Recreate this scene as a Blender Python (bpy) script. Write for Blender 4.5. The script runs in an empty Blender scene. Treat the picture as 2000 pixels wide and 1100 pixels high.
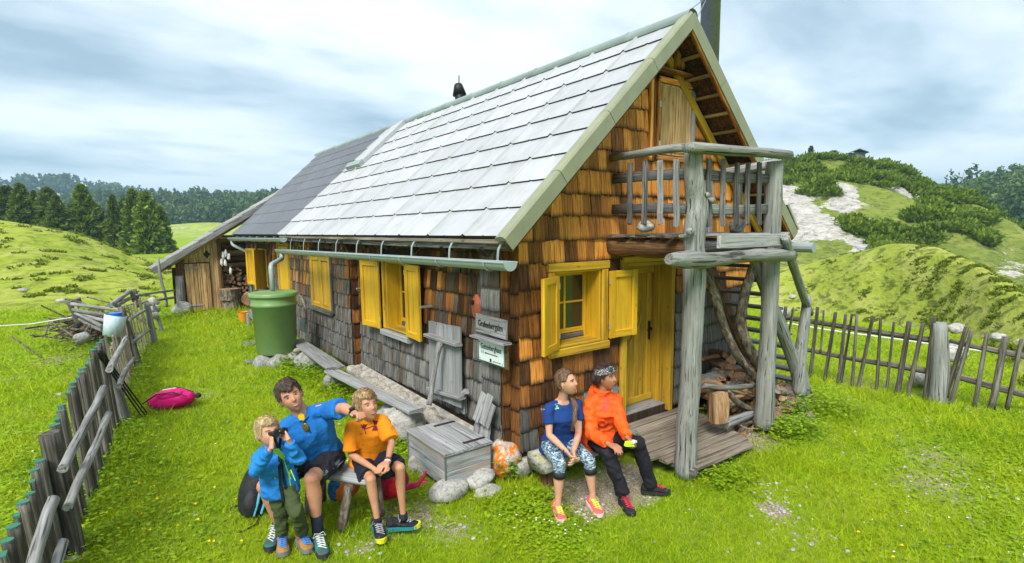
import bpy, bmesh, math, random
import numpy as np
from mathutils import Vector, Matrix, Quaternion, noise as mnoise
random.seed(7); rng = np.random.default_rng(7)
R_ = math.radians
S = bpy.context.scene
COL = S.collection

# ------------------------------------------------------------------ camera
CAMP = np.array([-3.5872, -4.6767, 2.5])
FPX, YAW, PITCH, ROLL, PPY = 1052.32, 53.3333, -6.7671, -0.6318, 572.26
def cam_axes():
    y, p, r = math.radians(YAW), math.radians(PITCH), math.radians(ROLL)
    f = np.array([math.cos(p)*math.cos(y), math.cos(p)*math.sin(y), math.sin(p)])
    rt = np.array([math.sin(y), -math.cos(y), 0.]); up = np.cross(rt, f)
    return f, rt*math.cos(r)+up*math.sin(r), -rt*math.sin(r)+up*math.cos(r)
CF, CR, CU = cam_axes()
cam_d = bpy.data.cameras.new('camera'); cam = bpy.data.objects.new('camera', cam_d); COL.objects.link(cam)
cam.matrix_world = Matrix(((CR[0], CU[0], -CF[0], CAMP[0]), (CR[1], CU[1], -CF[1], CAMP[1]), (CR[2], CU[2], -CF[2], CAMP[2]), (0, 0, 0, 1)))
cam_d.sensor_width = 36.; cam_d.lens = 36*FPX/2000; cam_d.shift_y = (PPY-550)/2000
cam_d.clip_start = .05; cam_d.clip_end = 6000
S.camera = cam
def ray(u, v): return CF + CR*(u-1000)/FPX + CU*(PPY-v)/FPX
def onp(ax, u, v, c):
    D = ray(u, v); return Vector(CAMP + D*(c-CAMP[ax])/D[ax])
def at(u, v, d):                        # point at horizontal distance d in the direction of pixel u, v
    D = ray(u, v); return Vector(CAMP + D*d/math.hypot(D[0], D[1]))

# ------------------------------------------------------------------ world, sun, exposure
SUN_EL, SUN_AZ = 48, 216       # azimuth in degrees from +X counter-clockwise, towards the sun
w = bpy.data.worlds.new('World'); S.world = w; w.use_nodes = True
nt = w.node_tree; N = nt.nodes; L = nt.links; N.clear()
def nd(t, **k):
    n = N.new(t)
    for a, b in k.items(): setattr(n, a, b)
    return n
sky = nd('ShaderNodeTexSky', sky_type='NISHITA', sun_disc=False, sun_elevation=R_(SUN_EL), sun_rotation=R_(90-SUN_AZ))
tc = nd('ShaderNodeTexCoord'); sp = nd('ShaderNodeSeparateXYZ'); L.new(tc.outputs['Generated'], sp.inputs[0])
mx = nd('ShaderNodeMath', operation='MAXIMUM'); L.new(sp.outputs[2], mx.inputs[0]); mx.inputs[1].default_value = 0
ad = nd('ShaderNodeMath', operation='ADD'); L.new(mx.outputs[0], ad.inputs[0]); ad.inputs[1].default_value = .13
d1 = nd('ShaderNodeMath', operation='DIVIDE'); d2 = nd('ShaderNodeMath', operation='DIVIDE')
for d, k in ((d1, 0), (d2, 1)): L.new(sp.outputs[k], d.inputs[0]); L.new(ad.outputs[0], d.inputs[1])
cb = nd('ShaderNodeCombineXYZ'); L.new(d1.outputs[0], cb.inputs[0]); L.new(d2.outputs[0], cb.inputs[1])
mp = nd('ShaderNodeMapping'); mp.inputs['Rotation'].default_value = (0, 0, R_(-36)); mp.inputs['Scale'].default_value = (.75, 1.25, 1); mp.inputs['Location'].default_value = (10.406, .5527, 0); L.new(cb.outputs[0], mp.inputs[0])
n1 = nd('ShaderNodeTexNoise'); n1.inputs['Scale'].default_value = .8; n1.inputs['Detail'].default_value = 8; n1.inputs['Roughness'].default_value = .55; n1.inputs['Distortion'].default_value = .15
L.new(mp.outputs[0], n1.inputs['Vector'])
r1 = nd('ShaderNodeValToRGB'); r1.color_ramp.elements[0].position = .33; r1.color_ramp.elements[1].position = .58
r1.color_ramp.elements[0].color = (.085, .112, .128, 1); r1.color_ramp.elements[1].color = (.27, .278, .28, 1)
e = r1.color_ramp.elements.new(.46); e.color = (.175, .20, .212, 1)
L.new(n1.outputs[0], r1.inputs[0])
sc = nd('ShaderNodeVectorMath', operation='SCALE'); L.new(r1.outputs[0], sc.inputs[0]); sc.inputs['Scale'].default_value = 10.
mxx = nd('ShaderNodeMix', data_type='RGBA'); mxx.inputs[0].default_value = .9
L.new(sky.outputs[0], mxx.inputs[6]); L.new(sc.outputs[0], mxx.inputs[7])
bg = nd('ShaderNodeBackground'); bg.inputs[1].default_value = .1; L.new(mxx.outputs[2], bg.inputs[0])
wo = nd('ShaderNodeOutputWorld'); L.new(bg.outputs[0], wo.inputs[0])
sd = bpy.data.lights.new('sun', 'SUN'); sun = bpy.data.objects.new('sun', sd); COL.objects.link(sun)
sd.energy = 1.15; sd.angle = R_(22); sd.color = (1, .96, .9)
sdir = Vector((math.cos(R_(SUN_EL))*math.cos(R_(SUN_AZ)), math.cos(R_(SUN_EL))*math.sin(R_(SUN_AZ)), math.sin(R_(SUN_EL))))
sun.rotation_euler = sdir.to_track_quat('Z', 'Y').to_euler(); sun.location = (0, 0, 30)
S.view_settings.view_transform = 'Standard'; S.view_settings.look = 'None'; S.view_settings.gamma = 1
S.view_settings.use_curve_mapping = False
S.view_settings.exposure = 2.2

# ------------------------------------------------------------------ object helpers
WM = {}                                 # object name -> intended world matrix
def tag(o, label=None, cat=None, group=None, kind=None):
    if label: o['label'] = label
    if cat: o['category'] = cat
    if group: o['group'] = group
    if kind: o['kind'] = kind
    return o
def place(o, M=None, parent=None):
    M = M or Matrix.Identity(4)
    WM[o.name] = M.copy()
    if parent is not None:
        o.parent = parent; o.matrix_local = WM[parent.name].inverted() @ M
    else: o.matrix_local = M
    return o
def empty(name, loc, label, cat, group=None, parent=None):
    o = bpy.data.objects.new(name, None); o.empty_display_size = .1; COL.objects.link(o)
    place(o, Matrix.Translation(Vector(loc)), parent)
    return tag(o, label, cat, group)
def T3(v): return Matrix.Translation(Vector(v))
def link(name, me, mat=None, parent=None, M=None, **tg):
    o = bpy.data.objects.new(name, me); COL.objects.link(o)
    if mat is not None:
        if len(me.materials) == 0: me.materials.append(mat)
        elif me.materials[0] != mat:
            o.material_slots[0].link = 'OBJECT'; o.material_slots[0].material = mat
    place(o, M, parent)
    if tg: tag(o, **tg)
    return o
def frame(p0, p1, up=(0, 0, 1)):
    p0 = Vector(p0); z = (Vector(p1)-p0); ln = z.length; z.normalize(); u = Vector(up)
    if abs(u.normalized().dot(z)) > .98: u = Vector((1, 0, 0)) if abs(z.x) < .9 else Vector((0, 1, 0))
    x = u.cross(z).normalized(); y = z.cross(x)
    M = Matrix((x, y, z)).transposed().to_4x4(); M.translation = p0
    return M, ln
class MB:
    def __init__(s): s.v = []; s.f = []; s.m = []
    def add(s, vs, fs, m=0):
        b = len(s.v); s.v += [tuple(v) for v in vs]; s.f += [tuple(i+b for i in f) for f in fs]; s.m += [m]*len(fs)
    def box(s, a, b, M=None, m=0):
        x0, y0, z0 = a; x1, y1, z1 = b
        vs = [Vector(p) for p in ((x0,y0,z0),(x1,y0,z0),(x1,y1,z0),(x0,y1,z0),(x0,y0,z1),(x1,y0,z1),(x1,y1,z1),(x0,y1,z1))]
        if M: vs = [M @ v for v in vs]
        s.add(vs, [(0,3,2,1),(4,5,6,7),(0,1,5,4),(1,2,6,5),(2,3,7,6),(3,0,4,7)], m)
    def quad(s, *p, m=0): s.add(p, [tuple(range(len(p)))], m)
    def loft(s, rings, cap=True, closed=True, m=0):      # rings: equal-length point lists
        n = len(rings[0]); b = len(s.v)
        for r in rings: s.v += [tuple(p) for p in r]
        for i in range(len(rings)-1):
            for j in range(n if closed else n-1):
                k = (j+1) % n
                s.f.append((b+i*n+j, b+i*n+k, b+(i+1)*n+k, b+(i+1)*n+j)); s.m.append(m)
        if cap:
            s.f.append(tuple(b+j for j in reversed(range(n)))); s.m.append(m)
            s.f.append(tuple(b+(len(rings)-1)*n+j for j in range(n))); s.m.append(m)
    def tube(s, pts, rad, seg=8, cap=True, m=0, ov=1., jit=0, wob=None):
        pts = [Vector(p) for p in pts]
        if not hasattr(rad, '__len__'): rad = [rad]*len(pts)
        rings = []; prev = None
        for i, p in enumerate(pts):
            t = (pts[min(i+1, len(pts)-1)]-pts[max(i-1, 0)]).normalized()
            if prev is None: x = t.orthogonal().normalized()
            else:
                x = prev-t*prev.dot(t); x = x.normalized() if x.length > 1e-6 else t.orthogonal().normalized()
            prev = x; y = t.cross(x); rr = []
            for j in range(seg):
                a = 2*math.pi*j/seg; k = rad[i]*(1+random.uniform(-jit, jit))
                if wob: k *= 1+wob*mnoise.noise(Vector((math.cos(a)*1.5+i*.0, math.sin(a)*1.5, (p.length)*4)))
                rr.append(p+x*math.cos(a)*k+y*math.sin(a)*k*ov)
            rings.append(rr)
        s.loft(rings, cap, True, m)
    def lathe(s, prof, seg=24, M=None, m=0, cap=False):   # prof: (r, z)
        rings = []
        for r, z in prof:
            ring = [Vector((r*math.cos(2*math.pi*j/seg), r*math.sin(2*math.pi*j/seg), z)) for j in range(seg)]
            rings.append([M @ p for p in ring] if M else ring)
        s.loft(rings, cap, True, m)
    def ell(s, c, r, M=None, nu=12, nv=8, m=0, fn=None):
        rings = []
        for i in range(nv+1):
            ph = math.pi*(i+.0001)/(nv+.0002)-math.pi/2; ring = []
            for j in range(nu):
                a = 2*math.pi*j/nu
                d = Vector((math.cos(ph)*math.cos(a), math.cos(ph)*math.sin(a), math.sin(ph)))
                k = fn(d) if fn else 1
                p = Vector((d.x*r[0]*k, d.y*r[1]*k, d.z*r[2]*k))
                if M: p = M @ p
                ring.append(p+Vector(c))
            rings.append(ring)
        s.loft(rings, True, True, m)
    def mesh(s, name, mats=None, smooth=False):
        me = bpy.data.meshes.new(name); me.from_pydata(s.v, [], s.f)
        if mats:
            for mt in (mats if isinstance(mats, (list, tuple)) else [mats]): me.materials.append(mt)
            if isinstance(mats, (list, tuple)) and len(mats) > 1: me.polygons.foreach_set('material_index', s.m)
        if smooth: me.polygons.foreach_set('use_smooth', [True]*len(me.polygons))
        me.update(); return me
    def build(s, name, mat, parent=None, M=None, smooth=False, **tg):
        return link(name, s.mesh(name, mat, smooth), None, parent, M, **tg)

def plank_mesh(w, t, ln, ch=.08, n=4, warp=.004, round_end=0):
    b = MB(); c = min(w, t)*ch*2
    sec = [(-w/2+c, -t/2), (w/2-c, -t/2), (w/2, -t/2+c), (w/2, t/2-c), (w/2-c, t/2), (-w/2+c, t/2), (-w/2, t/2-c), (-w/2, -t/2+c)]
    rings = []
    for i in range(n+1):
        dx, dy = random.uniform(-warp, warp), random.uniform(-warp, warp)*.5; k = 1+random.uniform(-warp, warp)*3
        rings.append([Vector((x*k+dx, y+dy, ln*i/n+random.uniform(-warp, warp)*(1 if 0 < i < n else 2))) for x, y in sec])
    b.loft(rings); return b.mesh('plank')
def plank(name, p0, p1, w, t, mat, parent=None, up=(0, 0, 1), **k):
    tg = {a: k.pop(a) for a in ('label', 'cat', 'group', 'kind') if a in k}
    M, ln = frame(p0, p1, up)
    return link(name, plank_mesh(w, t, ln, **k), mat, parent, M, **tg)
def pole_mesh(ln, r0, r1, bend=.02, knots=0, seg=12, n=None, wob=.10, rough=.02):
    n = n or max(4, int(ln/.12)); b = MB(); sx, sy = random.uniform(0, 50), random.uniform(0, 50); rings = []
    kn = [(random.uniform(.15, .9)*ln, random.uniform(0, 6.28), random.uniform(.5, 1)) for _ in range(knots)]
    for i in range(n+1):
        t = i/n; z = ln*t
        cx = bend*mnoise.noise(Vector((sx, t*2.2, 0)))*2; cy = bend*mnoise.noise(Vector((sy, t*2.2, 3)))*2
        r = r0+(r1-r0)*t; ring = []
        for j in range(seg):
            a = 2*math.pi*j/seg
            k = 1+wob*mnoise.noise(Vector((math.cos(a)*1.1+sx, math.sin(a)*1.1, z*2.5/max(.3, r0*4))))+random.uniform(-rough, rough)
            for kz, ka, ks in kn:
                da = (a-ka+math.pi) % (2*math.pi)-math.pi
                k += .35*ks*math.exp(-(z-kz)**2/(r0*.45)**2-da*da/.25)
            ring.append(Vector((cx+r*k*math.cos(a), cy+r*k*math.sin(a), z)))
        rings.append(ring)
    b.loft(rings); return b.mesh('pole', smooth=True)
def pole(name, p0, p1, r0, r1, mat, parent=None, **k):
    tg = {a: k.pop(a) for a in ('label', 'cat', 'group', 'kind') if a in k}
    M, ln = frame(p0, p1); M = M @ Matrix.Rotation(random.uniform(0, 6.28), 4, 'Z')
    me = pole_mesh(ln, r0, r1, **k)
    me.polygons[-1].use_smooth = False; me.polygons[-2].use_smooth = False
    return link(name, me, mat, parent, M, **tg)
def rock_mesh(rx, ry, rz, seed=0, rough=.25, nu=18, nv=12):
    b = MB(); o = Vector((seed*3.1, seed*1.7, seed))
    b.ell((0, 0, 0), (rx, ry, rz), nu=nu, nv=nv, fn=lambda d: 1+rough*mnoise.noise(d*1.3+o)+rough*.45*mnoise.noise(d*3.4+o)+rough*.2*mnoise.noise(d*8+o))
    return b.mesh('rock', smooth=True)

# ------------------------------------------------------------------ materials
class NT:
    def __init__(s, name):
        s.m = bpy.data.materials.new(name); s.m.use_nodes = True; s.t = s.m.node_tree
        s.b = s.t.nodes['Principled BSDF']; s.out = s.t.nodes['Material Output']
    def n(s, t, ins=None, **k):
        x = s.t.nodes.new(t)
        for a, b in k.items(): setattr(x, a, b)
        for a, b in (ins or {}).items():
            if isinstance(b, bpy.types.NodeSocket): s.t.links.new(b, x.inputs[a])
            else: x.inputs[a].default_value = b
        return x
    def l(s, a, b): s.t.links.new(a, b)
    def ramp(s, fac, stops, interp='LINEAR'):
        r = s.n('ShaderNodeValToRGB'); s.l(fac, r.inputs[0]); e = r.color_ramp.elements; r.color_ramp.interpolation = interp
        while len(e) < len(stops): e.new(.5)
        for q, (p, c) in zip(e, stops): q.position = p; q.color = (c[0], c[1], c[2], 1) if hasattr(c, '__len__') else (c, c, c, 1)
        return r.outputs[0]
    def mix(s, f, a, b, blend='MIX'):
        x = s.n('ShaderNodeMix', data_type='RGBA', blend_type=blend)
        for i, v in ((0, f), (6, a), (7, b)):
            if isinstance(v, bpy.types.NodeSocket): s.l(v, x.inputs[i])
            elif i == 0: x.inputs[0].default_value = v
            else: x.inputs[i].default_value = (v[0], v[1], v[2], 1)
        return x.outputs[2]
    def math(s, op, a, b=0., clamp=False):
        x = s.n('ShaderNodeMath', operation=op, use_clamp=clamp)
        for i, v in ((0, a), (1, b)):
            if isinstance(v, bpy.types.NodeSocket): s.l(v, x.inputs[i])
            else: x.inputs[i].default_value = v
        return x.outputs[0]
    def noise(s, vec, scale, detail=4, rough=.55, dist=0):
        x = s.n('ShaderNodeTexNoise', {'Scale': scale, 'Detail': detail, 'Roughness': rough, 'Distortion': dist}); s.l(vec, x.inputs['Vector']); return x.outputs[0]
    def objco(s, scale=(1, 1, 1), rnd=True):
        c = s.n('ShaderNodeTexCoord').outputs['Object']; mp = s.n('ShaderNodeMapping', {'Scale': scale}); s.l(c, mp.inputs[0])
        if not rnd: return mp.outputs[0]
        oi = s.n('ShaderNodeObjectInfo'); v = s.n('ShaderNodeVectorMath', {1: (37., 91., 53.)}, operation='MULTIPLY')
        cb = s.n('ShaderNodeCombineXYZ', {0: oi.outputs['Random'], 1: oi.outputs['Random'], 2: oi.outputs['Random']})
        s.l(cb.outputs[0], v.inputs[0]); a = s.n('ShaderNodeVectorMath', operation='ADD'); s.l(mp.outputs[0], a.inputs[0]); s.l(v.outputs[0], a.inputs[1])
        return a.outputs[0]
    def rnd(s): return s.n('ShaderNodeObjectInfo').outputs['Random']
    def pos(s): return s.n('ShaderNodeNewGeometry').outputs['Position']
    def fin(s, col=None, rough=.8, bump=None, bs=.4, bd=.01, spec=.3, **k):
        if isinstance(col, bpy.types.NodeSocket): s.l(col, s.b.inputs['Base Color'])
        elif col is not None: s.b.inputs['Base Color'].default_value = (*col, 1)
        if isinstance(rough, bpy.types.NodeSocket): s.l(rough, s.b.inputs['Roughness'])
        else: s.b.inputs['Roughness'].default_value = rough
        s.b.inputs['Specular IOR Level'].default_value = spec
        if bump is not None:
            x = s.n('ShaderNodeBump', {'Strength': bs, 'Distance': bd}); s.l(bump, x.inputs['Height']); s.l(x.outputs[0], s.b.inputs['Normal'])
        for a, v in k.items(): s.b.inputs[a.replace('_', ' ')].default_value = v
        return s.m
def plain(name, col, rough=.6, metal=0, spec=.4, var=.12, sc=25):
    t = NT(name); n = t.noise(t.objco((sc, sc, sc)), 1, 3)
    c = t.mix(t.ramp(n, [(.3, 0), (.7, 1)]), [v*(1-var) for v in col], [min(1, v*(1+var)) for v in col])
    t.b.inputs['Metallic'].default_value = metal
    return t.fin(c, rough, n, .15, .003, spec)
def wood(name, dark, base, light, gx=55, gz=2.2, crack=.5, rough=.82, blotch=None, bs=.5, rv=.25, spec=.2, knot=True):
    t = NT(name)
    g = t.noise(t.objco((gx, gx, gz)), 1, 6, .65, .3)
    f = t.noise(t.objco((gx*3.2, gx*3.2, gz*2)), 1, 3, .6)
    big = t.noise(t.objco((4, 4, 1.3)), 1, 3, .6)
    c = t.ramp(g, [(.28, dark), (.46, base), (.68, light)])
    c = t.mix(t.ramp(big, [(.42, 0), (.72, .75)]), c, [v*.55 for v in base] if blotch is None else blotch)
    if knot:
        vo = t.n('ShaderNodeTexVoronoi', {'Scale': 1.}); t.l(t.objco((7, 7, 3.4)), vo.inputs['Vector'])
        c = t.mix(t.ramp(vo.outputs['Distance'], [(.05, .75), (.13, 0)]), c, dark)
    cr = t.noise(t.objco((gx*1.1, gx*1.1, gz*.55)), 1, 2, .5)
    ck = t.ramp(cr, [(.34, 1), (.395, 0)])
    c = t.mix(t.math('MULTIPLY', ck, crack), c, [v*.25 for v in dark])
    rr = t.math('MULTIPLY_ADD', t.rnd(), rv*2); rr.node.inputs[2].default_value = 1-rv
    hsv = t.n('ShaderNodeHueSaturation', {'Color': c, 'Value': rr})
    h = t.math('SUBTRACT', t.math('ADD', g, t.math('MULTIPLY', f, .4)), t.math('MULTIPLY', ck, .8))
    return t.fin(hsv.outputs[0], rough, h, bs, .006, spec)
M_ = {}
M_['grey'] = wood('weathered_grey_wood', (.09, .09, .088), (.25, .255, .255), (.39, .405, .41), rv=.2, crack=.6, gx=62, gz=1.6, blotch=(.25, .24, .225))
M_['greylog'] = wood('grey_log_wood', (.09, .095, .085), (.22, .228, .21), (.35, .368, .35), gx=40, gz=1.8, rv=.06, crack=.9, blotch=(.17, .165, .14))
M_['greydark'] = wood('dark_grey_wood', (.035, .032, .03), (.11, .105, .10), (.24, .24, .23), rv=.3)
M_['board'] = wood('worn_deck_wood', (.07, .055, .04), (.24, .20, .15), (.38, .34, .28), gx=45, gz=1.6, rv=.15)
M_['fence'] = wood('fence_wood', (.022, .019, .015), (.095, .084, .068), (.24, .225, .195), rv=.35, gx=45)
M_['rail'] = wood('fence_rail_wood', (.09, .09, .085), (.22, .22, .21), (.36, .37, .36), rv=.15, gx=46, gz=2.5, crack=.8, blotch=(.11, .105, .09))
M_['yellow'] = wood('yellow_painted_wood', (.36, .18, .008), (.62, .36, .012), (.72, .46, .02), gx=30, gz=1.5, crack=.12, rough=.5, bs=.15, rv=.06, blotch=(.48, .25, .012), spec=.4)
M_['yellowold'] = wood('worn_yellow_wood', (.24, .12, .012), (.52, .31, .02), (.66, .42, .03), gx=32, gz=1.2, crack=.4, rough=.6, bs=.25, rv=.08, blotch=(.26, .15, .02), spec=.35)
M_['brown'] = wood('brown_beam_wood', (.03, .015, .008), (.14, .07, .03), (.30, .17, .08), rv=.25)
M_['barn'] = wood('barn_board_wood', (.12, .06, .02), (.42, .26, .11), (.60, .42, .2), rv=.25, gx=40)
M_['bark'] = wood('lichened_bark', (.03, .02, .014), (.15, .11, .08), (.40, .38, .31), gx=22, gz=9, rv=.2, bs=1.)
M_['cut'] = wood('split_firewood', (.10, .05, .02), (.30, .17, .085), (.52, .36, .20), rv=.35, gx=30)
M_['fencebrown'] = wood('brown_grey_pale_wood', (.05, .04, .03), (.17, .14, .11), (.34, .31, .27), rv=.35, gx=45)
M_['chest'] = wood('grey_chest_wood', (.09, .09, .09), (.24, .255, .265), (.40, .43, .45), rv=.12, gx=30, blotch=(.40, .25, .12))
M_['greylichen'] = wood('lichened_log_wood', (.09, .09, .08), (.30, .31, .28), (.50, .53, .48), rv=.1, gx=30, blotch=(.38, .30, .04))
M_['darkwood'] = wood('dark_shade_wood', (.012, .008, .005), (.04, .025, .015), (.09, .06, .035), rv=.3)  # dark timber, colour deepened to paint in shade behind shingle gaps and under eaves

def shingle_mat(name, dark, base, light, tip, tipfac, upper=0.):
    t = NT(name)
    g = t.noise(t.objco((48, 48, 2.6)), 1, 6, .7, .4)
    s2 = t.noise(t.objco((17, 17, 1.2)), 1, 3, .6)
    c = t.ramp(g, [(.30, dark), (.45, base), (.66, light)])
    c = t.mix(t.ramp(s2, [(.52, 0), (.66, .8)]), c, [v*.22 for v in base])
    # weathered lower edge of the shingle, row shadow painted into its dark tip, irregular streaks (local z runs 0..h upwards)
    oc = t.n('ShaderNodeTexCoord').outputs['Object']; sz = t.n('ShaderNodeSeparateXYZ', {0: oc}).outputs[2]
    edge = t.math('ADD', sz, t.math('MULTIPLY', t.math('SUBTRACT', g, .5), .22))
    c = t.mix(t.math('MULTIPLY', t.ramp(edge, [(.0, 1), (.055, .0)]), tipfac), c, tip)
    if upper: c = t.mix(t.math('MULTIPLY', t.ramp(t.noise(t.objco((9, 9, 2.5)), 1, 4), [(.5, 0), (.6, 1)]), upper), c, (.02, .014, .01))
    hv = t.math('MULTIPLY_ADD', t.rnd(), .85); hv.node.inputs[2].default_value = .5
    hsv = t.n('ShaderNodeHueSaturation', {'Color': c, 'Value': hv})
    return t.fin(hsv.outputs[0], .75, t.math('ADD', g, t.math('MULTIPLY', s2, .5)), .6, .008, .25)
M_['sh_o'] = shingle_mat('orange_shingle', (.12, .035, .006), (.64, .215, .020), (.92, .50, .14), (.03, .012, .006), .95)
M_['sh_b'] = shingle_mat('brown_shingle', (.03, .011, .005), (.24, .08, .015), (.58, .27, .06), (.03, .016, .01), .85, .35)
M_['sh_k'] = shingle_mat('charred_brown_shingle', (.010, .006, .004), (.060, .024, .009), (.26, .11, .03), (.015, .01, .008), .8, .5)
M_['sh_g'] = shingle_mat('grey_shingle', (.026, .024, .02), (.14, .135, .12), (.36, .355, .335), (.025, .023, .02), .85)
M_['sh_gb'] = shingle_mat('grey_brown_shingle', (.022, .017, .012), (.11, .08, .055), (.32, .25, .18), (.02, .016, .012), .85, .3)

def metal_mat(name, col, dirt, rv=.08, rough=.42, dfac=.5):
    t = NT(name); oc = t.objco((3, 3, 3)); n = t.noise(oc, 1, 5, .6)
    st = t.noise(t.objco((3.5, 2.2, 2.2)), 1, 6, .65)
    c = t.mix(t.math('MULTIPLY', t.ramp(st, [(.45, 0), (.75, 1)]), dfac), col, dirt)
    rr = t.math('MULTIPLY_ADD', t.rnd(), rv*2); rr.node.inputs[2].default_value = 1-rv
    hsv = t.n('ShaderNodeHueSaturation', {'Color': c, 'Value': rr})
    ro = t.math('MULTIPLY_ADD', n, .25); ro.node.inputs[2].default_value = rough-.1
    return t.fin(hsv.outputs[0], ro, n, .08, .01, .5)
M_['tile'] = metal_mat('white_roof_sheet', (.40, .415, .435), (.27, .28, .255), .10, .42, .7)
M_['joint'] = plain('dirt_shade_tile_edge', (.022, .02, .013), .9)  # dirt in the laps, plus shade under the tile lips painted dark
M_['tiled'] = metal_mat('slate_blue_roof_sheet', (.13, .145, .17), (.085, .095, .11), .08, .38)
M_['trim'] = metal_mat('olive_green_trim', (.25, .265, .17), (.15, .16, .10), .04, .45)
M_['ridge'] = metal_mat('pale_green_metal', (.25, .31, .29), (.16, .2, .19), .05, .4)
M_['gutter'] = metal_mat('galvanised_gutter', (.28, .34, .33), (.16, .21, .20), .05, .35)
M_['glass'] = NT('window_glass').fin((.01, .014, .014), .05, spec=.9)
M_['iron'] = plain('rusty_iron', (.05, .04, .035), .6, .6)
M_['black'] = plain('black_metal', (.015, .015, .016), .5, .4)
M_['zinc'] = plain('grey_zinc_pipe', (.25, .27, .33), .45, .6)
M_['brass'] = plain('pale_hinge', (.5, .48, .36), .4, .5)
M_['curtain'] = plain('cream_curtain', (.55, .50, .40), .9)
M_['white'] = plain('white_cloth', (.7, .7, .68), .8)
def stone_mat(name, a, b, spots=None, sf=.55):
    t = NT(name); p = t.objco((1, 1, 1)); n = t.noise(p, 9, 8, .65); v = t.noise(p, 40, 4, .6)
    c = t.ramp(n, [(.3, a), (.62, b)])
    c = t.mix(t.math('MULTIPLY', t.ramp(v, [(.35, 1), (.5, 0)]), .5), c, [x*.4 for x in a])
    if spots: c = t.mix(t.ramp(t.noise(p, 7.5, 8, .72, .6), [(sf-.03, 0), (sf+.04, 1)]), c, spots)
    return t.fin(c, .9, t.math('ADD', n, t.math('MULTIPLY', v, .3)), .7, .02, .2)
M_['stone'] = stone_mat('limestone', (.20, .19, .17), (.50, .49, .45))
M_['stoneg'] = stone_mat('grey_limestone', (.14, .14, .13), (.38, .38, .36))
M_['stonel'] = stone_mat('limestone_with_orange_lichen', (.28, .27, .24), (.55, .54, .50), (.55, .17, .012), .49)
M_['masonry'] = stone_mat('lime_washed_masonry', (.16, .14, .11), (.44, .42, .37), (.55, .28, .10), .64)

# ------------------------------------------------------------------ ground
CP = np.array([(0, -1, -.365), (.35, -1.0, -.365), (-.15, -.85, -.365), (.75, -1.05, -.35), (1.5, -1.2, -.33), (3.3, -1.2, -.17), (.4, -1.5, -.35), (4.6, -1, -.06), (6.1, -2.2, -.10), (-1, -.3, -.30), (-.7, .6, -.27),
    (-2.3, -.1, -.20), (-2.7, .3, -.19), (-4, .9, -.14), (-3.6, 4, -.06), (-3, 10, 0), (-2, 14.5, .08), (0, 10, .05), (-.5, 7, .03), (-.5, 4, -.12),
    (-.5, 2, -.24), (-.2, .1, -.35), (1.6, -2.6, -.33), (3, -3, -.28), (0, -3, -.33), (-2.5, -2.5, -.22), (-6, 0, -.15), (8, -3, -.1), (8, 3, .0), (-6, 8, -.1), (0, 20, .1), (12, 2, .1), (9, -7, -.2), (-5, 18, .05)])
DIPS = [(CAMP[0]+56*math.cos(math.atan2(*reversed(list(ray(2130, 450)[:2])))), CAMP[1]+56*math.sin(math.atan2(*reversed(list(ray(2130, 450)[:2])))), 27, 6.5)]
def Hs(x, y):
    x = np.asarray(x, float); y = np.asarray(y, float)
    num = np.zeros(x.shape); den = np.full(x.shape, 1e-3)
    for cx, cy, cz in CP:
        k = 1/((x-cx)**2+(y-cy)**2+.25)**1.5; num += k*cz; den += k
    z = num/den
    z += .012*np.sin(x*2.1+1.3*np.sin(y*.9))*np.cos(y*1.7)+.03*np.sin(x*.53+.4)*np.cos(y*.47)
    r = np.hypot(x-CAMP[0], y-CAMP[1])
    z += np.clip(r-20, 0, None)*.006
    for cx, cy, rr_, dep in DIPS: z -= dep*np.exp(-(((x-cx)**2+(y-cy)**2)/rr_**2)**1.3)
    return z
def H(x, y): return float(Hs(np.array([x]), np.array([y]))[0])
def grid_mesh(name, X, Y, Z, mat, **tg):
    nx, ny = X.shape; me = bpy.data.meshes.new(name)
    co = np.stack([X, Y, Z], -1).reshape(-1, 3)
    i = np.arange(nx*ny).reshape(nx, ny)
    q = np.stack([i[:-1, :-1], i[1:, :-1], i[1:, 1:], i[:-1, 1:]], -1).reshape(-1, 4)
    fast(me, co, q); me.polygons.foreach_set('use_smooth', np.ones(len(q), bool)); me.materials.append(mat)
    me.update(); return link(name, me, None, None, None, **tg)
def fast(me, co, faces, attr=None):
    k = faces.shape[1]; me.vertices.add(len(co)); me.vertices.foreach_set('co', np.ascontiguousarray(co, np.float32).ravel())
    me.loops.add(faces.size); me.loops.foreach_set('vertex_index', np.ascontiguousarray(faces, np.int32).ravel())
    me.polygons.add(len(faces)); me.polygons.foreach_set('loop_start', np.arange(0, faces.size, k, dtype=np.int32))
    me.update(calc_edges=True)
    if attr is not None:
        a = me.attributes.new('rnd', 'FLOAT', 'POINT'); a.data.foreach_set('value', np.ascontiguousarray(attr, np.float32))
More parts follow.
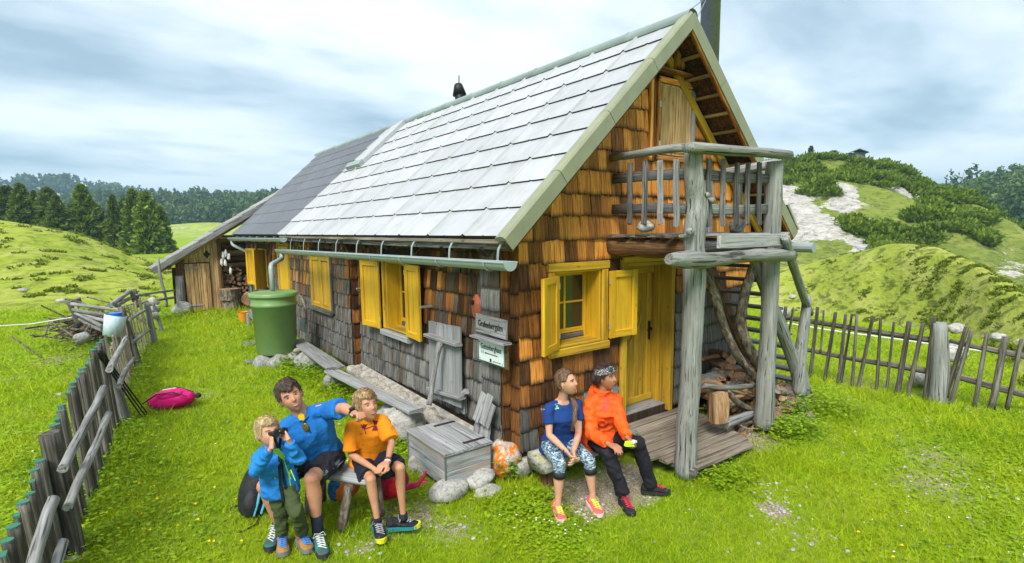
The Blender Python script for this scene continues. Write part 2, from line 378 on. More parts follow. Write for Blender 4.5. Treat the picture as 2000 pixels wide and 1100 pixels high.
# bare, pale or stony patches of the lawn: (x, y, radius, strength)
BARE = [(1.60, -2.12, .22, .85), (1.35, -2.5, .35, .45), (1.9, -1.85, .25, .4), (-1.45, .0, .45, .75), (-1.2, -.45, .4, .55), (.35, -.75, .5, .95), (.75, -.95, .4, .8), (.1, -1.0, .3, .6), (1.0, -.7, .4, .9), (-2.0, -.35, .18, .6),
        (3.4, -2.9, .7, .55), (4.2, -2.7, .8, .5), (3.1, -4., .7, .4), (3.9, -3.5, .5, .4), (-2.6, 5.0, .5, .5), (-1.3, 6.2, .4, .5), (5.4, -1.7, .8, .3), (6.8, -.9, 1., .5), (-.9, 12, .5, .4), (2.2, -.6, .7, 1.),
        (3.0, -.8, .8, .9), (3.9, -.9, .6, .8), (-4.6, 9.5, .8, .6), (-5.2, 8.4, .5, .5), (7.6, -1.4, .8, .5), (6.9, -1.9, .5, .5), (8.8, 0, 1, .4)]
def bare_mask(x, y):
    m = np.zeros(np.shape(x))
    for a, b, r, s in BARE: m = np.maximum(m, s*np.exp(-(((x-a)/r)**2+((y-b)/r)**2)*.9))
    return m
def ground_mat():
    t = NT('lawn_soil'); p = t.pos()
    n = t.noise(p, 1.1, 6, .6); f = t.noise(p, 14, 6, .7); g = t.noise(p, 60, 4, .7)
    grass = t.ramp(f, [(.3, (.10, .17, .004)), (.55, (.24, .35, .006)), (.75, (.38, .46, .02))])
    grass = t.mix(t.ramp(n, [(.4, 0), (.65, .6)]), grass, (.25, .33, .03))
    soil = t.ramp(g, [(.3, (.13, .10, .06)), (.48, (.30, .24, .16)), (.62, (.60, .55, .46))])
    at_ = t.n('ShaderNodeAttribute', attribute_name='bare').outputs['Fac']
    k = t.ramp(t.math('ADD', at_, t.math('MULTIPLY', t.math('SUBTRACT', f, .5), .9)), [(.42, 0), (.58, 1)])
    return t.fin(t.mix(k, grass, soil), .95, t.math('ADD', f, g), .8, .03, .15)
def build_ground():
    n = 330; s = np.linspace(-1, 1, n); ax = np.sinh(s*7.2)/np.sinh(7.2)*1600
    X, Y = np.meshgrid(ax+.5, ax+1.5, indexing='ij'); Z = Hs(X, Y)
    o = grid_mesh('ground', X, Y, Z, ground_mat(), kind='structure')
    a = o.data.attributes.new('bare', 'FLOAT', 'POINT'); a.data.foreach_set('value', bare_mask(X, Y).astype(np.float32).ravel())
build_ground()
# ------------------------------------------------------------------ hills
def hill_mat(name, g0, g1, g2, rock=None, rockfac=0., tuft=(.05, .08, .01), tuftf=.6, ts=1.6):
    t = NT(name); p = t.pos(); mp = t.n('ShaderNodeMapping', {'Scale': (1, 1, 2.6)}); t.l(p, mp.inputs[0]); q = mp.outputs[0]
    a = t.noise(q, .07, 5, .6); b = t.noise(q, ts*.35, 6, .65); c = t.noise(q, ts, 7, .7, .4)
    col = t.mix(t.ramp(a, [(.38, 0), (.62, 1)]), g0, g1)
    col = t.mix(t.ramp(b, [(.45, 0), (.62, .7)]), col, g2)
    col = t.mix(t.math('MULTIPLY', t.ramp(c, [(.50, 0), (.60, 1)]), tuftf), col, tuft)
    if rock:
        r = t.noise(q, .11, 8, .68, .5); ra = t.n('ShaderNodeAttribute', attribute_name='rock').outputs['Fac']; r = t.math('ADD', r, t.math('MULTIPLY', ra, .30)); r = t.math('ADD', r, t.math('MULTIPLY', t.math('SUBTRACT', t.noise(q, .8, 6, .7), .5), .32))
        col = t.mix(t.ramp(r, [(rockfac, 0), (rockfac+.02, 1)]), col, t.ramp(t.noise(q, 1.3, 8, .78, .8), [(.34, [v*.35 for v in rock]), (.45, [v*.85 for v in rock]), (.62, [min(1, v*1.35) for v in rock])]))
    s = t.noise(q, 1.1, 3, .5); col = t.mix(t.ramp(s, [(.755, 0), (.765, 1)]), col, (.6, .6, .57))
    return t.fin(col, .95, t.math('ADD', b, c), 1., .25, .1)
ROCKS = []
def ridge(name, pts, wn, wf, mat, nth=160, nr=90, p=1., nz=.4, ns=.06, zb=None, foot=-.6, rocks=None):
    W = [at(*q) for q in pts]
    th = np.array([math.atan2(v.y-CAMP[1], v.x-CAMP[0]) for v in W]); d = np.array([q[2] for q in pts]); z = np.array([v.z for v in W])
    o = np.argsort(th); th, d, z = th[o], d[o], z[o]
    def zf(t, r):
        D = np.interp(t, th, d); Z = np.interp(t, th, z)
        x = CAMP[0]+r*np.cos(t); y = CAMP[1]+r*np.sin(t)
        base = (Hs(x, y) if zb is None else zb)+foot
        s = np.clip(np.where(r < D, (r-(D-wn))/wn, (D+wf-r)/wf), 0, 1)
        s = (s*s*(3-2*s))**p if p >= 1 else 1-(1-s)**(1/p)*(1+s*.3)
        n = nz*(np.sin(x*ns*6.1+2*np.sin(y*ns*3.7))+.6*np.sin(y*ns*9.3+1.7*np.sin(x*ns*5.1))+.35*np.sin(x*ns*21+y*ns*13))
        return base+(Z-base)*s+n*np.clip(s*3, 0, 1)*.5
    t = np.linspace(th[0], th[-1], nth); u = np.linspace(0, 1, nr)
    Tm, U = np.meshgrid(t, u, indexing='ij'); D = np.interp(Tm, th, d); Rr = (D-wn)+U*(wn+wf)
    X = CAMP[0]+Rr*np.cos(Tm); Y = CAMP[1]+Rr*np.sin(Tm)
    Zm = zf(Tm, Rr); o = grid_mesh(name, X, Y, Zm, mat, kind='structure')
    if rocks:
        m = np.zeros(X.shape)
        for u, v, r_ in rocks:
            D_ = ray(u, v); D_ = D_/math.hypot(D_[0], D_[1]); ta = math.atan2(D_[1], D_[0])
            for rr in np.arange(D.min()-wn, D.max()+wf, .4):
                if CAMP[2]+D_[2]*rr < zf(np.array([ta]), np.array([rr]))[0]: break
            cx, cy = CAMP[0]+D_[0]*rr, CAMP[1]+D_[1]*rr; ROCKS.append((cx, cy, r_)); m = np.maximum(m, np.exp(-((X-cx)**2+(Y-cy)**2)/r_**2))
        o.data.attributes.new('rock', 'FLOAT', 'POINT').data.foreach_set('value', m.astype(np.float32).ravel())
    def sample(n, r0, r1, seed, th0=None, th1=None):          # r in fractions of wn before / wf behind the crest
        g = np.random.default_rng(seed); tt = g.uniform(th0 if th0 is not None else th[0], th1 if th1 is not None else th[-1], n)
        f = g.uniform(r0, r1, n); Dn = np.interp(tt, th, d); rr = Dn+np.where(f < 0, f*wn, f*wf)
        return np.stack([CAMP[0]+rr*np.cos(tt), CAMP[1]+rr*np.sin(tt), zf(tt, rr)], 1), g
    return zf, sample
def azi(u): D = ray(u, 450); return math.atan2(D[1], D[0])
HM_left = hill_mat('left_meadow', (.25, .33, .03), (.34, .40, .05), (.40, .42, .10), tuft=(.10, .13, .012), tuftf=.6)
zf_lm, sm_lm = ridge('left_meadow_hill', [(-900, 400, 60), (-400, 415, 56), (-100, 428, 50), (0, 433, 48), (60, 440, 47), (130, 455, 46), (200, 478, 45), (260, 502, 43), (330, 527, 40), (420, 552, 38), (560, 570, 36)], 30, 30, HM_left, p=1.35, nz=.22, ns=.12, foot=-.12)
HM_knoll = hill_mat('knoll_meadow', (.27, .33, .04), (.33, .38, .05), (.40, .41, .11), rock=(.55, .53, .47), rockfac=.72, tuft=(.06, .085, .012), tuftf=.75, ts=1.1)
zf_kn, sm_kn = ridge('grassy_knoll', [(1100, 560, 46), (1300, 545, 46), (1450, 535, 46), (1530, 524, 45), (1600, 510, 43), (1680, 490, 40), (1730, 479, 39), (1780, 477, 37), (1830, 483, 35), (1890, 507, 31), (1950, 545, 26), (2020, 592, 21), (2200, 640, 17), (2400, 660, 15)], 11, 22, HM_knoll, p=1.15, nz=.07, ns=.2, foot=-.1)
HM_rock = hill_mat('rocky_hill_ground', (.17, .22, .035), (.13, .18, .03), (.26, .28, .07), rock=(.40, .385, .35), rockfac=.60, tuft=(.05, .07, .015), tuftf=.6, ts=1.2)
zf_rock, sm_rock = ridge('rocky_hill', [(1150, 345, 92), (1300, 335, 92), (1480, 328, 90), (1530, 321, 88), (1600, 317, 88), (1660, 320, 88), (1720, 327, 88), (1765, 345, 88), (1800, 368, 88), (1870, 385, 88), (1933, 424, 84), (2000, 462, 80), (2100, 510, 76), (2300, 540, 70)], 46, 45, HM_rock, nth=260, nr=110, p=.8, nz=.9, ns=.07, rocks=[(1520, 372, 3.0), (1545, 398, 2.3), (1575, 422, 2.2), (1578, 445, 2.2), (1560, 472, 1.8), (1650, 372, 1.4), (1692, 348, 1.6), (1735, 352, 1.9), (1755, 368, 1.8), (1790, 380, 1.5), (1826, 402, 1.6), (1850, 428, 1.4), (1880, 452, 1.2), (1650, 402, 1.2), (1718, 452, 1.2), (1680, 477, 1.4), (1530, 420, 3)])
HM_far = hill_mat('forest_slope_ground', (.24, .32, .05), (.32, .38, .08), (.36, .40, .11), rock=(.5, .5, .48), rockfac=.64, tuftf=.4, ts=.5)
zf_fl, sm_fl = ridge('wooded_ridge', [(-600, 400, 420), (-200, 395, 420), (100, 408, 420), (200, 405, 400), (300, 402, 380), (380, 400, 370), (440, 404, 360), (500, 404, 350), (560, 398, 340), (640, 390, 340), (800, 380, 340)], 210, 120, HM_far, p=1.2, nz=2.5, ns=.015)
zf_pk, sm_pk = ridge('far_peak', [(-700, 400, 800), (-300, 390, 780), (-100, 386, 760), (0, 377, 750), (40, 366, 740), (75, 362, 730), (120, 363, 730), (150, 371, 730), (175, 384, 730), (230, 384, 740), (330, 398, 760), (450, 405, 760)], 200, 200, hill_mat('peak_ground', (.10, .14, .05), (.16, .18, .08), (.2, .22, .1), rock=(.6, .6, .58), rockfac=.50, tuftf=.4, ts=.2), p=1.0, nz=3, ns=.01)
zf_fr, sm_fr = ridge('wooded_slope', [(1700, 430, 300), (1800, 422, 290), (1860, 418, 280), (1900, 408, 270), (1950, 400, 265), (2000, 394, 260), (2100, 385, 260), (2400, 370, 260)], 150, 90, HM_far, p=1.1, nz=2, ns=.02)
ridge('distant_blue_hill', [(1400, 380, 2500), (1600, 372, 2500), (1850, 364, 2500), (2000, 362, 2500), (2400, 370, 2500)], 600, 600, plain('distant_hill_forest', (.05, .09, .07), .9), nth=40, nr=20, p=1., nz=8, ns=.002)

# ------------------------------------------------------------------ trees
def leafmat(name, a, b, c):
    t = NT(name); r = t.n('ShaderNodeAttribute', attribute_name='rnd').outputs['Fac']; p = t.pos()
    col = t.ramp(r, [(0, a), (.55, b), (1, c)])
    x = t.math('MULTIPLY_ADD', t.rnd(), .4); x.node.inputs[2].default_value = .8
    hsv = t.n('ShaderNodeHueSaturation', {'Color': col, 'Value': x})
    t.fin(hsv.outputs[0], .7, spec=.2)
    tr = t.n('ShaderNodeBsdfTranslucent', {'Color': hsv.outputs[0]}); ms = t.n('ShaderNodeMixShader', {0: .25, 1: t.b.outputs[0], 2: tr.outputs[0]})
    t.l(ms.outputs[0], t.out.inputs[0]); return t.m
M_['needle'] = leafmat('pine_needles', (.03, .065, .012), (.11, .18, .022), (.30, .37, .05))
M_['needlefar'] = leafmat('far_pine_needles', (.025, .06, .025), (.07, .13, .045), (.16, .23, .07))
M_['dwarf'] = leafmat('dwarf_pine_needles', (.045, .085, .008), (.14, .23, .015), (.28, .37, .03))
M_['tussock'] = leafmat('tussock_leaves', (.06, .095, .008), (.14, .19, .015), (.25, .31, .03))
M_['trunk'] = plain('pine_trunk_bark', (.07, .05, .035), .9, var=.3)
def cards(c, size, asp, g, up=.3, out=None):               # c: n,3 centres -> quads with random facing, long axis mostly 'out'
    n = len(c); a = g.normal(size=(n, 3)); 
    if out is not None: a = a*.45+out
    a[:, 2] += up; a /= np.linalg.norm(a, axis=1)[:, None]
    b = np.cross(a, g.normal(size=(n, 3))); b /= np.linalg.norm(b, axis=1)[:, None]
    s = (size*g.uniform(.6, 1.3, n))[:, None] if np.isscalar(size) else (size*g.uniform(.7, 1.3, n))[:, None]
    A = a*s*.5; B = b*s*asp*.5
    v = np.stack([c-A-B*.7, c-A+B*.7, c+A+B*.4, c+A-B*.4], 1)
    return v.reshape(-1, 3), np.arange(n*4).reshape(-1, 4)
def conifer_cards(h, R, n, g, size, top=.55, start=.06, tiers=11):
    # boughs: shell of tufts gathered in uneven tiers
    t = g.uniform(0, 1, n)**.85; tier = (np.floor(t*tiers)+g.beta(1.2, 3, n))/tiers
    zz = start+(1-start)*np.clip(tier, 0, 1)
    ang = g.uniform(0, 2*np.pi, n)
    prof = R*np.minimum(1, (1-zz)**top*1.15)*(.62+.38*np.minimum(1, zz/.22))
    lob = 1+.22*np.sin(ang*3+tier*17)+.16*np.sin(ang*5-tier*29)+.1*np.sin(ang*9+tier*53)
    rad = prof*lob*(.45+.55*np.sqrt(g.uniform(0, 1, n)))
    c = np.stack([rad*np.cos(ang), rad*np.sin(ang), h*zz-rad*.18], 1)
    out = np.stack([np.cos(ang), np.sin(ang), np.full(n, .25)], 1)
    v, f = cards(c, size, .55, g, .15, out)
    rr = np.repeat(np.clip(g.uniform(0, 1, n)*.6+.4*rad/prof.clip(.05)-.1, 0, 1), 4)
    return v, f, rr
def conifer(u, vt, vb, d, wpx, kind, label, group='Swiss pines on the edge of the left meadow'):
    B = at(u, vb, d); dd = (B-Vector(CAMP)).dot(Vector(CF)); h = (vb-vt)/FPX*dd*1.0; B.z -= h*.1; h *= 1.1
    me, tm = PINE[kind]
    r = empty('pine_tree', B, label, 'tree', group)
    s = Matrix.Translation(B) @ Matrix.Rotation(random.uniform(0, 6.28), 4, 'Z') @ Matrix.Diagonal((wpx/FPX*dd/2/2.4, wpx/FPX*dd/2/2.4, h/10., 1))
    link('crown', me, None, r, s); link('trunk', tm, None, r, s)
PINE = []
for k, (top, n) in enumerate([(.62, 5200), (.5, 5200), (.75, 4200)]):
    g = np.random.default_rng(20+k); v, f, rr = conifer_cards(10, 2.4, n, g, .62, top, tiers=10+2*k)
    me = bpy.data.meshes.new('crown'); fast(me, v, f, rr); me.materials.append(M_['needle'])
    b = MB(); b.tube([(0, 0, -.3), (.03, 0, 3), (0, .03, 6.5), (0, 0, 9.6)], [.28, .2, .12, .02], 7)
    PINE.append((me, b.mesh('trunk', M_['trunk'])))
for q in [(-14, 372, 436, 84, 46, 0, 'dark pine cut by the left edge of the photo, on the mound'), (20, 363, 440, 82, 50, 1, 'broad dark pine, second from the left edge, above the mossy mound'),
          (47, 358, 446, 80, 48, 0, 'tall pointed pine in front of the rocky far peak'), (74, 372, 452, 90, 34, 2, 'slim dark pine half hidden between two broad ones'),
          (101, 366, 458, 86, 50, 1, 'round-topped pine right of the slim dark one'), (117, 382, 468, 76, 52, 2, 'lighter green conical pine standing in front of its row'),
          (148, 396, 476, 84, 44, 0, 'low dark pine squeezed left of the tallest one'), (171, 360, 486, 76, 58, 0, 'tallest pine in the middle of the row with a rounded crown'),
          (196, 400, 486, 80, 44, 1, 'bushy pine against the right side of the tallest one'), (230, 381, 496, 74, 44, 2, 'slender pine with a gap of far forest on its left'),
          (252, 388, 500, 80, 42, 1, 'dark pine behind the big cluster at the row end'), (270, 370, 508, 72, 56, 0, 'big pine forming the left half of the end cluster'),
          (296, 376, 512, 70, 58, 1, 'big pine forming the right half of the end cluster'), (322, 402, 516, 72, 44, 0, 'last pine of the row, leaning over the barn pole')]:
    conifer(*q)
def forest(name, P, g, h, R, n, size, mat, asp=None, label=None, cat=None, top=.6, jh=.35):
    V = []; F = []; RR = []; o = 0
    base = [conifer_cards(1, 1, n, g, 1, top, tiers=6) for _ in range(1)]
    for p in P:
        k = h*g.uniform(1-jh, 1+jh); r_ = R*g.uniform(.75, 1.25); m = n
        t = g.uniform(0, 1, m); ang = g.uniform(0, 6.283, m); pr = r_*np.minimum(1, (1-t)**top*1.2)*(.5+.5*np.minimum(1, t/.15))
        rad = pr*np.sqrt(g.uniform(.2, 1, m)); c = np.stack([rad*np.cos(ang), rad*np.sin(ang), k*(.08+.92*t)], 1)+p
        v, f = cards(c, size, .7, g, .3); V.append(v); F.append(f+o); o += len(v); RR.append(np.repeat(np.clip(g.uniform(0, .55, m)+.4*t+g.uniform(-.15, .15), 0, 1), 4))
    me = bpy.data.meshes.new(name); fast(me, np.concatenate(V), np.concatenate(F), np.concatenate(RR)); me.materials.append(mat)
    return link(name, me, None, None, None, kind='stuff', **({'label': label, 'cat': cat} if label else {}))
def vnoise(P, s, seed=0): return np.array([mnoise.noise(Vector((p[0]*s+seed, p[1]*s, p[2]*s))) for p in P])
P, g = sm_fl(3400, -.62, .12, 3, azi(700), azi(-80)); k = vnoise(P, .02, 4) > -.32+.55*(P[:, 2] < 4); P = P[k]
forest('far_forest', P, g, 6.5, 1.9, 52, 1.35, M_['needlefar'], label='blue-green far forest covering the ridge behind the barn', cat='forest')
P, g = sm_pk(420, -.35, .1, 5, azi(460), azi(-60)); k = vnoise(P, .012, 9) > .02; P = P[k]
forest('peak_trees', P, g, 11, 5, 40, 3.6, M_['needlefar'], label='dark trees along the top of the rocky far peak', cat='forest')
P, g = sm_fr(850, -.75, .1, 6, azi(2080), azi(1800))
forest('right_forest', P, g, 8, 2.4, 150, .9, M_['needlefar'], label='dense dark forest on the slope at the right edge', cat='forest', top=.45)
P = np.array([list(at(u, v, 240)) for u, v in [(1866, 398), (1852, 396), (1884, 396), (1898, 392)]]); forest('slope_edge_trees', P, g, 9, 2.2, 40, 1.8, M_['needlefar'], label='few dark trees standing apart left of the right-hand forest', cat='trees')
# dwarf pine scrub on the rocky hill
def bushes(name, P, g, R, n, size, mat, hr=.62, **tg):
    V = []; F = []; RR = []; o = 0
    for p in P:
        r_ = R*g.uniform(.6, 1.35); d = g.normal(size=(n, 3)); d[:, 2] = np.abs(d[:, 2])+.05; d /= np.linalg.norm(d, axis=1)[:, None]
        c = d*np.array([r_, r_, r_*hr])*g.uniform(.55, 1, n)[:, None]+p
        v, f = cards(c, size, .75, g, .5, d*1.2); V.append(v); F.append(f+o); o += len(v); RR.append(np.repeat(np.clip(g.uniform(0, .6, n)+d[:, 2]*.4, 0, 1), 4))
    me = bpy.data.meshes.new(name); fast(me, np.concatenate(V), np.concatenate(F), np.concatenate(RR)); me.materials.append(mat)
    return link(name, me, None, None, None, **tg)
P, g = sm_rock(5200, -.97, .3, 8, azi(2200), azi(1440))
nv = vnoise(P, .16, 2); az = np.arctan2(P[:, 1]-CAMP[1], P[:, 0]-CAMP[0]); hh = P[:, 2]
rk = np.zeros(len(P))
for cx, cy, r_ in ROCKS: rk = np.maximum(rk, np.exp(-((P[:, 0]-cx)**2+(P[:, 1]-cy)**2)/(r_*1.1)**2))
cut = -.09+.20*np.clip((3.2-hh)/3, 0, 1)-.30*(az < azi(1800))-.30*(hh > 11.0)*(az > azi(1670))+.34*(rk > .4)
k = (nv > cut) & (hh > .3)
bushes('dwarf_pine_scrub', P[k], g, 1.15, 70, .42, M_['dwarf'], kind='stuff', label='mats of green dwarf pine covering the rocky hill', cat='scrub')
PT, g2 = sm_lm(5500, -.97, .08, 31, azi(420), azi(-60)); kk = vnoise(PT*np.array([1, 1, 1.]), 1.1, 3)+.25*vnoise(PT, .2, 3) > .36; PT = PT[kk]
bushes('hill_tussocks', PT, g2, .17, 12, .11, M_['tussock'], hr=.5, kind='stuff', label='mossy tussocks and low herbs dotting the left meadow hill', cat='tussocks')
PT, g2 = sm_kn(6500, -.95, .1, 33, azi(2150), azi(1500)); kk = vnoise(PT*np.array([1, 1, 1.]), 1.2, 6)+.4*vnoise(PT, .25, 8)-.25+.22*(np.arctan2(PT[:, 1]-CAMP[1], PT[:, 0]-CAMP[0]) < azi(1780)) > .14; PT = PT[kk]
bushes('knoll_tussocks', PT, g2, .13, 12, .09, M_['tussock'], hr=.5, kind='stuff', label='dark grass tussocks on the small green knoll', cat='tussocks')
# single things on the hill top
def small_tree(u, v, d, h, R, label, top):
    B = at(u, v, d); r = empty('hilltop_pine', B, label, 'tree', 'small pines on the hilltop skyline'); g = np.random.default_rng(int(u))
    vv, f, q = conifer_cards(h, R, 420, g, .32, top, .15); me = bpy.data.meshes.new('crown'); fast(me, vv, f, q*.6); me.materials.append(M_['needle']); link('crown', me, None, r, T3(B))
    b = MB(); b.tube([(0, 0, -.5), (0, 0, h*.9)], [.1, .03], 6); b.build('trunk', M_['trunk'], r, T3(B))
small_tree(1583, 313, 86, 1.9, .42, 'narrow dark little pine alone on the hilltop skyline', .5)
small_tree(1627, 313, 86, 1.3, .75, 'round little pine on the skyline left of the tiny hut', .35)
B = at(1670, 318, 87)
r = empty('hilltop_hut', B, 'tiny grey board hut with green roof on top of the rocky hill', 'hut')
for i in range(9):
    b = MB(); b.box((-.95+i*.21, -.75, 0), (-.77+i*.21, -.7, 1.25)); b.build('board', M_['grey'], r, T3(B) @ Matrix.Rotation(R_(-50), 4, 'Z'))
b = MB(); b.box((-.92, -.69, 0), (.92, .75, 1.2)); b.build('wall', M_['grey'], r, T3(B) @ Matrix.Rotation(R_(-50), 4, 'Z'))
b = MB(); 
for s in (-1, 1): b.loft([[Vector((-1.3, y, 0)) for y in ()] or [Vector((x, s*1.15, 1.12)), Vector((x, 0, 1.62)), Vector((x, 0, 1.70)), Vector((x, s*1.15, 1.2))] for x in (-1.35, 1.35)])
b.build('roof', plain('green_hut_roof', (.04, .16, .10), .6), r, T3(B) @ Matrix.Rotation(R_(40), 4, 'Z'))

# ------------------------------------------------------------------ lawn
M_['grass'] = None
def grass_mat(name, a, b, c, yel):
    t = NT(name); r = t.n('ShaderNodeAttribute', attribute_name='rnd').outputs['Fac']; p = t.pos()
    col = t.ramp(r, [(0, a), (.5, b), (1, c)])
    n = t.noise(p, .9, 5, .65, .3); n2 = t.noise(p, 4.5, 4, .6)
    col = t.mix(t.math('MULTIPLY', t.ramp(n, [(.42, 0), (.62, 1)]), .65), col, yel)
    col = t.mix(t.math('MULTIPLY', t.ramp(n2, [(.5, 0), (.7, 1)]), .35), col, a)
    t.fin(col, .6, spec=.25)
    tr = t.n('ShaderNodeBsdfTranslucent', {'Color': col}); ms = t.n('ShaderNodeMixShader', {0: .4, 1: t.b.outputs[0], 2: tr.outputs[0]})
    t.l(ms.outputs[0], t.out.inputs[0]); return t.m
M_['grass'] = grass_mat('grass_blades', (.12, .25, .002), (.31, .48, .003), (.46, .58, .018), (.47, .54, .006))
M_['weed'] = grass_mat('weed_leaves', (.13, .27, .004), (.25, .42, .008), (.38, .52, .03), (.35, .48, .01))
HOLES = [(-.02, -.02, 4.7, 15), (-.95, .3, -.2, 1.0), (1.35, -1.15, 2.85, .1), (-2.2, 14.4, 5, 22)]
def blades(name, n, r0, r1, mat, seed, wid, hgt, u0=-60, u1=2060, lean=.5, gate=None, **tg):
    g = np.random.default_rng(seed); t = g.uniform(azi(u1), azi(u0), n); r = r0*np.exp(g.uniform(0, 1, n)*math.log(r1/r0))
    x = CAMP[0]+r*np.cos(t); y = CAMP[1]+r*np.sin(t); keep = np.ones(n, bool)
    for a, b, c, d in HOLES: keep &= ~((x > a) & (x < c) & (y > b) & (y < d))
    keep &= g.uniform(0, 1, n) > bare_mask(x, y)*1.25
    if gate is not None: keep &= gate(x, y, g)
    x, y, r = x[keep], y[keep], r[keep]; n = len(x); z = Hs(x, y)
    h = hgt*g.uniform(.5, 1.4, n)*(r/5)**.45; w = wid*g.uniform(.6, 1.3, n)*(r/5)**.9; a = g.uniform(0, 6.283, n)
    dx, dy = np.cos(a)*w*.5, np.sin(a)*w*.5; lx, ly = g.normal(0, lean, n)*h, g.normal(0, lean, n)*h
    v = np.stack([np.stack([x-dx, y-dy, z-.004], 1), np.stack([x+dx, y+dy, z-.004], 1), np.stack([x+lx, y+ly, z+h], 1)], 1).reshape(-1, 3)
    me = bpy.data.meshes.new(name); fast(me, v, np.arange(3*n).reshape(-1, 3), np.repeat(g.uniform(0, 1, n), 3)); me.materials.append(mat)
    return link(name, me, None, None, None, kind='stuff', **tg)
def build_grass():
    blades('grass', 620000, 2.6, 60, M_['grass'], 1, .0075, .042, lean=.7, label='short bright green lawn grass around the hut', cat='grass')
    blades('dry_grass', 16000, 2.6, 22, grass_mat('straw', (.30, .26, .10), (.45, .40, .18), (.6, .55, .3), (.4, .4, .15)), 2, .004, .06, lean=1.8, label='scattered pale dry stalks in the lawn', cat='dry grass')
    # broad-leaved weeds in patches
    g = np.random.default_rng(5); PT = []
    for cx, cy, rx, ry, n, hmax in [(-4.1, 1.5, .35, 2.2, 5200, .12), (-3.75, 4.0, .3, 2.5, 2600, .14), (-3.3, 7.5, .3, 2.5, 1400, .16), (-4.6, 2, .6, 3, 3000, .07), (-4.6, 9.5, 1.2, 1.2, 1100, .2), (-3.4, 1.2, .5, 1.5, 1800, .06),
                                  (-.35, -.55, .35, .3, 1700, .09), (-.45, -1.0, .35, .35, 900, .05), (-.75, 1.6, .25, 1.2, 1500, .12), (-.8, 4.2, .25, 1.1, 1400, .2), (-1.0, 5.6, .3, .6, 900, .2), (1.75, -1.45, .28, .25, 900, .16), (3.45, -1.4, .40, .25, 1700, .24), (4.6, -1.3, .5, .4, 1400, .28),
                                  (3.4, -3.6, 1.6, 1.0, 1500, .05), (4.5, -3., 1.4, .9, 1000, .05), (2.0, -3.6, .8, .6, 500, .04), (-.6, -1.2, .4, .4, 700, .05), (-2.6, 13.6, .8, .4, 700, .2), (-.9, 8.6, .3, .9, 700, .2), (-1.5, .2, .4, .5, 500, .08), (5.4, -3.6, .8, .6, 900, .08)]:
        x = g.normal(cx, rx*.6, n); y = g.normal(cy, ry*.6, n); PT.append(np.stack([x, y, Hs(x, y)+g.uniform(.01, 1, n)**1.5*hmax], 1))
    P = np.concatenate(PT); k = ~((P[:, 0] > -.02) & (P[:, 1] > -.05) & (P[:, 0] < 4.7)); P = P[k]
    k = ~((P[:, 0] > 1.3) & (P[:, 1] > -1.0) & (P[:, 0] < 2.9)); P = P[k]; n = len(P)
    d = np.hypot(P[:, 0]-CAMP[0], P[:, 1]-CAMP[1]); a = g.uniform(0, 6.283, n); s = .019*g.uniform(.5, 1.5, n)*(d/5)**.5
    A = np.stack([np.cos(a), np.sin(a), g.uniform(-.3, .3, n)], 1)*s[:, None]; Bv = np.stack([-np.sin(a), np.cos(a), g.uniform(-.3, .3, n)], 1)*s[:, None]*.62
    v = np.stack([P-A, P+Bv, P+A, P-Bv], 1).reshape(-1, 3); me = bpy.data.meshes.new('weeds')
    fast(me, v, np.arange(4*n).reshape(-1, 4), np.repeat(g.uniform(0, 1, n), 4)); me.materials.append(M_['weed'])
    link('weeds', me, None, None, None, kind='stuff', label='low broad-leaved weeds along the fence, stones and posts', cat='weeds')
build_grass()
TP = [(1.2, -1.25, .22), (1.45, -1.2, .25), (3.1, -1.3, .3), (-.98, -.1, .2), (-.6, -.15, .25), (-.2, -.1, .25), (-2.0, .1, .3), (-.6, 1.8, .3), (-.6, 2.9, .4), (-.55, 3.9, .4), (-.75, 4.8, .4), (-1.2, 5.9, .35), (4.5, -1.1, .3), (5.9, -2.2, .25), (6.0, -1.4, .4), (6.1, -.5, .4), (2.6, -1.5, .4), (-1.9, 13.9, .6), (-.7, 13.8, .5), (-3.7, 3.9, .3), (-3.4, 7.3, .4), (5.2, -3, .5), (4.3, -1.5, .3)]+[(-3.98+.11*i/3, .3+1.1*i/3, .3) for i in range(18)]
def near(x, y, g):
    m = np.zeros(len(x))
    for a, b_, r_ in TP: m = np.maximum(m, np.exp(-((x-a)**2+(y-b_)**2)/r_**2))
    return g.uniform(0, 1, len(x)) < m*.8
blades('tall_grass', 330000, 2.8, 22, M_['grass'], 7, .0075, .10, lean=.5, gate=near, label='longer grass around posts, stones and the foot of the fence', cat='long grass')
blades('bent_tufts', 400000, 2.8, 30, M_['grass'], 9, .009, .07, lean=.9, gate=lambda x, y, g: (np.sin(x*3.1+2*np.sin(y*2.3))*np.sin(y*2.7+1.6*np.sin(x*1.9)) > .55) & (g.uniform(0, 1, len(x)) < .45), label='thicker darker tufts of grass in the lawn', cat='grass tufts')

# ------------------------------------------------------------------ air
b = MB(); b.box((-2400, -2400, -6), (2400, 3400, 150)); hz = bpy.data.materials.new('haze_air'); hz.use_nodes = True; q = hz.node_tree; q.nodes.clear()
pv = q.nodes.new('ShaderNodeVolumePrincipled'); pv.inputs['Density'].default_value = .0006; pv.inputs['Color'].default_value = (.50, .78, 1, 1); pv.inputs['Anisotropy'].default_value = .2; mo_ = q.nodes.new('ShaderNodeOutputMaterial'); q.links.new(pv.outputs[0], mo_.inputs[1])
b.build('haze', hz, None, None, kind='stuff')
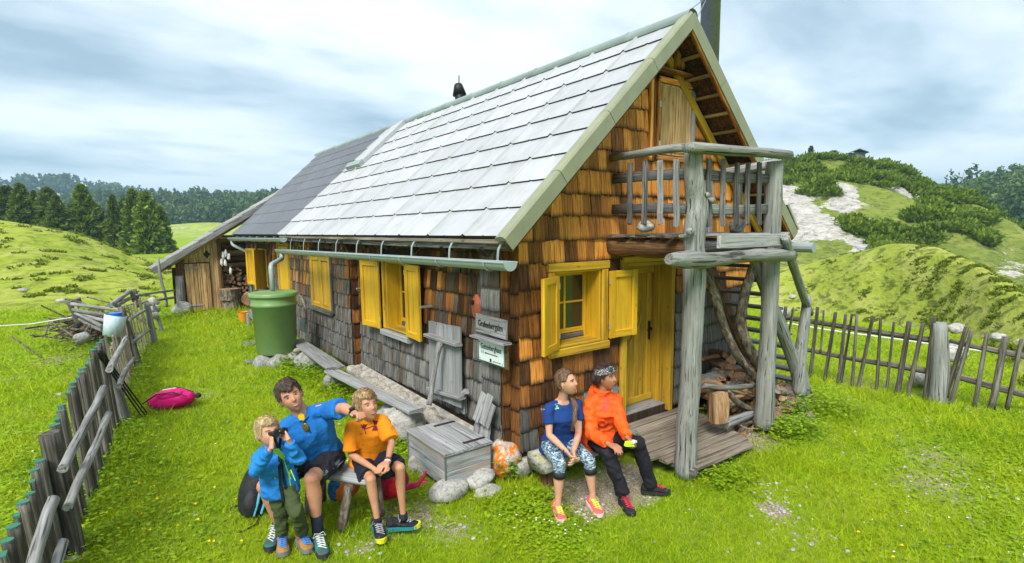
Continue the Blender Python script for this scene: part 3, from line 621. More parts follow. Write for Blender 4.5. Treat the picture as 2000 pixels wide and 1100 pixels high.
# ------------------------------------------------------------------ the hut
HW, HL, EZ, RK = 4.69, 13.95, 2.42, .938      # width, length, eave height (tile top at x=-.48), roof slope
def roofz(x): return EZ+RK*(x+.48) if x < HW/2 else EZ+RK*(HW+.48-x)
hut = empty('alpine_hut', (0, 0, 0), 'old shingled mountain hut with steep light metal roof and yellow shutters', 'hut')
def hp(name, mb_or, mat=None, parent=None, M=None, smooth=False, **k): return mb_or.build(name, mat, parent or hut, M, smooth, **k)
# core walls (dark timber behind the shingles)
def cells(U, Z, holes, fn):
    b = MB()
    for i in range(len(U)-1):
        for j in range(len(Z)-1):
            um, zm = (U[i]+U[i+1])/2, (Z[j]+Z[j+1])/2
            if any(h[0] < um < h[1] and h[2] < zm < h[3] for h in holes): continue
            fn(b, U[i], U[i+1], Z[j], Z[j+1])
    return b
WIN_G = (.50, 1.27, 1.10, 2.0); DOOR_G = (1.74, 2.715, -.02, 2.04)
b = cells([.04, WIN_G[0], WIN_G[1], DOOR_G[0], DOOR_G[1], HW-.04], [-.4, -.02, 1.10, 2.0, 2.04, 2.35], [WIN_G, DOOR_G], lambda b, a, c, d, e: b.box((a, .04, d), (c, .30, e)))
xl = (2.35-EZ+.12)/RK-.48+.02
b.loft([[Vector((.04, y, 2.35)), Vector((HW-.04, y, 2.35)), Vector((HW-.04, y, roofz(HW-.04)-.12)), Vector((HW/2, y, roofz(HW/2)-.14)), Vector((.04, y, roofz(.04)-.12))] for y in (.04, .25)])
gwall = hp('gable_wall', b, M_['darkwood'])
WS = [(2.74, 3.60, .90, 2.0)]; WA = [(11.3, 12.35, .95, 2.02), (8.85, 9.75, .12, 2.18)]
b = cells([.30, 2.74, 3.60, 4.9], [-.4, .90, 2.0, 2.62], WS, lambda b, a, c, d, e: b.box((.04, a, d), (.30, c, e)))
b2 = cells([4.9, 8.85, 9.75, 11.3, 12.35, HL], [-.4, .12, .95, 2.02, 2.18, 2.5], WA, lambda b, a, c, d, e: b.box((-.11, a, d), (.2, c, e)))
b.v, b.f, b.m = b.v, b.f, b.m; b.add(b2.v, b2.f)
b.box((-.11, .22, -.3), (.3, .56, 2.45))
swall = hp('side_wall', b, M_['darkwood'])
b = MB(); b.box((HW-.3, .3, -.4), (HW-.04, HL, 2.6)); b.box((.2, HL-.2, -.4), (HW-.3, HL, 2.6)); b.box((.3, .3, -.35), (HW-.3, HL-.2, -.25))
b.box((.9, .9, -.2), (1.0, HL-.4, 2.4)); b.box((1.0, .9, -.2), (HW-.3, 1.0, 2.4)); hp('rear_wall', b, M_['darkwood'])
b = MB(); b.box((.06, .06, -.7), (HW-.06, HL-.1, -.05)); hp('plinth', b, M_['masonry'])

# shingles -----------------------------------------------------------------
SHV = []
for k in range(10):       # ten shingle shapes, unit width, bottom edge uneven, tapering upwards in thickness
    b = MB(); n = 5; zb = [random.uniform(-.008, .012) for _ in range(n+1)]; sk = random.uniform(-.02, .02); h = .31
    fr = [Vector((-.5+i/n, -.034+random.uniform(-.003, .003), zb[i])) for i in range(n+1)]; bk = [Vector((-.5+i/n, -.008, zb[i]+.002)) for i in range(n+1)]
    md = [Vector((-.5+i/n+sk*.3, -.022+random.uniform(-.003, .003), h*.55)) for i in range(n+1)]; tp = [Vector((-.5+i/n+sk*.3, -.004, h)) for i in range(n+1)]
    for r0, r1 in ((bk, fr), (fr, md), (md, tp)):
        base = len(b.v); b.v += [tuple(v) for v in r0+r1]
        for i in range(n): b.f.append((base+i, base+i+1, base+n+1+i+1, base+n+1+i)); b.m.append(0)
    for e in (0, n):
        base = len(b.v); b.v += [tuple(v) for v in (bk[e], fr[e], md[e], tp[e])]; b.f.append((base, base+1, base+2, base+3) if e else (base+3, base+2, base+1, base)); b.m.append(0)
    SHV.append(b.mesh('shingle'))
SH = []                                   # (matrix, material key, parent, screen size)
def shingle_field(O, U, Nrm, u0, u1, z0, z1, holes, matf, parent, wmin=.10, wmax=.20, row=.27, clip=None, hs=1.):
    O, U, Nrm = Vector(O), Vector(U), Vector(Nrm); z = z0; r = 0
    while z < z1:
        zm = z+row*.5; iv = [(u0, u1)]
        if clip: c = clip(zm); iv = [(max(u0, c[0]), min(u1, c[1]))]
        for h in holes:
            if h[2] < z+row*.75 and h[3] > z+row*.25:
                iv = [q for a, c_ in iv for q in ((a, min(c_, h[0])), (max(a, h[1]), c_)) if q[1]-q[0] > .02]
        for a, c_ in iv:
            if c_-a < .02: continue
            x = a
            while x < c_-1e-4:
                w = random.uniform(wmin, wmax)
                if c_-x-w < wmin*.6: w = c_-x
                k = random.randrange(len(SHV)); zz = z+random.uniform(-.010, .010)-(.01 if r % 2 else 0)
                top = min(1.0, (z1-zz)/.31)
                if clip and zz > 2.0: xx = x if x < HW/2 else x+w; un = roofz(min(max(xx, 0), HW))-.10; top = min(1., (un+.05-zz)/.31); top = max(top, .36)
                X = U*(w-.007); Z = Vector((0, 0, 1))*(hs*max(.35, top)); Y = -Nrm
                p = O+U*(x+w/2)+Vector((0, 0, zz))+Nrm*random.uniform(-.004, .006)
                rot = Matrix.Rotation(random.uniform(-.012, .012), 3, Nrm)
                M = Matrix((rot @ X, Y, rot @ Z)).transposed().to_4x4(); M.translation = p
                d = (p-Vector(CAMP)).length; vis = abs((p-Vector(CAMP)).normalized().dot(Nrm))
                SH.append((M, matf(x+w/2, zz), parent, w*vis/d/d)); x += w
        z += row; r += 1
def pick(*kw):
    t = random.random()*sum(w for _, w in kw)
    for k, w in kw:
        t -= w
        if t <= 0: return k
    return kw[-1][0]
def gcol(x, z):
    if z > 2.0: return pick(('sh_o', 9), ('sh_b', 1.8))
    if x < .48:
        if z < .3: return pick(('sh_g', 4), ('sh_k', 3))
        return pick(('sh_b', 5), ('sh_o', 3 if z > 1 else 1), ('sh_k', 3))
    if x > 2.8: return pick(('sh_g', 6), ('sh_gb', 2)) if z < 1.35 else pick(('sh_b', 2), ('sh_o', 3), ('sh_k', 1))
    if z < .25: return pick(('sh_k', 4), ('sh_g', 2), ('sh_b', 1))
    return pick(('sh_k', 5), ('sh_b', 4), ('sh_o', 1 if z < 1 else 5))
def scol(y, z):
    if z > 1.75: return pick(('sh_k', 6), ('sh_b', 4), ('sh_gb', 2))
    if z > 1.05: return pick(('sh_b', 4), ('sh_gb', 4), ('sh_k', 3), ('sh_o', .6))
    if z > .75: return pick(('sh_gb', 4), ('sh_g', 4), ('sh_k', 2))
    return pick(('sh_g', 9), ('sh_gb', 1.5))
def acol(y, z):
    if 7.2 < y < 8.9 and z > 1.1: return pick(('sh_o', 3), ('sh_g', 3), ('sh_b', 2), ('sh_gb', 2))
    if z > 1.6: return pick(('sh_b', 4), ('sh_gb', 3), ('sh_k', 3), ('sh_o', 1))
    return pick(('sh_g', 9), ('sh_gb', 3)) if z < 1.0 else pick(('sh_g', 3), ('sh_gb', 4), ('sh_b', 2))
gclip = lambda z: ((z-EZ+.10)/RK-.48+.02, HW-((z-EZ+.10)/RK-.48+.02)) if z > 2.3 else (0, HW)
shingle_field((0, .03, 0), (1, 0, 0), (0, -1, 0), 0, HW, -.06, 4.95, [(.40, 1.40, 1.02, 2.12), (1.62, 2.80, -.1, 2.14), (2.12, 3.10, 3.40, 4.52)], gcol, gwall, .12, .22, clip=lambda z: gclip(z))
shingle_field((.03, 4.85, 0), (0, -1, 0), (-1, 0, 0), 0, 4.27, .06, 2.5, [(1.15, 2.22, .82, 2.08)], lambda u, z: scol(4.85-u, z), swall, .075, .14)
shingle_field((-.12, .57, 0), (0, -1, 0), (-1, 0, 0), 0, .37, -.05, 2.3, [], lambda u, z: pick(('sh_g', 8), ('sh_gb', 1)) if z < 1.1 else pick(('sh_g', 2), ('sh_gb', 4), ('sh_b', 1)), swall, .15, .2)
shingle_field((-.12, .21, 0), (1, 0, 0), (0, -1, 0), 0, .15, -.05, 2.35, [], lambda u, z: pick(('sh_k', 5), ('sh_b', 2)), swall, .14, .16)
shingle_field((.03, .20, 0), (0, -1, 0), (-1, 0, 0), 0, .18, -.1, 2.35, [], lambda u, z: pick(('sh_k', 3), ('sh_b', 3)), swall, .16, .2)
shingle_field((-.12, 13.9, 0), (0, -1, 0), (-1, 0, 0), 0, 9.0, .0, 2.4, [(1.45, 2.75, .85, 2.1), (4.1, 5.1, -.1, 2.25), (6.75, 8.15, .85, 2.1)], lambda u, z: acol(13.9-u, z), swall, .07, .13)
shingle_field((-.12, 4.89, 0), (1, 0, 0), (0, -1, 0), 0, .15, .0, 2.4, [], lambda u, z: pick(('sh_k', 5), ('sh_b', 2)), swall, .14, .16)
SH.sort(key=lambda s: -s[3]*(1 if s[1] else 1))
cnt = {}; rest = {}
for M, mk, par, sz in SH:
    key = par.name; cnt[key] = cnt.get(key, 0)+1
    if cnt[key] <= 285:
        me = SHV[hash((round(M.translation.x*97), round(M.translation.y*89), round(M.translation.z*83))) % 10]
        if not me.materials: me.materials.append(M_['sh_o'])
        o = bpy.data.objects.new('shingle', me); COL.objects.link(o); o.parent = par; o.matrix_local = WM[par.name].inverted() @ M
        o.material_slots[0].link = 'OBJECT'; o.material_slots[0].material = M_[mk]
    else: rest.setdefault(key, []).append((M, mk, par))
for key, ls in rest.items():
    keys = ['sh_o', 'sh_b', 'sh_k', 'sh_g', 'sh_gb']; b = MB()
    for M, mk, par in ls:
        src = SHV[random.randrange(10)]; b.add([M @ v.co for v in src.vertices], [tuple(p.vertices) for p in src.polygons], keys.index(mk))
    o = link('shingle_cladding', b.mesh('shingle_cladding', [M_[k] for k in keys]), None, ls[0][2]); o['kind'] = 'stuff'
# gable window ---------------------------------------------------------------
Y = M_['yellow']; YO = M_['yellowold']
def bx(name, a, b_, mat, parent=None, M=None, ch=.004, **k):
    """box-shaped board in the hut's axes, its grain along the longest side"""
    a, b_ = Vector(a), Vector(b_); d = b_-a; ax = max(range(3), key=lambda i: d[i]); c = (a+b_)/2
    p0 = c.copy(); p1 = c.copy(); p0[ax] = a[ax]; p1[ax] = b_[ax]; o = [i for i in range(3) if i != ax]
    up = Vector((0, 0, 0)); up[o[1]] = 1; Mf, ln = frame(p0, p1, up)
    # local x lies along axis o[0], local y along o[1]
    me = plank_mesh(d[o[0]], d[o[1]], ln, ch=min(.1, ch/min(d[o[0]], d[o[1]])), n=2, warp=0)
    return link(name, me, mat, parent or hut, (M @ Mf) if M else Mf, **k)
def panel_shutter(M, w, h, mat, diamond=False, name='shutter', boards=1, t=.028):
    """shutter lying in local x (0..w), z (0..h), front towards -y"""
    r = bx(name, (.005, -.004, .005), (w-.005, t*.5, h-.005), mat, hut, M); WM[r.name] = WM[r.name]
    s = .085
    for n_, a, c in (('stile', (0, -t, 0), (s, -.005, h)), ('stile', (w-s, -t, 0), (w, -.005, h)), ('cross_rail', (s+.001, -t, h-s), (w-s-.001, -.005, h)), ('cross_rail', (s+.001, -t, 0), (w-s-.001, -.005, s*1.1))):
        bx(n_, a, c, mat, r, M)
    if diamond:
        b = MB(); c = Vector((w/2, -.02, h*.55)); q = .13; b.loft([[c+Vector((q, y, 0)), c+Vector((0, y, q)), c+Vector((-q, y, 0)), c+Vector((0, y, -q))] for y in (0, -.012)]); b.build('diamond', mat, r, M)
    for z in (.12, h-.16):
        b = MB(); b.tube([M @ Vector((-.012, -.02, z)), M @ Vector((-.012, -.02, z+.07))], .009, 6); b.build('hinge', M_['brass'], r)
    return r
def RT(p, a): return T3(p) @ Matrix.Rotation(a, 4, 'Z')
bx('window_trim', (.40, -.03, 2.0), (1.40, .02, 2.10), YO); bx('window_trim', (1.28, -.025, 1.1), (1.385, .02, 1.995), YO)
bx('window_trim', (.41, -.025, 1.1), (.50, .02, 1.995), YO); bx('window_sill', (.42, -.06, 1.0), (1.38, .02, 1.095), YO)
def casement(M, w, h, depth):
    """lining, frame, cross bars, four panes; opening local x 0..w, z 0..h, going back along +y"""
    bx('window_lining', (0, 0, 0), (.022, depth, h), Y, hut, M); bx('window_lining', (w-.022, 0, 0), (w, depth, h), Y, hut, M)
    bx('window_lining', (.023, 0, h-.022), (w-.023, depth, h), Y, hut, M); bx('window_ledge', (.023, -.03, 0), (w-.023, depth, .03), M_['board'] if False else YO, hut, M)
    r = bx('window', (.024, depth-.03, .032), (.075, depth+.02, h-.024), Y, hut, M)
    for a, c in (((w-.075, depth-.03, .032), (w-.024, depth+.02, h-.024)), ((.077, depth-.03, h-.08), (w-.077, depth+.02, h-.024)), ((.077, depth-.03, .10), (w-.077, depth+.02, .16))): bx('window_frame', a, c, Y, r, M)
    bx('weather_bar', (.077, depth-.04, .034), (w-.077, depth, .095), M_['greydark'], r, M)
    bx('glazing_bar', (w/2-.014, depth-.025, .162), (w/2+.014, depth+.01, h-.082), Y, r, M)
    zc = (.16+h-.08)/2
    for s in (0, 1): bx('glazing_bar', ((.077, w/2+.016)[s], depth-.025, zc-.012), ((w/2-.016, w-.077)[s], depth+.01, zc+.012), Y, r, M)
    for s in (0, 1):
        for q in (0, 1):
            b = MB(); b.box(((.077, w/2+.015)[s], depth-.008, (.162, zc+.013)[q]), ((w/2-.015, w-.077)[s], depth-.004, (zc-.013, h-.082)[q])); b.build('pane', M_['glass'], r, M)
    b = MB(); 
    for s, x0 in ((1, .09), (-1, w-.09)):                        # curtains inside
        rg = []
        for i in range(9): rg.append(Vector((x0+s*(i*.017), depth+.07+.012*math.sin(i*2.3), .14)))
        base = len(b.v)
        for z in (.14, h-.08): b.v += [(p.x, p.y, z) for p in rg]
        for i in range(8): b.f.append((base+i, base+i+1, base+9+i+1, base+9+i)); b.m.append(0)
    b.build('curtain', M_['curtain'], r, M)
casement(T3((.50, .0, 1.10)), .77, .90, .26)
panel_shutter(T3((.525, -.035, 1.10)) @ Matrix.Rotation(R_(-154), 4, 'Z') @ Matrix.Diagonal((1, -1, 1, 1)), .44, .86, Y)
panel_shutter(RT((1.37, -.05, 1.12), R_(-4)), .47, .85, Y)
# door
bx('door_frame', (1.66, -.03, -.05), (1.74, .05, 2.05), YO); bx('door_frame', (2.645, -.035, -.10), (2.72, .36, 2.05), YO); bx('door_lintel', (1.66, -.035, 2.05), (2.72, .05, 2.13), Y)
bx('door_lining', (1.742, .05, 1.985), (2.64, .36, 2.045), YO); bx('doorstep', (1.74, .05, -.10), (2.64, .36, .0), M_['grey'])
door = bx('door', (1.745, .31, .0), (2.635, .34, 1.98), YO)
for i in range(7):
    x = 1.76+i*.124; bx('door_board', (x, .292, .02), (x+.119, .309, 1.93), YO, door)
bx('door_rail', (1.75, .27, .005), (2.63, .291, .10), YO, door); bx('door_rail', (1.75, .27, 1.86), (2.63, .291, 1.975), YO, door)
b = MB(); c = Vector((2.13, .29, 1.22)); 
for q0, q1 in ((.27, .245), (.16, .14)):
    for k in range(4):
        e = [Vector((q0, 0, 0)), Vector((0, 0, q0*1.25)), Vector((-q0, 0, 0)), Vector((0, 0, -q0*1.25))]; a, d = e[k], e[(k+1) % 4]
        b.loft([[c+p+Vector((0, y, 0)) for p in (a, d, d*(q1/q0), a*(q1/q0))] for y in (0, -.018)])
b.build('diamond_moulding', YO, door)
b = MB(); b.box((2.53, .262, .90), (2.565, .272, 1.17)); b.tube([(2.547, .265, 1.06), (2.547, .22, 1.06), (2.45, .215, 1.055)], .010, 8); b.ell((2.547, .235, 1.06), (.022, .022, .022)); hp('door_handle', b, M_['black'], door)
# attic door and the boxes around it
bx('attic_board', (2.13, -.03, 3.36), (2.19, .02, 4.46), M_['sh_o']); bx('attic_board', (2.20, -.02, 3.36), (2.245, .02, 4.44), M_['sh_b'])
ad_ = bx('attic_hatch', (2.30, -.03, 3.46), (2.99, .0, 4.36), M_['barn'])
for i, x in enumerate((2.33, 2.47, 2.61, 2.75, 2.86)):
    bx('hatch_board', (x, -.045, 3.50), (x+(.135 if i < 3 else .105), -.031, 4.33), M_['barn'], ad_)
for a, c in (((2.25, -.05, 3.44), (2.30, .01, 4.40)), ((2.99, -.05, 3.44), (3.06, .01, 4.40)), ((2.25, -.055, 4.37), (3.06, .01, 4.44)), ((2.22, -.06, 3.38), (3.08, .01, 3.44))): bx('hatch_frame', a, c, M_['sh_o'] if a[0] < 2.9 else M_['grey'])
bx('ledge_board', (2.12, -.16, 4.49), (3.16, .02, 4.52), M_['sh_b'])
bb = bx('nest_box', (2.53, -.13, 4.55), (2.68, .0, 4.80), M_['sh_o']); b = MB(); b.box((2.515, -.16, 4.805), (2.695, .02, 4.825)); hp('box_roof', b, M_['brown'], bb)
b = MB(); b.tube([(2.605, -.128, 4.69), (2.605, -.134, 4.69)], .022, 12); hp('entrance_hole', b, M_['black'], bb)
for z in (3.55, 4.05): b = MB(); b.box((2.262, -.066, z), (2.292, -.052, z+.07)); hp('hinge', b, M_['brass'])
# side window 1
Ms = T3((.0, 3.60, .90)) @ Matrix.Rotation(R_(-90), 4, 'Z')
casement(Ms, .86, 1.10, .26)
bx('window_sill', (-.10, 2.66, .80), (.03, 3.68, .885), M_['grey']); bx('window_trim', (-.045, 2.66, 2.0), (.02, 3.68, 2.07), YO)
bx('window_trim', (-.04, 3.605, .9), (.02, 3.68, 1.995), YO); bx('window_trim', (-.04, 2.66, .9), (.02, 2.735, 1.995), YO)
panel_shutter(T3((-.065, 3.70, .88)) @ Matrix.Rotation(R_(97), 4, 'Z') @ Matrix.Diagonal((1, -1, 1, 1)), .60, 1.12, Y)
panel_shutter(T3((-.07, 2.70, .91)) @ Matrix.Rotation(R_(-94), 4, 'Z'), .52, 1.09, Y)
for p in ((-.03, 4.42, 1.48), (-.03, 2.02, 1.42)):
    bx('shutter_catch', (p[0]-.16, p[1]-.025, p[2]), (p[0]+.02, p[1]+.025, p[2]+.03), M_['grey'])
# side window 2 with closed shutters
for a, c in (((-.175, 5.80, .88), (-.11, 5.87, 2.08)), ((-.175, 7.10, .88), (-.11, 7.17, 2.08)), ((-.18, 5.872, 2.0), (-.11, 7.098, 2.08))): bx('window_trim', a, c, M_['greydark'] if a[1] < 5.85 else YO)
bx('window_sill', (-.21, 5.872, .84), (-.11, 7.098, .92), M_['greydark'])
panel_shutter(T3((-.15, 7.09, .93)) @ Matrix.Rotation(R_(-90), 4, 'Z'), .60, 1.06, YO)
panel_shutter(T3((-.15, 6.48, .93)) @ Matrix.Rotation(R_(-90), 4, 'Z'), .60, 1.06, YO)
# far window and door
casement(T3((-.13, 12.35, .95)) @ Matrix.Rotation(R_(-90), 4, 'Z'), 1.05, 1.07, .22)
panel_shutter(T3((-.16, 12.38, .95)) @ Matrix.Rotation(R_(110), 4, 'Z') @ Matrix.Diagonal((1, -1, 1, 1)), .52, 1.07, Y)
panel_shutter(T3((-.16, 11.28, .95)) @ Matrix.Rotation(R_(-135), 4, 'Z'), .52, 1.07, Y, True)
fd = bx('door', (-.16, 8.87, .12), (-.12, 9.73, 2.15), YO)
for i in range(6): bx('door_board', (-.18, 8.88+i*.142, .14), (-.161, 8.88+i*.142+.137, 2.13), Y, fd)
for a, c in (((-.2, 8.77, .05), (-.11, 8.86, 2.24)), ((-.2, 9.74, .05), (-.11, 9.83, 2.24)), ((-.2, 8.862, 2.16), (-.11, 9.738, 2.24))): bx('door_frame', a, c, YO)

# ------------------------------------------------------------------ roof
def RP(x, y, h=0.):                        # point on the tile plane, left slope, raised by h along the normal
    n = Vector((-RK, 0, 1)).normalized(); return Vector((x, y, roofz(x) if x < HW/2 else EZ+RK*(x+.48)))+n*h
SLN = math.hypot(1, RK); XR = HW/2
def tile_mesh(w, l, ribs, hr=.024, wr=.022, lift=.016, mid=None):
    prof = []
    for r_ in ribs: h_ = hr*(.22 if mid and abs(r_-mid) < .05 else 1); prof += [(r_-wr, 0), (r_-wr*.45, h_), (r_+wr*.45, h_), (r_+wr, 0)]
    prof = [(0, 0)]+[p for p in prof if 0 < p[0] < w-.04]+[(w-.032, 0), (w-.028, -.012), (w, -.012)]
    b = MB(); n = len(prof)
    rows = [(-.003, lift-.026), (0, lift+.004), (l*.5, lift*.55-.001), (l+.03, 0)]
    for y, z in rows: b.v += [(u, y, h+z) for u, h in prof]
    for i in range(len(rows)-1):
        for j in range(n-1): b.f.append((i*n+j, i*n+j+1, (i+1)*n+j+1, (i+1)*n+j)); b.m.append(0)
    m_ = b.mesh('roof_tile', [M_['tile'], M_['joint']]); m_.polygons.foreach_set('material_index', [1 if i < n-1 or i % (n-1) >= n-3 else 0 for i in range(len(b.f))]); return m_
nrow = 9; dx = (XR+.48)/nrow; sl = dx*SLN
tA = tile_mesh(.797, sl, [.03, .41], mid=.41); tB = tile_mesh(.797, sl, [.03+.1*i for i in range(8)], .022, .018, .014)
ex = Vector((0, -1, 0)); ey = Vector((1, 0, RK)).normalized(); ez = ex.cross(ey)
left_roof = MB(); left_roof.loft([[Vector((-.44, y, roofz(-.44)-.03)), Vector((XR, y, roofz(XR)-.03)), Vector((XR, y, roofz(XR)-.10)), Vector((-.44, y, roofz(-.44)-.10))] for y in (-.40, HL+.12)])
left_roof = hp('roof', left_roof, M_['darkwood'])
for r in range(nrow):
    for c in range(19):
        y = .41-.85+.8*(c+1)+.0                     # far edge of the tile (local x runs towards the camera)
        y = -.42+.797*(c+1)+.003*c
        if y > HL+.6: continue
        dark = c >= 11
        M = Matrix((ex, ey, ez)).transposed().to_4x4(); M.translation = RP(-.48+dx*r, y)
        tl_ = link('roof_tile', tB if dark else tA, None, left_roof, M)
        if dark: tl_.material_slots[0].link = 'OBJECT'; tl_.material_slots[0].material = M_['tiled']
# other slope, seen only from the side
b = MB(); b.loft([[Vector((HW+.46, y, roofz(HW+.46)-.10)), Vector((XR, y, roofz(XR)-.10)), Vector((XR, y, roofz(XR)-.03)), Vector((HW+.46, y, roofz(HW+.46)-.03))] for y in (-.40, HL+.12)]); rr_ = hp('roof', b, M_['darkwood'])
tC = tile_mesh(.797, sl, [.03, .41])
for r in range(nrow):
    for c in range(18):
        ex2 = Vector((0, 1, 0)); ey2 = Vector((-1, 0, RK)).normalized(); ez2 = ex2.cross(ey2)
        M = Matrix((ex2, ey2, ez2)).transposed().to_4x4(); x = HW+.48-dx*r; M.translation = Vector((x, -.42+.80*c, roofz(x)))
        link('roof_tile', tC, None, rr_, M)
# eave boards, rafters' ends
plank('eave_board', (-.40, -.40, 2.335), (-.40, HL, 2.335), .045, .10, M_['greydark'], hut, warp=.01, n=14)
plank('eave_board', (-.455, -.42, 2.375), (-.455, 8.3, 2.385), .03, .045, M_['board'], hut, warp=.006, n=14)
for i in range(16): plank('rafter_end', (-.40, .1+i*.86, 2.25+.0), (.25, .1+i*.86, 2.25+.62), .09, .12, M_['darkwood'], hut)
# rakes
def rake(side, y0, y1, seg=4):
    for k in range(seg):
        a, c = k/seg, (k+1)/seg
        def X(t): return (-.52+(XR+.52)*t) if side < 0 else (HW+.52-(XR+.52)*t)
        b = MB(); prof = [(y0, -.12), (y0-.012, .03), (y0+.004, .055), (y0+.05, .062), (y1-.03, .045), (y1, .02), (y1, .0), (y0+.012, .0), (y0+.012, -.12)]
        n = Vector((-RK*(-side if side > 0 else 1), 0, 1)).normalized() if side < 0 else Vector((RK, 0, 1)).normalized()
        rings = []
        for t in (a, c-.002):
            x = X(t); base = Vector((x, 0, roofz(x) if 0 < t < 1 else EZ+RK*(XR+.52)*t-RK*.04)); rings.append([base+Vector((0, y, 0))+n*h for y, h in prof])
        b.loft(rings); hp('rake_trim', b, M_['trim'])
rake(-1, -.47, -.30); rake(1, -.47, -.30)
plank('barge_board', (-.47, -.43, roofz(-.47)-.11), (XR, -.43, roofz(XR)-.11), .05, .13, M_['brown'], hut); plank('barge_board', (HW+.47, -.43, roofz(-.47)-.11), (XR, -.43, roofz(XR)-.11), .05, .13, M_['sh_b'], hut)
for i in range(13):
    x = HW+.40-i*.225
    bx('roof_lath', (x-.02, -.40, roofz(x)-.165-.0), (x+.045, -.02, roofz(x)-.13), M_['barn'])
    if i < 12:
        b = MB(); x2 = x-.225
        for j in range(3): b.loft([[Vector((x, y, roofz(x)-.112)), Vector((x2, y, roofz(x2)-.104)), Vector((x2, y, roofz(x2)-.094)), Vector((x, y, roofz(x)-.10))] for y in (-.40+j*.13, -.28+j*.13)])
        hp('underlay_shingle', b, M_['sh_k'])
    x = -.40+i*.225
    bx('roof_lath', (x-.045, -.40, roofz(x)-.165), (x+.02, -.02, roofz(x)-.13), M_['brown'])
plank('wall_rafter', (HW+.3, -.035, roofz(HW+.3)-.28), (XR-.1, -.035, roofz(XR)-.20), .05, .12, YO, hut)
plank('wall_rafter', (-.2, -.035, roofz(-.2)-.24), (XR+.05, -.035, roofz(XR)-.24), .05, .10, M_['brown'], hut)
# ridge
for i in range(15):
    y = -.47+i*.985
    if y > HL: break
    b = MB(); ring = lambda y, k: [Vector((XR+s*k*math.sin(a), y, roofz(XR)-.02+k*math.cos(a)*.95)) for s, a in [(1, R_(q)) for q in range(-115, 116, 23)]]
    b.loft([ring(y, .098), ring(y+.03, .104), ring(y+.04, .094), ring(y+1.0, .094)], cap=False, closed=False); hp('ridge_cap', b, M_['ridge'], smooth=True)
# cover sheet over the joint, low snow box at its foot
b = MB(); P4 = [RP(1.22, 8.10, .05), RP(1.22, 7.32, .09), RP(2.33, 7.32, .09), RP(2.33, 8.10, .05)]; Q4 = [RP(1.22, 8.10, .01), RP(1.22, 7.32, .01), RP(2.33, 7.32, .01), RP(2.33, 8.10, .01)]
b.loft([Q4, P4]); hp('cover_sheet', b, M_['tile'])
b = MB(); b.loft([[RP(1.12, y, .01), RP(1.12, y, .10), RP(1.22, y, .12), RP(1.22, y, .01)] for y in (7.28, 8.15)]); hp('cover_box', b, M_['ridge'])
# chimney pipe with guy wires, small vent
chx, chy = 4.39, .66
b = MB(); b.lathe([(.15, 3.2), (.15, 6.1), (.165, 6.1), (.165, 6.16), (.15, 6.16), (.15, 9.0)], 24, T3((chx, chy, 0)), cap=True); ch = hp('chimney_pipe', b, M_['zinc'], smooth=True)
b = MB(); b.lathe([(.34, 3.15), (.2, 3.6), (.155, 3.75)], 20, T3((chx, chy, 0))); hp('flashing', b, M_['zinc'], ch)
for q in ((XR, -.35), (XR+.25, -.35)): b = MB(); b.tube([(chx-.1, chy, 6.1), (q[0], q[1], roofz(XR)+.05)], .006, 5); hp('guy_wire', b, M_['zinc'], ch)
v = onp(0, 899, 196, 2.75)
b = MB(); b.lathe([(.11, -.5), (.11, .1), (.10, .12), (.15, .12), (.09, .34), (.07, .36)], 16, T3(v) @ Matrix.Rotation(R_(-12), 4, 'X')); vt = hp('vent_pipe', b, M_['black'], cap if False else hut, smooth=True)
b = MB(); b.tube([v+Vector((0, .05, .2)), v+Vector((0, .03, .52))], .012, 6); hp('vent_rod', b, M_['iron'], vt)
# gutters
def gutter(p0, p1, r, nb, z_eave, name='gutter'):
    p0, p1 = Vector(p0), Vector(p1); d = (p1-p0).normalized(); n = 12; b = MB(); rings = []
    side = Vector((1, 0, 0))
    def ring(p, k, lip=True):
        pts = [p+Vector((math.cos(a)*k, 0, math.sin(a)*k)) for a in [math.pi+math.pi*j/n for j in range(n+1)]]
        return pts
    outer = [ring(p0+(p1-p0)*t, r) for t in (0, .25, .5, .75, 1)]; inner = [ring(p0+(p1-p0)*t, r-.006) for t in (0, .25, .5, .75, 1)]
    b.loft([o_+list(reversed(i_)) for o_, i_ in zip(outer, inner)], cap=False)
    b.tube([p0+Vector((-r, 0, .004)), p1+Vector((-r, 0, .004))], .011, 6); b.tube([p0+Vector((r, 0, .004)), p1+Vector((r, 0, .004))], .009, 6)
    for p in (p0, p1): b.add(ring(p, r-.001), [tuple(range(n+1))])
    g = hp(name, b, M_['gutter'])
    for i in range(nb):
        p = p0+(p1-p0)*((i+.35)/nb); b = MB(); k = r+.010
        pts = [p+Vector((math.cos(a)*k, 0, math.sin(a)*k)) for a in [math.pi+math.pi*j/8 for j in range(9)]]
        e = Vector((-.44, p.y, z_eave)); pts += [p+Vector((r+.012, 0, .05)), Vector((p.x+r+.02, p.y, (p.z+z_eave)/2+.02)), Vector((p.x+r+.05, p.y, z_eave-.03)), e+Vector((.06, 0, -.01))]
        rg = []
        for q in range(len(pts)):
            t = (pts[min(q+1, len(pts)-1)]-pts[max(q-1, 0)]).normalized(); nn = t.cross(Vector((0, 1, 0)))
            rg.append([pts[q]+Vector((0, s*.016, 0))+nn*o2 for s, o2 in ((-1, -.003), (1, -.003), (1, .003), (-1, .003))])
        b.loft(rg); b.build('gutter_bracket', M_['gutter'], g)
    return g
g1 = gutter((-.61, -.66, 2.185), (-.60, 7.9, 2.10), .078, 9, 2.38)
g2 = gutter((-.60, 7.45, 2.345), (-.60, 13.7, 2.315), .075, 7, 2.40)
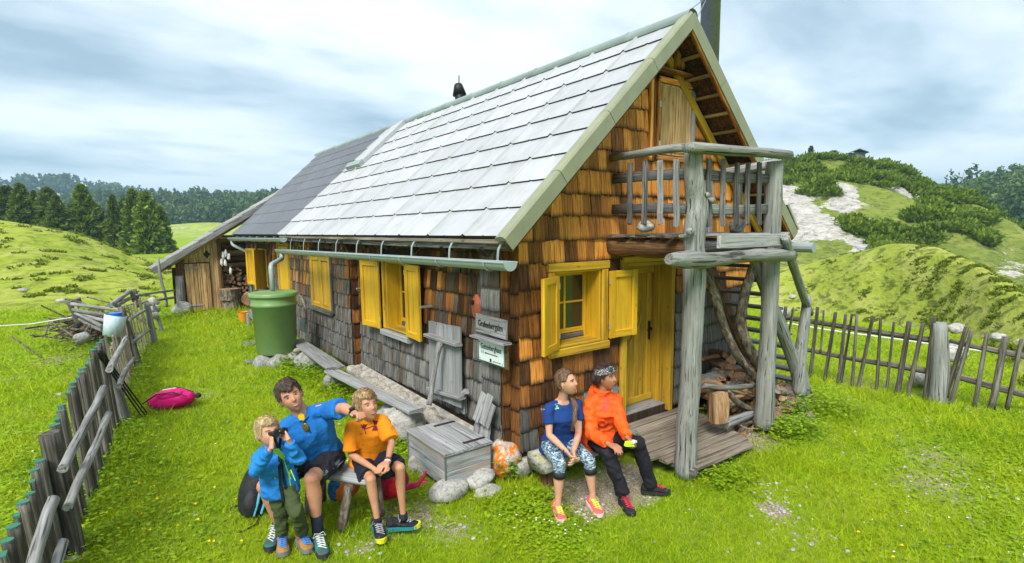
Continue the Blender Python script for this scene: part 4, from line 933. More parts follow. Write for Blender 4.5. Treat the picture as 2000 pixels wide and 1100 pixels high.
def pipe(name, pts, r, parent, mat):
    P_ = [Vector(p) for p in pts]; q = [P_[0]]
    for i in range(1, len(P_)-1):
        a, c = (P_[i-1]-P_[i]), (P_[i+1]-P_[i]); k = min(.1, a.length*.45, c.length*.45); A, C = P_[i]+a.normalized()*k, P_[i]+c.normalized()*k
        for t in (0, .25, .5, .75, 1): q.append(A*(1-t)**2+P_[i]*2*t*(1-t)+C*t*t)
    q.append(P_[-1]); b = MB(); b.tube(q, r, 12); return b.build(name, mat, parent, None, True)
dp = pipe('downpipe', [(-.60, 7.62, 2.04), (-.62, 7.58, 1.92), (-1.03, 6.80, 1.84), (-1.05, 6.68, 1.34)], .048, g1, M_['gutter'])
pipe('downpipe', [(-.60, 13.45, 2.25), (-.60, 13.4, 2.12), (-.27, 12.95, 1.9), (-.24, 12.85, .1)], .045, g2, M_['gutter'])
# right-hand gutter stub and the loose roof bits beyond the balcony
b = MB(); b.tube([(HW+.52, -.75, 2.16), (HW+.52, 3, 2.2)], .08, 12); hp('gutter', b, M_['gutter'])
plank('loose_board', onp(1, 1535, 400, -.2), onp(1, 1555, 448, -.3), .14, .03, M_['trim'], hut)
plank('loose_board', onp(1, 1525, 398, -.15), onp(1, 1545, 452, -.25), .12, .03, M_['darkwood'], hut)

# ------------------------------------------------------------------ balcony
YB = -1.15; G = M_['greylog']
balc = empty('balcony', (2.4, -.6, 2.4), 'weathered log balcony on two grey posts above the hut door', 'balcony')
def path_tube(name, pts, rad, mat, parent, seg=14, sub=4, wob=.12, **k):
    P_ = [Vector(p) for p in pts]; q = []; rr = []
    for i in range(len(P_)-1):
        p_1, p0, p1, p2 = P_[max(i-1, 0)], P_[i], P_[i+1], P_[min(i+2, len(P_)-1)]
        for s in range(sub):
            t = s/sub; q.append(.5*((2*p0)+(p1-p_1)*t+(2*p_1-5*p0+4*p1-p2)*t*t+(-p_1+3*p0-3*p1+p2)*t**3)); rr.append(rad[i]+(rad[i+1]-rad[i])*t)
    q.append(P_[-1]); rr.append(rad[-1])
    Mf, ln = frame(P_[0], P_[-1]); Mi = Mf.inverted(); b = MB(); b.tube([Mi @ p for p in q], rr, seg, wob=wob, jit=.012)
    me = b.mesh(name, mat, True); me.polygons[-1].use_smooth = me.polygons[-2].use_smooth = False
    return link(name, me, None, parent, Mf, **k)
def op(u, v, y=YB): return onp(1, u, v, y)
p1 = path_tube('post', [op(1340, 928), op(1341, 850), op(1347, 760), op(1351, 680), op(1354, 600), op(1356, 520), op(1356, 450), op(1362, 400), op(1354, 340), op(1356, 296)], [.128, .118, .114, .115, .116, .120, .118, .115, .105, .095], G, balc, wob=.15)
for u, v, dy, r in ((1337, 452, -.07, .045), (1378, 392, -.07, .042), (1364, 382, -.1, .036), (1385, 395, -.03, .026)):
    p = op(u, v); p.y += dy; b = MB(); b.ell(p, (r*1.2, r, r*.9), fn=lambda d: 1+.2*mnoise.noise(d*3+p)); b.build('knot', G, p1, None, True)
p2 = path_tube('post', [op(1493, 834), op(1495, 760), op(1499, 680), op(1503, 600), op(1506, 500), op(1510, 400), op(1512, 316)], [.135, .118, .104, .102, .104, .106, .104], G, balc, wob=.10)
path_tube('beam', [op(1306, 506, YB-.19), op(1345, 508, YB-.20), op(1400, 507, YB-.20), op(1460, 500, YB-.20), op(1510, 498, YB-.20), op(1546, 500, YB-.19)], [.055, .095, .076, .072, .082, .072], G, balc, wob=.25)
path_tube('beam', [(1.47, .02, 2.27), (1.5, -.5, 2.26), (1.50, -1.1, 2.27)], [.10, .11, .09], M_['brown'], balc, wob=.3)
path_tube('beam', [(1.62, -1.08, 2.28), (2.3, -1.09, 2.27), (3.35, -1.08, 2.27)], [.08, .09, .085], M_['greydark'], balc, wob=.3)
plank('beam', (3.45, .02, 2.27), (3.45, -1.2, 2.27), .12, .14, M_['greydark'], balc)
for i in range(8):
    y = -.04-i*.145
    plank('deck_board', (1.36+random.uniform(-.05, .03), y-.065, 2.405), (3.52+random.uniform(-.05, .05), y-.065, 2.405+random.uniform(-.004, .004)), .03, .128, M_['greydark' if i < 7 else 'grey'], balc, up=(0, 1, 0), warp=.004)
plank('edge_board', op(1404, 471, YB-.20), op(1530, 469, YB-.19), .035, .155, M_['grey'], balc, warp=.008, n=6, up=(0, 0, 1))
def quadbeam(name, pts, w, h, mat, parent, jit=.012):
    P_ = [Vector(p) for p in pts]; Mf, ln = frame(P_[0], P_[-1]); Mi = Mf.inverted(); b = MB(); rings = []
    for i, p in enumerate(P_):
        c = Mi @ p; ring = []
        for j in range(10):
            a = 2*math.pi*j/10; x = math.copysign(abs(math.cos(a))**.6, math.cos(a)); y = math.copysign(abs(math.sin(a))**.6, math.sin(a)); k = 1+random.uniform(-1, 1)*jit*3
            ring.append(c+Vector((x*w/2*k, y*h/2*k, random.uniform(-jit, jit))))
        rings.append(ring)
    b.loft(rings); return link(name, b.mesh(name, mat, True), None, parent, Mf)
quadbeam('handrail', [(1.45, .0, 3.36), (1.42, -.3, 3.345), (1.39, -.65, 3.35), (1.40, -.95, 3.35), op(1362, 288, YB-.03)], .12, .085, G, balc)
quadbeam('handrail', [op(1347, 288, YB-.11), op(1385, 291, YB-.11), op(1415, 294, YB-.10), op(1455, 296, YB-.10), op(1500, 299, YB-.09), op(1537, 303, YB-.09)], .17, .105, G, balc, .012)
for z in (3.09, 2.72):
    quadbeam('rail', [(1.47, .0, z+.01), (1.45, -.6, z), (1.45, -1.08, z-.02)], .05, .12, M_['greydark'], balc)
    quadbeam('rail', [(1.6, -1.12, z-.02), (2.3, -1.12, z-.03), (3.2, -1.12, z)], .05, .12, M_['greydark' if z > 3 else 'grey'], balc)
for u, t, c in ((1231, 320, 437), (1259, 314, 438), (1290, 314, 438), (1322, 312, 441)):
    plank('baluster', onp(0, u-1, c, 1.40), onp(0, u+random.uniform(-2, 3), t, 1.40), .03, .068, M_['greydark' if u < 1270 else 'grey'], balc, up=(0, 1, 0), warp=.008, n=6)
for u, t, c in ((1384, 309, 441), (1411, 312, 441), (1437, 317, 441), (1459, 318, 439), (1482, 318, 439)):
    plank('baluster', op(u, c, YB-.02), op(u+random.uniform(-1, 3), t, YB-.02), .075, .028, M_['greydark'], balc, up=(0, 1, 0), warp=.008, n=6)
plank('upright', (3.3, -.12, 2.42), (3.3, -.12, 3.3), .12, .10, M_['grey'], balc); plank('upright', (3.42, -.5, 2.42), (3.42, -.5, 3.1), .10, .08, M_['greydark'], balc)
quadbeam('rail', [(3.35, -1.1, 3.3), (3.35, -.5, 3.25), (3.3, .0, 3.2)], .12, .12, G, balc)
tag(link('stone', rock_mesh(.12, .09, .07, 3), M_['stone'], None, T3(onp(0, 1262, 444, 1.5)+Vector((0, 0, .01)))), 'flat grey stone lying on the balcony floor behind the first balusters', 'stone')
tag(link('stone', rock_mesh(.10, .09, .10, 9), M_['stoneg'], None, T3((2.75, -.9, 2.50))), 'dark round stone lying on the balcony floor near the right post', 'stone')

# ------------------------------------------------------------------ stairs beside the wall
st = empty('stairs', (4.2, -.5, 0), 'steep wooden steps rising from the right up to the balcony', 'stairs')
plank('stringer', (3.22, -.16, 2.05), (4.86, -.16, -.08), .05, .22, M_['brown'], st, up=(0, 0, 1)); 
path_tube('stringer', [(3.0, -.95, 2.22), (3.5, -.95, 1.58), (4.05, -.95, .88), (4.58, -.95, .1)], [.07, .075, .085, .09], G, st, wob=.2)
for i in range(10):
    x = 3.28+i*.158; z = 1.97-i*.205
    plank('tread', (x+.06, -.13, z), (x+.06+.0, -1.0+.05, z), .19, .038, M_['grey' if i > 5 else 'greydark'], st, up=(0, 0, 1), warp=.006)
path_tube('newel', [op(1562, 772, -1.02), op(1563, 700, -1.02), op(1570, 640, -1.02), op(1577, 578, -1.02)], [.10, .085, .075, .06], G, st, wob=.12)
path_tube('newel_brace', [op(1578, 772, -1.0), op(1572, 745, -1.0), op(1566, 700, -1.0)], [.08, .06, .04], G, st)
path_tube('handrail', [op(1533, 462, -1.42), op(1547, 510, -1.28), op(1563, 560, -1.12), op(1582, 613, -1.0)], [.05, .055, .055, .05], M_['fence'] if False else G, st)
# platform
pf = empty('boardwalk', (2, -.7, -.15), 'low walkway of worn grey boards in front of the yellow door', 'boardwalk')
for i in range(9):
    y = -.09-i*.145; z = -.12-.007*i
    xl_ = (1.50-.30*min(1, i/5.5)) if i < 6 else 1.30+.06*(i-6); xr = 3.02-.05*i
    plank('board', (xl_+random.uniform(-.04, .04), y, z), (xr+random.uniform(-.05, .05), y-.006*i+.01, z+random.uniform(-.006, .006)), .036, .132, M_['board'], pf, up=(0, 1, 0), warp=.006, n=5)
for x in (1.5, 2.6): plank('bearer', (x, -.03, -.18), (x-.05, -1.30, -.22), .09, .09, M_['greydark'], pf)
# ------------------------------------------------------------------ barn behind
YN = 14.5
barn = empty('barn', (-1, YN, .05), 'low brown plank barn with sloping board roof and open woodshed behind the hut', 'barn')
def bpl(name, x0, x1, z0, z1, y=YN, mat=None, t=.03, par=None, vert=True):
    if vert: return plank(name, ((x0+x1)/2, y, z0), ((x0+x1)/2, y, z1), x1-x0-.006, t, mat, par or barn, up=(0, 1, 0), n=3)
    return plank(name, (x0, y, (z0+z1)/2), (x1, y, (z0+z1)/2), z1-z0-.006, t, mat, par or barn, up=(0, 1, 0), n=5)
rb = lambda x: 1.42+.628*(x+2.5)
for i in range(11):
    x = -2.02+i*.115
    if -1.80 < x+.05 < -1.10: bpl('board', x, x+.113, 1.58, rb(x)+.0, mat=M_['barn'])
    else: bpl('board', x, x+.113, .0, rb(x)+.0, mat=M_['barn'] if x > -1.2 else M_['brown'])
b = MB(); b.box((-1.98, YN+.05, -.1), (-.86, YN+.09, 1.72)); b.build('inner_wall', M_['darkwood'], barn)
d_ = bpl('door', -1.79, -1.11, .08, 1.55, YN-.02, M_['brown'])
for i in range(6): bpl('door_board', -1.785+i*.112, -1.785+i*.112+.110, .09, 1.54, YN-.05, M_['barn'], .03, d_)
for z in (1.40, .24): b = MB(); b.box((-1.80, YN-.08, z), (-1.35, YN-.066, z+.05)); b.build('hinge', M_['grey'], d_)
path_tube('post', [(-1.93, YN-.06, -.1), (-1.94, YN-.06, 1.2)], [.13, .12], M_['greydark'], barn)
b = MB(); c = Vector((-1.16, YN-.02, 1.82)); b.loft([[c+Vector(p)*k+Vector((0, y, 0)) for p in ((.1, 0, 0), (0, 0, .13), (-.1, 0, 0), (0, 0, -.13))] for y, k in ((0, 1), (-.02, 1))]); b.build('vent_hole', M_['black'], barn)
bx('post', (-.86, YN-.06, 0), (-.78, YN+.02, 2.3), M_['brown'], barn)
bx('wall_board', (-2.05, YN+.9, -.1), (-.9, YN+.95, 1.4), M_['darkwood'], barn); b = MB(); b.box((-.85, YN+.95, -.1), (4.5, YN+1.05, 2.4)); b.build('wall', M_['darkwood'], barn)
for i in range(11):
    z = .12+i*.21; path_tube('wall_log', [(-.80, YN+.82, z), (.3, YN+.80, z+.02), (1.2, YN+.82, z)], [.095, .10, .09], M_['brown' if i % 2 else 'barn'], barn, wob=.25)
for y0 in (YN-.30,):
    b = MB()
for i in range(2):          # roof boards running up the slope
    y0 = YN-.32+i*.5; b = MB()
    b.loft([[Vector((-2.62, y0+a, rb(-2.62)+.10+c)), Vector((3.2, y0+a, rb(3.2)+.10+c))] + [Vector((3.2, y0+a, rb(3.2)+.10+c-.04)), Vector((-2.62, y0+a, rb(-2.62)+.06+c))] for a, c in ((0, 0), (.49, .015))])
    b.build('roof_board', M_['grey'], barn)
for i in range(14):
    x = -2.66+i*.42; b = MB(); b.loft([[Vector((x, y, rb(x)+.15)), Vector((x+.45, y, rb(x+.45)+.13)), Vector((x+.45, y, rb(x+.45)+.10)), Vector((x, y, rb(x)+.12))] for y in (YN-.36, YN+.74)]); b.build('roof_board', M_['grey'], barn)
plank('barge_board', (-2.62, YN-.34, rb(-2.62)+.02), (2.2, YN-.34, rb(2.2)+.02), .04, .14, M_['rail'], barn)
plank('rafter', (-2.45, YN-.10, rb(-2.45)-.08), (2.2, YN-.10, rb(2.2)-.08), .10, .14, M_['barn'], barn)
plank('purlin', (-2.2, YN-.3, rb(-2.2)-.14), (-2.2, YN+.6, rb(-2.2)-.14), .12, .12, M_['brown'], barn)
# firewood in the open shed: small ends, one stuff object, plus big blocks
g = np.random.default_rng(4); b = MB()
for i in range(230):
    x = -.72+g.uniform(0, 1.25); z = .1+g.uniform(0, 1)*(1.35-abs(x+.45)*.75); r = g.uniform(.03, .065); y = YN+.15+g.uniform(0, .12); k = g.integers(3, 6)
    a0 = g.uniform(0, 6.28); sec = [(r*math.cos(a0+6.283*j/k), r*math.sin(a0+6.283*j/k)) for j in range(k)]
    b.loft([[Vector((x+p, yy, z+q)) for p, q in sec] for yy in (y, y+.4)])
b.build('stacked_firewood', M_['cut'], None, None, kind='stuff', label='stack of split firewood in the open shed of the barn', cat='firewood')
def log_block(name, p, r, h, label, mat='bark', cat='chopping block', axis='Z', group=None, parent=None):
    M = T3(p) @ (Matrix.Rotation(R_(90), 4, 'X') if axis == 'Y' else Matrix.Rotation(R_(90), 4, 'Y') if axis == 'X' else Matrix.Identity(4))
    b = MB(); n = 16; sx = random.uniform(0, 9); ring = lambda z, k: [Vector((k*r*math.cos(a)*(1+.07*math.sin(a*3+sx)), k*r*math.sin(a)*(1+.07*math.sin(a*3+sx)), z)) for a in [6.283*j/n for j in range(n)]]
    b.loft([ring(0, 1), ring(h*.5, .98), ring(h, 1)], cap=False); c = M_[mat]
    b.add(ring(h, 1), [tuple(range(n))], 1); b.add(ring(0, 1), [tuple(reversed(range(n)))], 1)
    o = link(name, b.mesh(name, [c, M_['cut']]), None, parent, M)
    return tag(o, label, cat, group) if label else o
log_block('chopping_block', (-.62, 14.15, .05), .27, .33, 'lower wide log block on the grass before the woodshed', axis='Z')
log_block('chopping_block', (-.66, 14.15, .39), .30, .34, 'upper dark log block standing on the lower one before the woodshed', axis='Z')
log_block('log_round', (-.13, 14.3, .36), .22, .30, 'orange cut log round leaning beside the firewood stack', 'cut', 'log', axis='Y')
for i, (u, v) in enumerate([(436, 500), (441, 495), (447, 502), (433, 512), (440, 514), (450, 530)]):
    p = onp(1, u, v, YN-.1); tag(link('cloth_scrap', rock_mesh(.045, .02, .11, i+40, .6, 10, 8), M_['white'] if 'white' in M_ else M_['stone'], None, T3(p)), ['white rag at the upper left before the log wall of the woodshed', 'topmost white rag before the log wall of the woodshed', 'white rag furthest right of the upper ones in the woodshed', 'lowest white rag on the left in the woodshed', 'white rag below the middle of the cluster in the woodshed', 'single white rag hanging lower over the firewood'][i], 'rag', 'white rags in the woodshed')
tag(pole('pole', onp(1, 325, 600, 13.6), onp(1, 308, 503, 13.6), .04, .035, M_['rail'], None), 'tall thin grey pole standing at the left corner of the barn roof', 'pole')
tag(link('stone', rock_mesh(.28, .22, .24, 12), M_['stoneg'], None, T3((-1.95, 14.1, .2))), 'big grey-brown boulder at the left corner of the barn', 'stone')
b = MB(); b.lathe([(.10, 0), (.15, .26), (.165, .28), (.15, .28), (.10, .02)], 16); tag(b.build('bucket', plain('orange_plastic', (.75, .28, .02), .45), None, T3((-.72, 11.75, H(-.72, 11.75)))), 'small orange plastic bucket on the grass beyond the green barrel', 'bucket')

# ------------------------------------------------------------------ rain barrel, benches, shovel
BC = Vector((-1.08, 6.5, .13)); GB = plain('green_barrel_plastic', (.155, .27, .085), .45, var=.06, sc=6)
br = empty('rain_barrel', BC, 'large green rain barrel under the downpipe by the hut wall', 'barrel')
b = MB(); b.lathe([(.0, .0), (.345, .0), (.36, .02), (.405, .93), (.425, .94), (.428, .985), (.41, 1.0), (.415, 1.14), (.42, 1.15)], 40, T3(BC)); b.build('body', GB, br, None, True)
b = MB(); b.lathe([(.45, 1.13), (.452, 1.19), (.43, 1.20), (.40, 1.185), (.0, 1.21)], 40, T3(BC)); b.lathe([(.45, 1.13), (.42, 1.13)], 40, T3(BC)); b.build('lid', GB, br, None, True)
for i, (x, y, r) in enumerate([(-1.40, 6.28, .17), (-1.12, 6.1, .26), (-.85, 6.2, .2), (-1.05, 6.7, .25)]):
    me = rock_mesh(r, .2, .17, 60+i, .22); tag(link('stone', me, M_['stoneg'], None, T3((x, y, -.02))), ['pale stone at the left foot of the green barrel', 'squared grey stone under the front of the green barrel', 'grey stone between the green barrel and the wall', 'grey stone hidden mostly under the green barrel'][i], 'stone')
tag(link('stone', rock_mesh(.36, .30, .22, 71, .18), M_['stoneg'], None, T3((-.62, 5.75, .0))), 'large dark boulder carrying the far end of the middle bench', 'boulder')
tag(link('stone', rock_mesh(.09, .07, .05, 72), M_['masonry'], None, T3((-.80, 6.05, .20))), 'small yellowish stone wedged under the far end of the middle bench', 'stone')
def bench(name, quad, z, t, label, legs=(), mat='grey'):
    c = sum((Vector(q) for q in quad), Vector())/4; r = empty('bench', (c.x, c.y, z-.3), label, 'bench')
    a0, a1, b1, b0 = [Vector(q) for q in quad]; n = 2
    for i in range(n):
        b = MB(); e0 = lambda t_: (a0+(b0-a0)*t_); e1 = lambda t_: (a1+(b1-a1)*t_); g_ = .004
        s0, s1 = i/n+g_, (i+1)/n-g_
        m0, m1 = (e0(s0)+e0(s1))/2, (e1(s0)+e1(s1))/2; w = ((e0(s1)-e0(s0)).length+(e1(s1)-e1(s0)).length)/2
        plank('board', Vector((m0.x, m0.y, z-t/2)), Vector((m1.x, m1.y, z-t/2)), w, t, M_[mat], r, up=(0, 0, 1), warp=.004, n=8)
    return r
zb = .22
q = [onp(2, u, v, zb) for u, v in ((663, 722), (826, 797), (800, 803), (631, 722))]
bn = bench('bench', q, zb, .05, 'long grey plank bench along the hut wall, nearest of the three')
bx('leg', (-.72, 1.75, -.25), (-.50, 1.90, .165), M_['brown'], bn); 
q = [onp(2, u, v, .27) for u, v in ((592, 661), (673, 714), (638, 718), (562, 662))]
bn = bench('bench', q, .27, .05, 'grey plank bench along the wall just right of the green barrel')
q = [onp(2, u, v, .38) for u, v in ((505, 603), (524, 640), (505, 640), (483, 606))]
bn = bench('bench', q, .38, .05, 'far pale bench half hidden left of the green barrel')
for y in (9.2, 11.): plank('leg', (-.75, y, .0), (-.75, y, .33), .2, .05, M_['grey'], bn)
for i, (x, y, z, rx, ry, rz, m, lb) in enumerate([(-.62, 1.78, -.07, .30, .30, .24, 'stone', 'big white and brown boulder under the near end of the long bench'), (-.55, 2.35, -.15, .2, .25, .17, 'stoneg', 'grey boulder under the middle of the long bench'),
        (-.68, 4.35, -.05, .19, .2, .14, 'stoneg', 'round grey stone under the far end of the long bench'), (-.66, 4.2, .1, .14, .12, .05, 'masonry', 'flat yellow stone lying on the round grey one under the bench')]):
    tag(link('stone', rock_mesh(rx, ry, rz, 80+i, .3), M_[m], None, T3((x, y, z))), lb, 'stone')
g = np.random.default_rng(11)
fo = empty('stone_footing', (-.2, 3, -.2), 'rough white-washed stone footing under the shingled long wall', 'stone footing')
for i in range(26):
    y = 1.0+i*.155+g.uniform(-.04, .04); r = g.uniform(.09, .17)
    link('stone', rock_mesh(r*.9, r*1.2, r*.8, 100+i, .3, 12, 8), M_['masonry'], fo, T3((-.10-g.uniform(0, .10), y, -.14+g.uniform(-.05, .04)+.04*(y-1)/3)))
b = MB(); b.loft([[Vector((.0, y, -.35)), Vector((-.26, y, -.35)), Vector((-.22, y, -.16+.03*(y-1))), Vector((.0, y, -.02+.02*(y-1)))] for y in (.95, 2, 3, 4, 4.85)]); b.build('ledge', M_['masonry'], fo)
# shovel
sh = empty('shovel', (-.35, 7.1, .2), 'shovel with curved pale handle leaning on the wall beside the green barrel', 'shovel')
pipe('handle', [onp(0, 577, 568, -.35), onp(0, 590, 582, -.38), onp(0, 597, 605, -.40), onp(0, 599, 632, -.42)], .022, sh, M_['board'])
P_ = [onp(0, 586, 622, -.42), onp(0, 602, 626, -.42), onp(0, 598, 651, -.45), onp(0, 578, 642, -.45)]
b = MB(); b.loft([[p for p in P_], [p+Vector((.015, 0, .01)) for p in P_]]); b.build('blade', M_['zincpale'] if 'zincpale' in M_ else M_['rail'], sh)

# ------------------------------------------------------------------ hatch with prop, canister, signs
ht = empty('wooden_hatch', (-.05, 1.7, .2), 'grey board hatch leaning on the hut wall, held by a crooked prop', 'hatch')
q0, q1, q2, q3 = onp(0, 838, 627, -.09), onp(0, 900, 640, -.09), onp(0, 902, 797, -.13), onp(0, 841, 772, -.13)
for i in range(4):
    t = (i+.5)/4; w_ = (q0-q1).length/4-.008
    plank('board', q3+(q2-q3)*t, q0+(q1-q0)*t, w_, .03, M_['grey'], ht, up=(1, 0, 0), warp=.003)
for a, c in (((833, 648), (896, 668)), ((838, 753), (903, 772))):
    plank('batten', onp(0, a[0], a[1]+6, -.16), onp(0, c[0], c[1]+6, -.16), .045, .10, M_['grey'], ht, up=(1, 0, 0), warp=.004)
path_tube('prop', [onp(0, 860, 670, -.22), onp(0, 853, 700, -.26), onp(0, 846, 740, -.32), onp(0, 838, 792, -.42)], [.04, .035, .032, .036], M_['rail'], ht, wob=.2)
lt = link('wooden_latch', plank_mesh(.09, .05, .32), M_['grey'], None, frame(onp(0, 906, 806, -.06), onp(0, 906, 758, -.06), (1, 0, 0))[0], label='notched grey wooden latch on the wall right of the hatch', cat='latch')
b = MB(); b.tube([onp(0, 897, 772, -.1), onp(0, 912, 765, -.1)], .035, 6); b.build('block', M_['grey'], lt)
cn = empty('red_canister', onp(0, 933, 612, -.12), 'faded red crumpled canister hanging on a wire left of the signs', 'canister')
p = onp(0, 933, 600, -.12); b = MB(); b.ell(p, (.06, .11, .155), fn=lambda d: 1+.18*mnoise.noise(d*2+Vector((5, 1, 2)))-.12*max(0, d.z)*abs(d.y)); b.build('body', plain('faded_red_paint', (.42, .10, .045), .6, var=.3, sc=12), cn, None, True)
b = MB(); b.lathe([(.03, 0), (.03, .04), (.0, .04)], 10, T3(p) @ Matrix.Rotation(R_(-90), 4, 'Y') @ T3((.06, .02, .05))); b.tube([p+Vector((0, .04, .15)), onp(0, 924, 560, -.08), onp(0, 918, 538, -.06), onp(0, 920, 520, -.05)], .006, 5); b.build('wire', M_['iron'], cn)
def text_mesh(txt, size, mat, parent, M, name='lettering', ext=.0015, sx=1.):
    cu = bpy.data.curves.new('t', 'FONT'); cu.body = txt; cu.size = size; cu.extrude = ext; cu.align_x = 'CENTER'; cu.align_y = 'CENTER'
    to = bpy.data.objects.new('t', cu); COL.objects.link(to); bpy.context.view_layer.update()
    me = bpy.data.meshes.new_from_object(to.evaluated_get(bpy.context.evaluated_depsgraph_get())); bpy.data.objects.remove(to); bpy.data.curves.remove(cu)
    me.transform(Matrix.Diagonal((sx, 1, 1, 1))); me.materials.clear(); me.materials.append(mat); me.name = name
    return link(name, me, None, parent, M)
XS = -.215
TM = Matrix(((0, 0, -1, 0), (-1, 0, 0, 0), (0, 1, 0, 0), (0, 0, 0, 1)))       # text x -> -y world, text y -> z, text z -> -x
def Q(u, v, x=XS): return onp(0, u, v, x)
s1 = empty('carved_sign', Q(960, 636), 'weathered wooden sign carved with an alp name, above the white sign', 'sign')
a0, a1, a2 = Q(932, 628), Q(988, 645), Q(932, 612)
plank('board', Q(931, 629), Q(989, 645), .02, .215, M_['grey'], s1, up=(0, 0, 1), warp=.004, n=5)
M1 = T3((XS-.016, (a0.y+a1.y)/2, (a0.z+a1.z)/2)) @ TM
text_mesh('Grafenbergalm', .105, M_['black'], s1, M1 @ Matrix.Rotation(R_(-1), 4, 'Z'), sx=.78)
s2 = empty('white_sign', Q(960, 690), 'white enamel sign with green edge reading Guttenberghaus and an arrow', 'sign')
c0, c1, c2, c3 = Q(937, 664), Q(985, 679), Q(985, 716), Q(937, 698)
yc, zc_ = (c0.y+c1.y)/2, (c0.z+c2.z+c1.z+c3.z)/4; hw, hh_ = abs(c0.y-c1.y)/2, .115
bx('edge', (XS-.008, yc-hw-.008, zc_-hh_-.008), (XS, yc+hw+.008, zc_+hh_+.008), plain('sign_green', (.02, .25, .17), .4), s2)
bx('panel', (XS-.012, yc-hw, zc_-hh_), (XS-.0085, yc+hw, zc_+hh_), plain('sign_white', (.62, .70, .68), .35, var=.04), s2)
TM2 = T3((XS-.014, yc, zc_)) @ TM
text_mesh('Guttenberghaus', .090, M_['black'], s2, TM2 @ T3((0, .052, 0)), sx=.70)
text_mesh('618', .05, plain('faded_sign_grey', (.3, .38, .38), .5), s2, TM2 @ T3((-.17, -.015, 0)), sx=.8)
b = MB(); b.box((-.11, -.004, 0), (.13, .004, .002)); b.add([(-.125, 0, .001), (-.09, .014, .001), (-.09, -.014, .001)], [(0, 1, 2)]); b.box((-.02, -.088, 0), (.01, -.050, .002)); b.build('arrow', M_['black'], s2, TM2 @ T3((0, -.018, 0)))
text_mesh('alpenverein austria', .026, plain('sign_fine_print', (.25, .3, .3), .5), s2, TM2 @ T3((.115, -.088, 0)), sx=.8)
for p in ((-hw+.02, hh_-.02), (hw-.02, hh_-.02), (-hw+.02, -hh_+.02), (hw-.02, -hh_+.02)): b = MB(); b.lathe([(.006, 0), (.005, .003), (0, .004)], 8); b.build('screw', M_['black'], s2, TM2 @ T3((p[0], p[1], 0)))
plank('sign_canopy', Q(925, 655, XS-.04), Q(990, 673, XS-.04), .13, .02, M_['grey'], s2, up=(0, 0, 1), warp=.003)
bx('backing_board', (XS+.002, yc-hw-.05, zc_-.14), (XS+.024, yc+hw-.1, zc_+.16), M_['brown'], s2)
# wooden chest
zt = .16; cq = [onp(2, u, v, zt) for u, v in ((798, 838), (886, 816), (957, 863), (862, 891))]      # left, back, right, front
cx = sum(cq, Vector())/4; ux = ((cq[2]-cq[3])+(cq[1]-cq[0])).normalized(); uy = Vector((-ux.y, ux.x, 0))
Lx, Ly = (cq[2]-cq[3]).length*.5+(cq[1]-cq[0]).length*.5, abs((cq[0]-cq[3]).dot(uy))*.5+abs((cq[1]-cq[2]).dot(uy))*.5
Mc = Matrix((ux, uy, Vector((0, 0, 1)))).transposed().to_4x4(); Mc.translation = Vector((cx.x, cx.y, 0))
chs = empty('wooden_chest', (cx.x, cx.y, zt-.36), 'grey wooden chest with plank lid and iron strap hinges by the hut wall', 'chest')
a, c_ = Lx/2, Ly/2; zb_ = zt-.38
for k in range(2):
    z0, z1 = zb_+.17*k, zb_+.17*(k+1)-.004
    for lo, hi in (((-a+.02, -c_+.02, z0), (a-.02, -c_+.045, z1)), ((-a+.02, c_-.045, z0), (a-.02, c_-.02, z1)), ((-a+.02, -c_+.046, z0), (-a+.045, c_-.046, z1)), ((a-.045, -c_+.046, z0), (a-.02, c_-.046, z1))):
        bx('side_board', lo, hi, M_['chest'] if 'chest' in M_ else M_['grey'], chs, Mc)
for sx_, sy_ in ((-1, -1), (1, -1), (-1, 1), (1, 1)): bx('corner_strip', (sx_*(a-.018)-.008, sy_*(c_-.018)-.008, zb_), (sx_*(a-.018)+.008, sy_*(c_-.018)+.008, zt-.04), M_['greydark'], chs, Mc)
lid = bx('lid', (-a+.02, -c_+.02, zt-.036), (a-.02, c_-.02, zt-.03), M_['grey'], chs, Mc)
nb = 5
for i in range(nb): bx('lid_board', (-a+Lx*i/nb+.002, -c_, zt-.029), (-a+Lx*(i+1)/nb-.002, c_, zt), M_['grey'], lid, Mc)
for y in (c_-.12, -c_+.14): bx('strap_hinge', (a-.30, y-.02, zt+.001), (a-.02, y+.02, zt+.009), M_['iron'], lid, Mc)
# spare shingles leaning against the wall
for i, (u0, v0, u1, v1) in enumerate([(929, 822, 946, 768), (941, 828, 958, 772), (949, 832, 963, 790), (928, 852, 934, 818), (938, 858, 944, 824), (950, 862, 953, 828)]):
    p0, p1 = onp(0, u0, v0, -.33+.02*(i % 3)), onp(0, u1, v1, -.24)
    o = link('loose_shingle', plank_mesh(.115, .014, (p1-p0).length), M_['grey'], None, frame(p0, p1, (1, 0, 0))[0]); tag(o, ['upper left loose grey shingle leaning behind the chest', 'upper middle loose grey shingle leaning behind the chest', 'upper right loose grey shingle leaning behind the chest', 'lower left loose shingle standing just behind the chest lid', 'lower middle loose shingle standing behind the chest lid', 'lower right loose shingle between chest and corner pillar'][i], 'shingle', 'loose shingles leaning behind the chest')
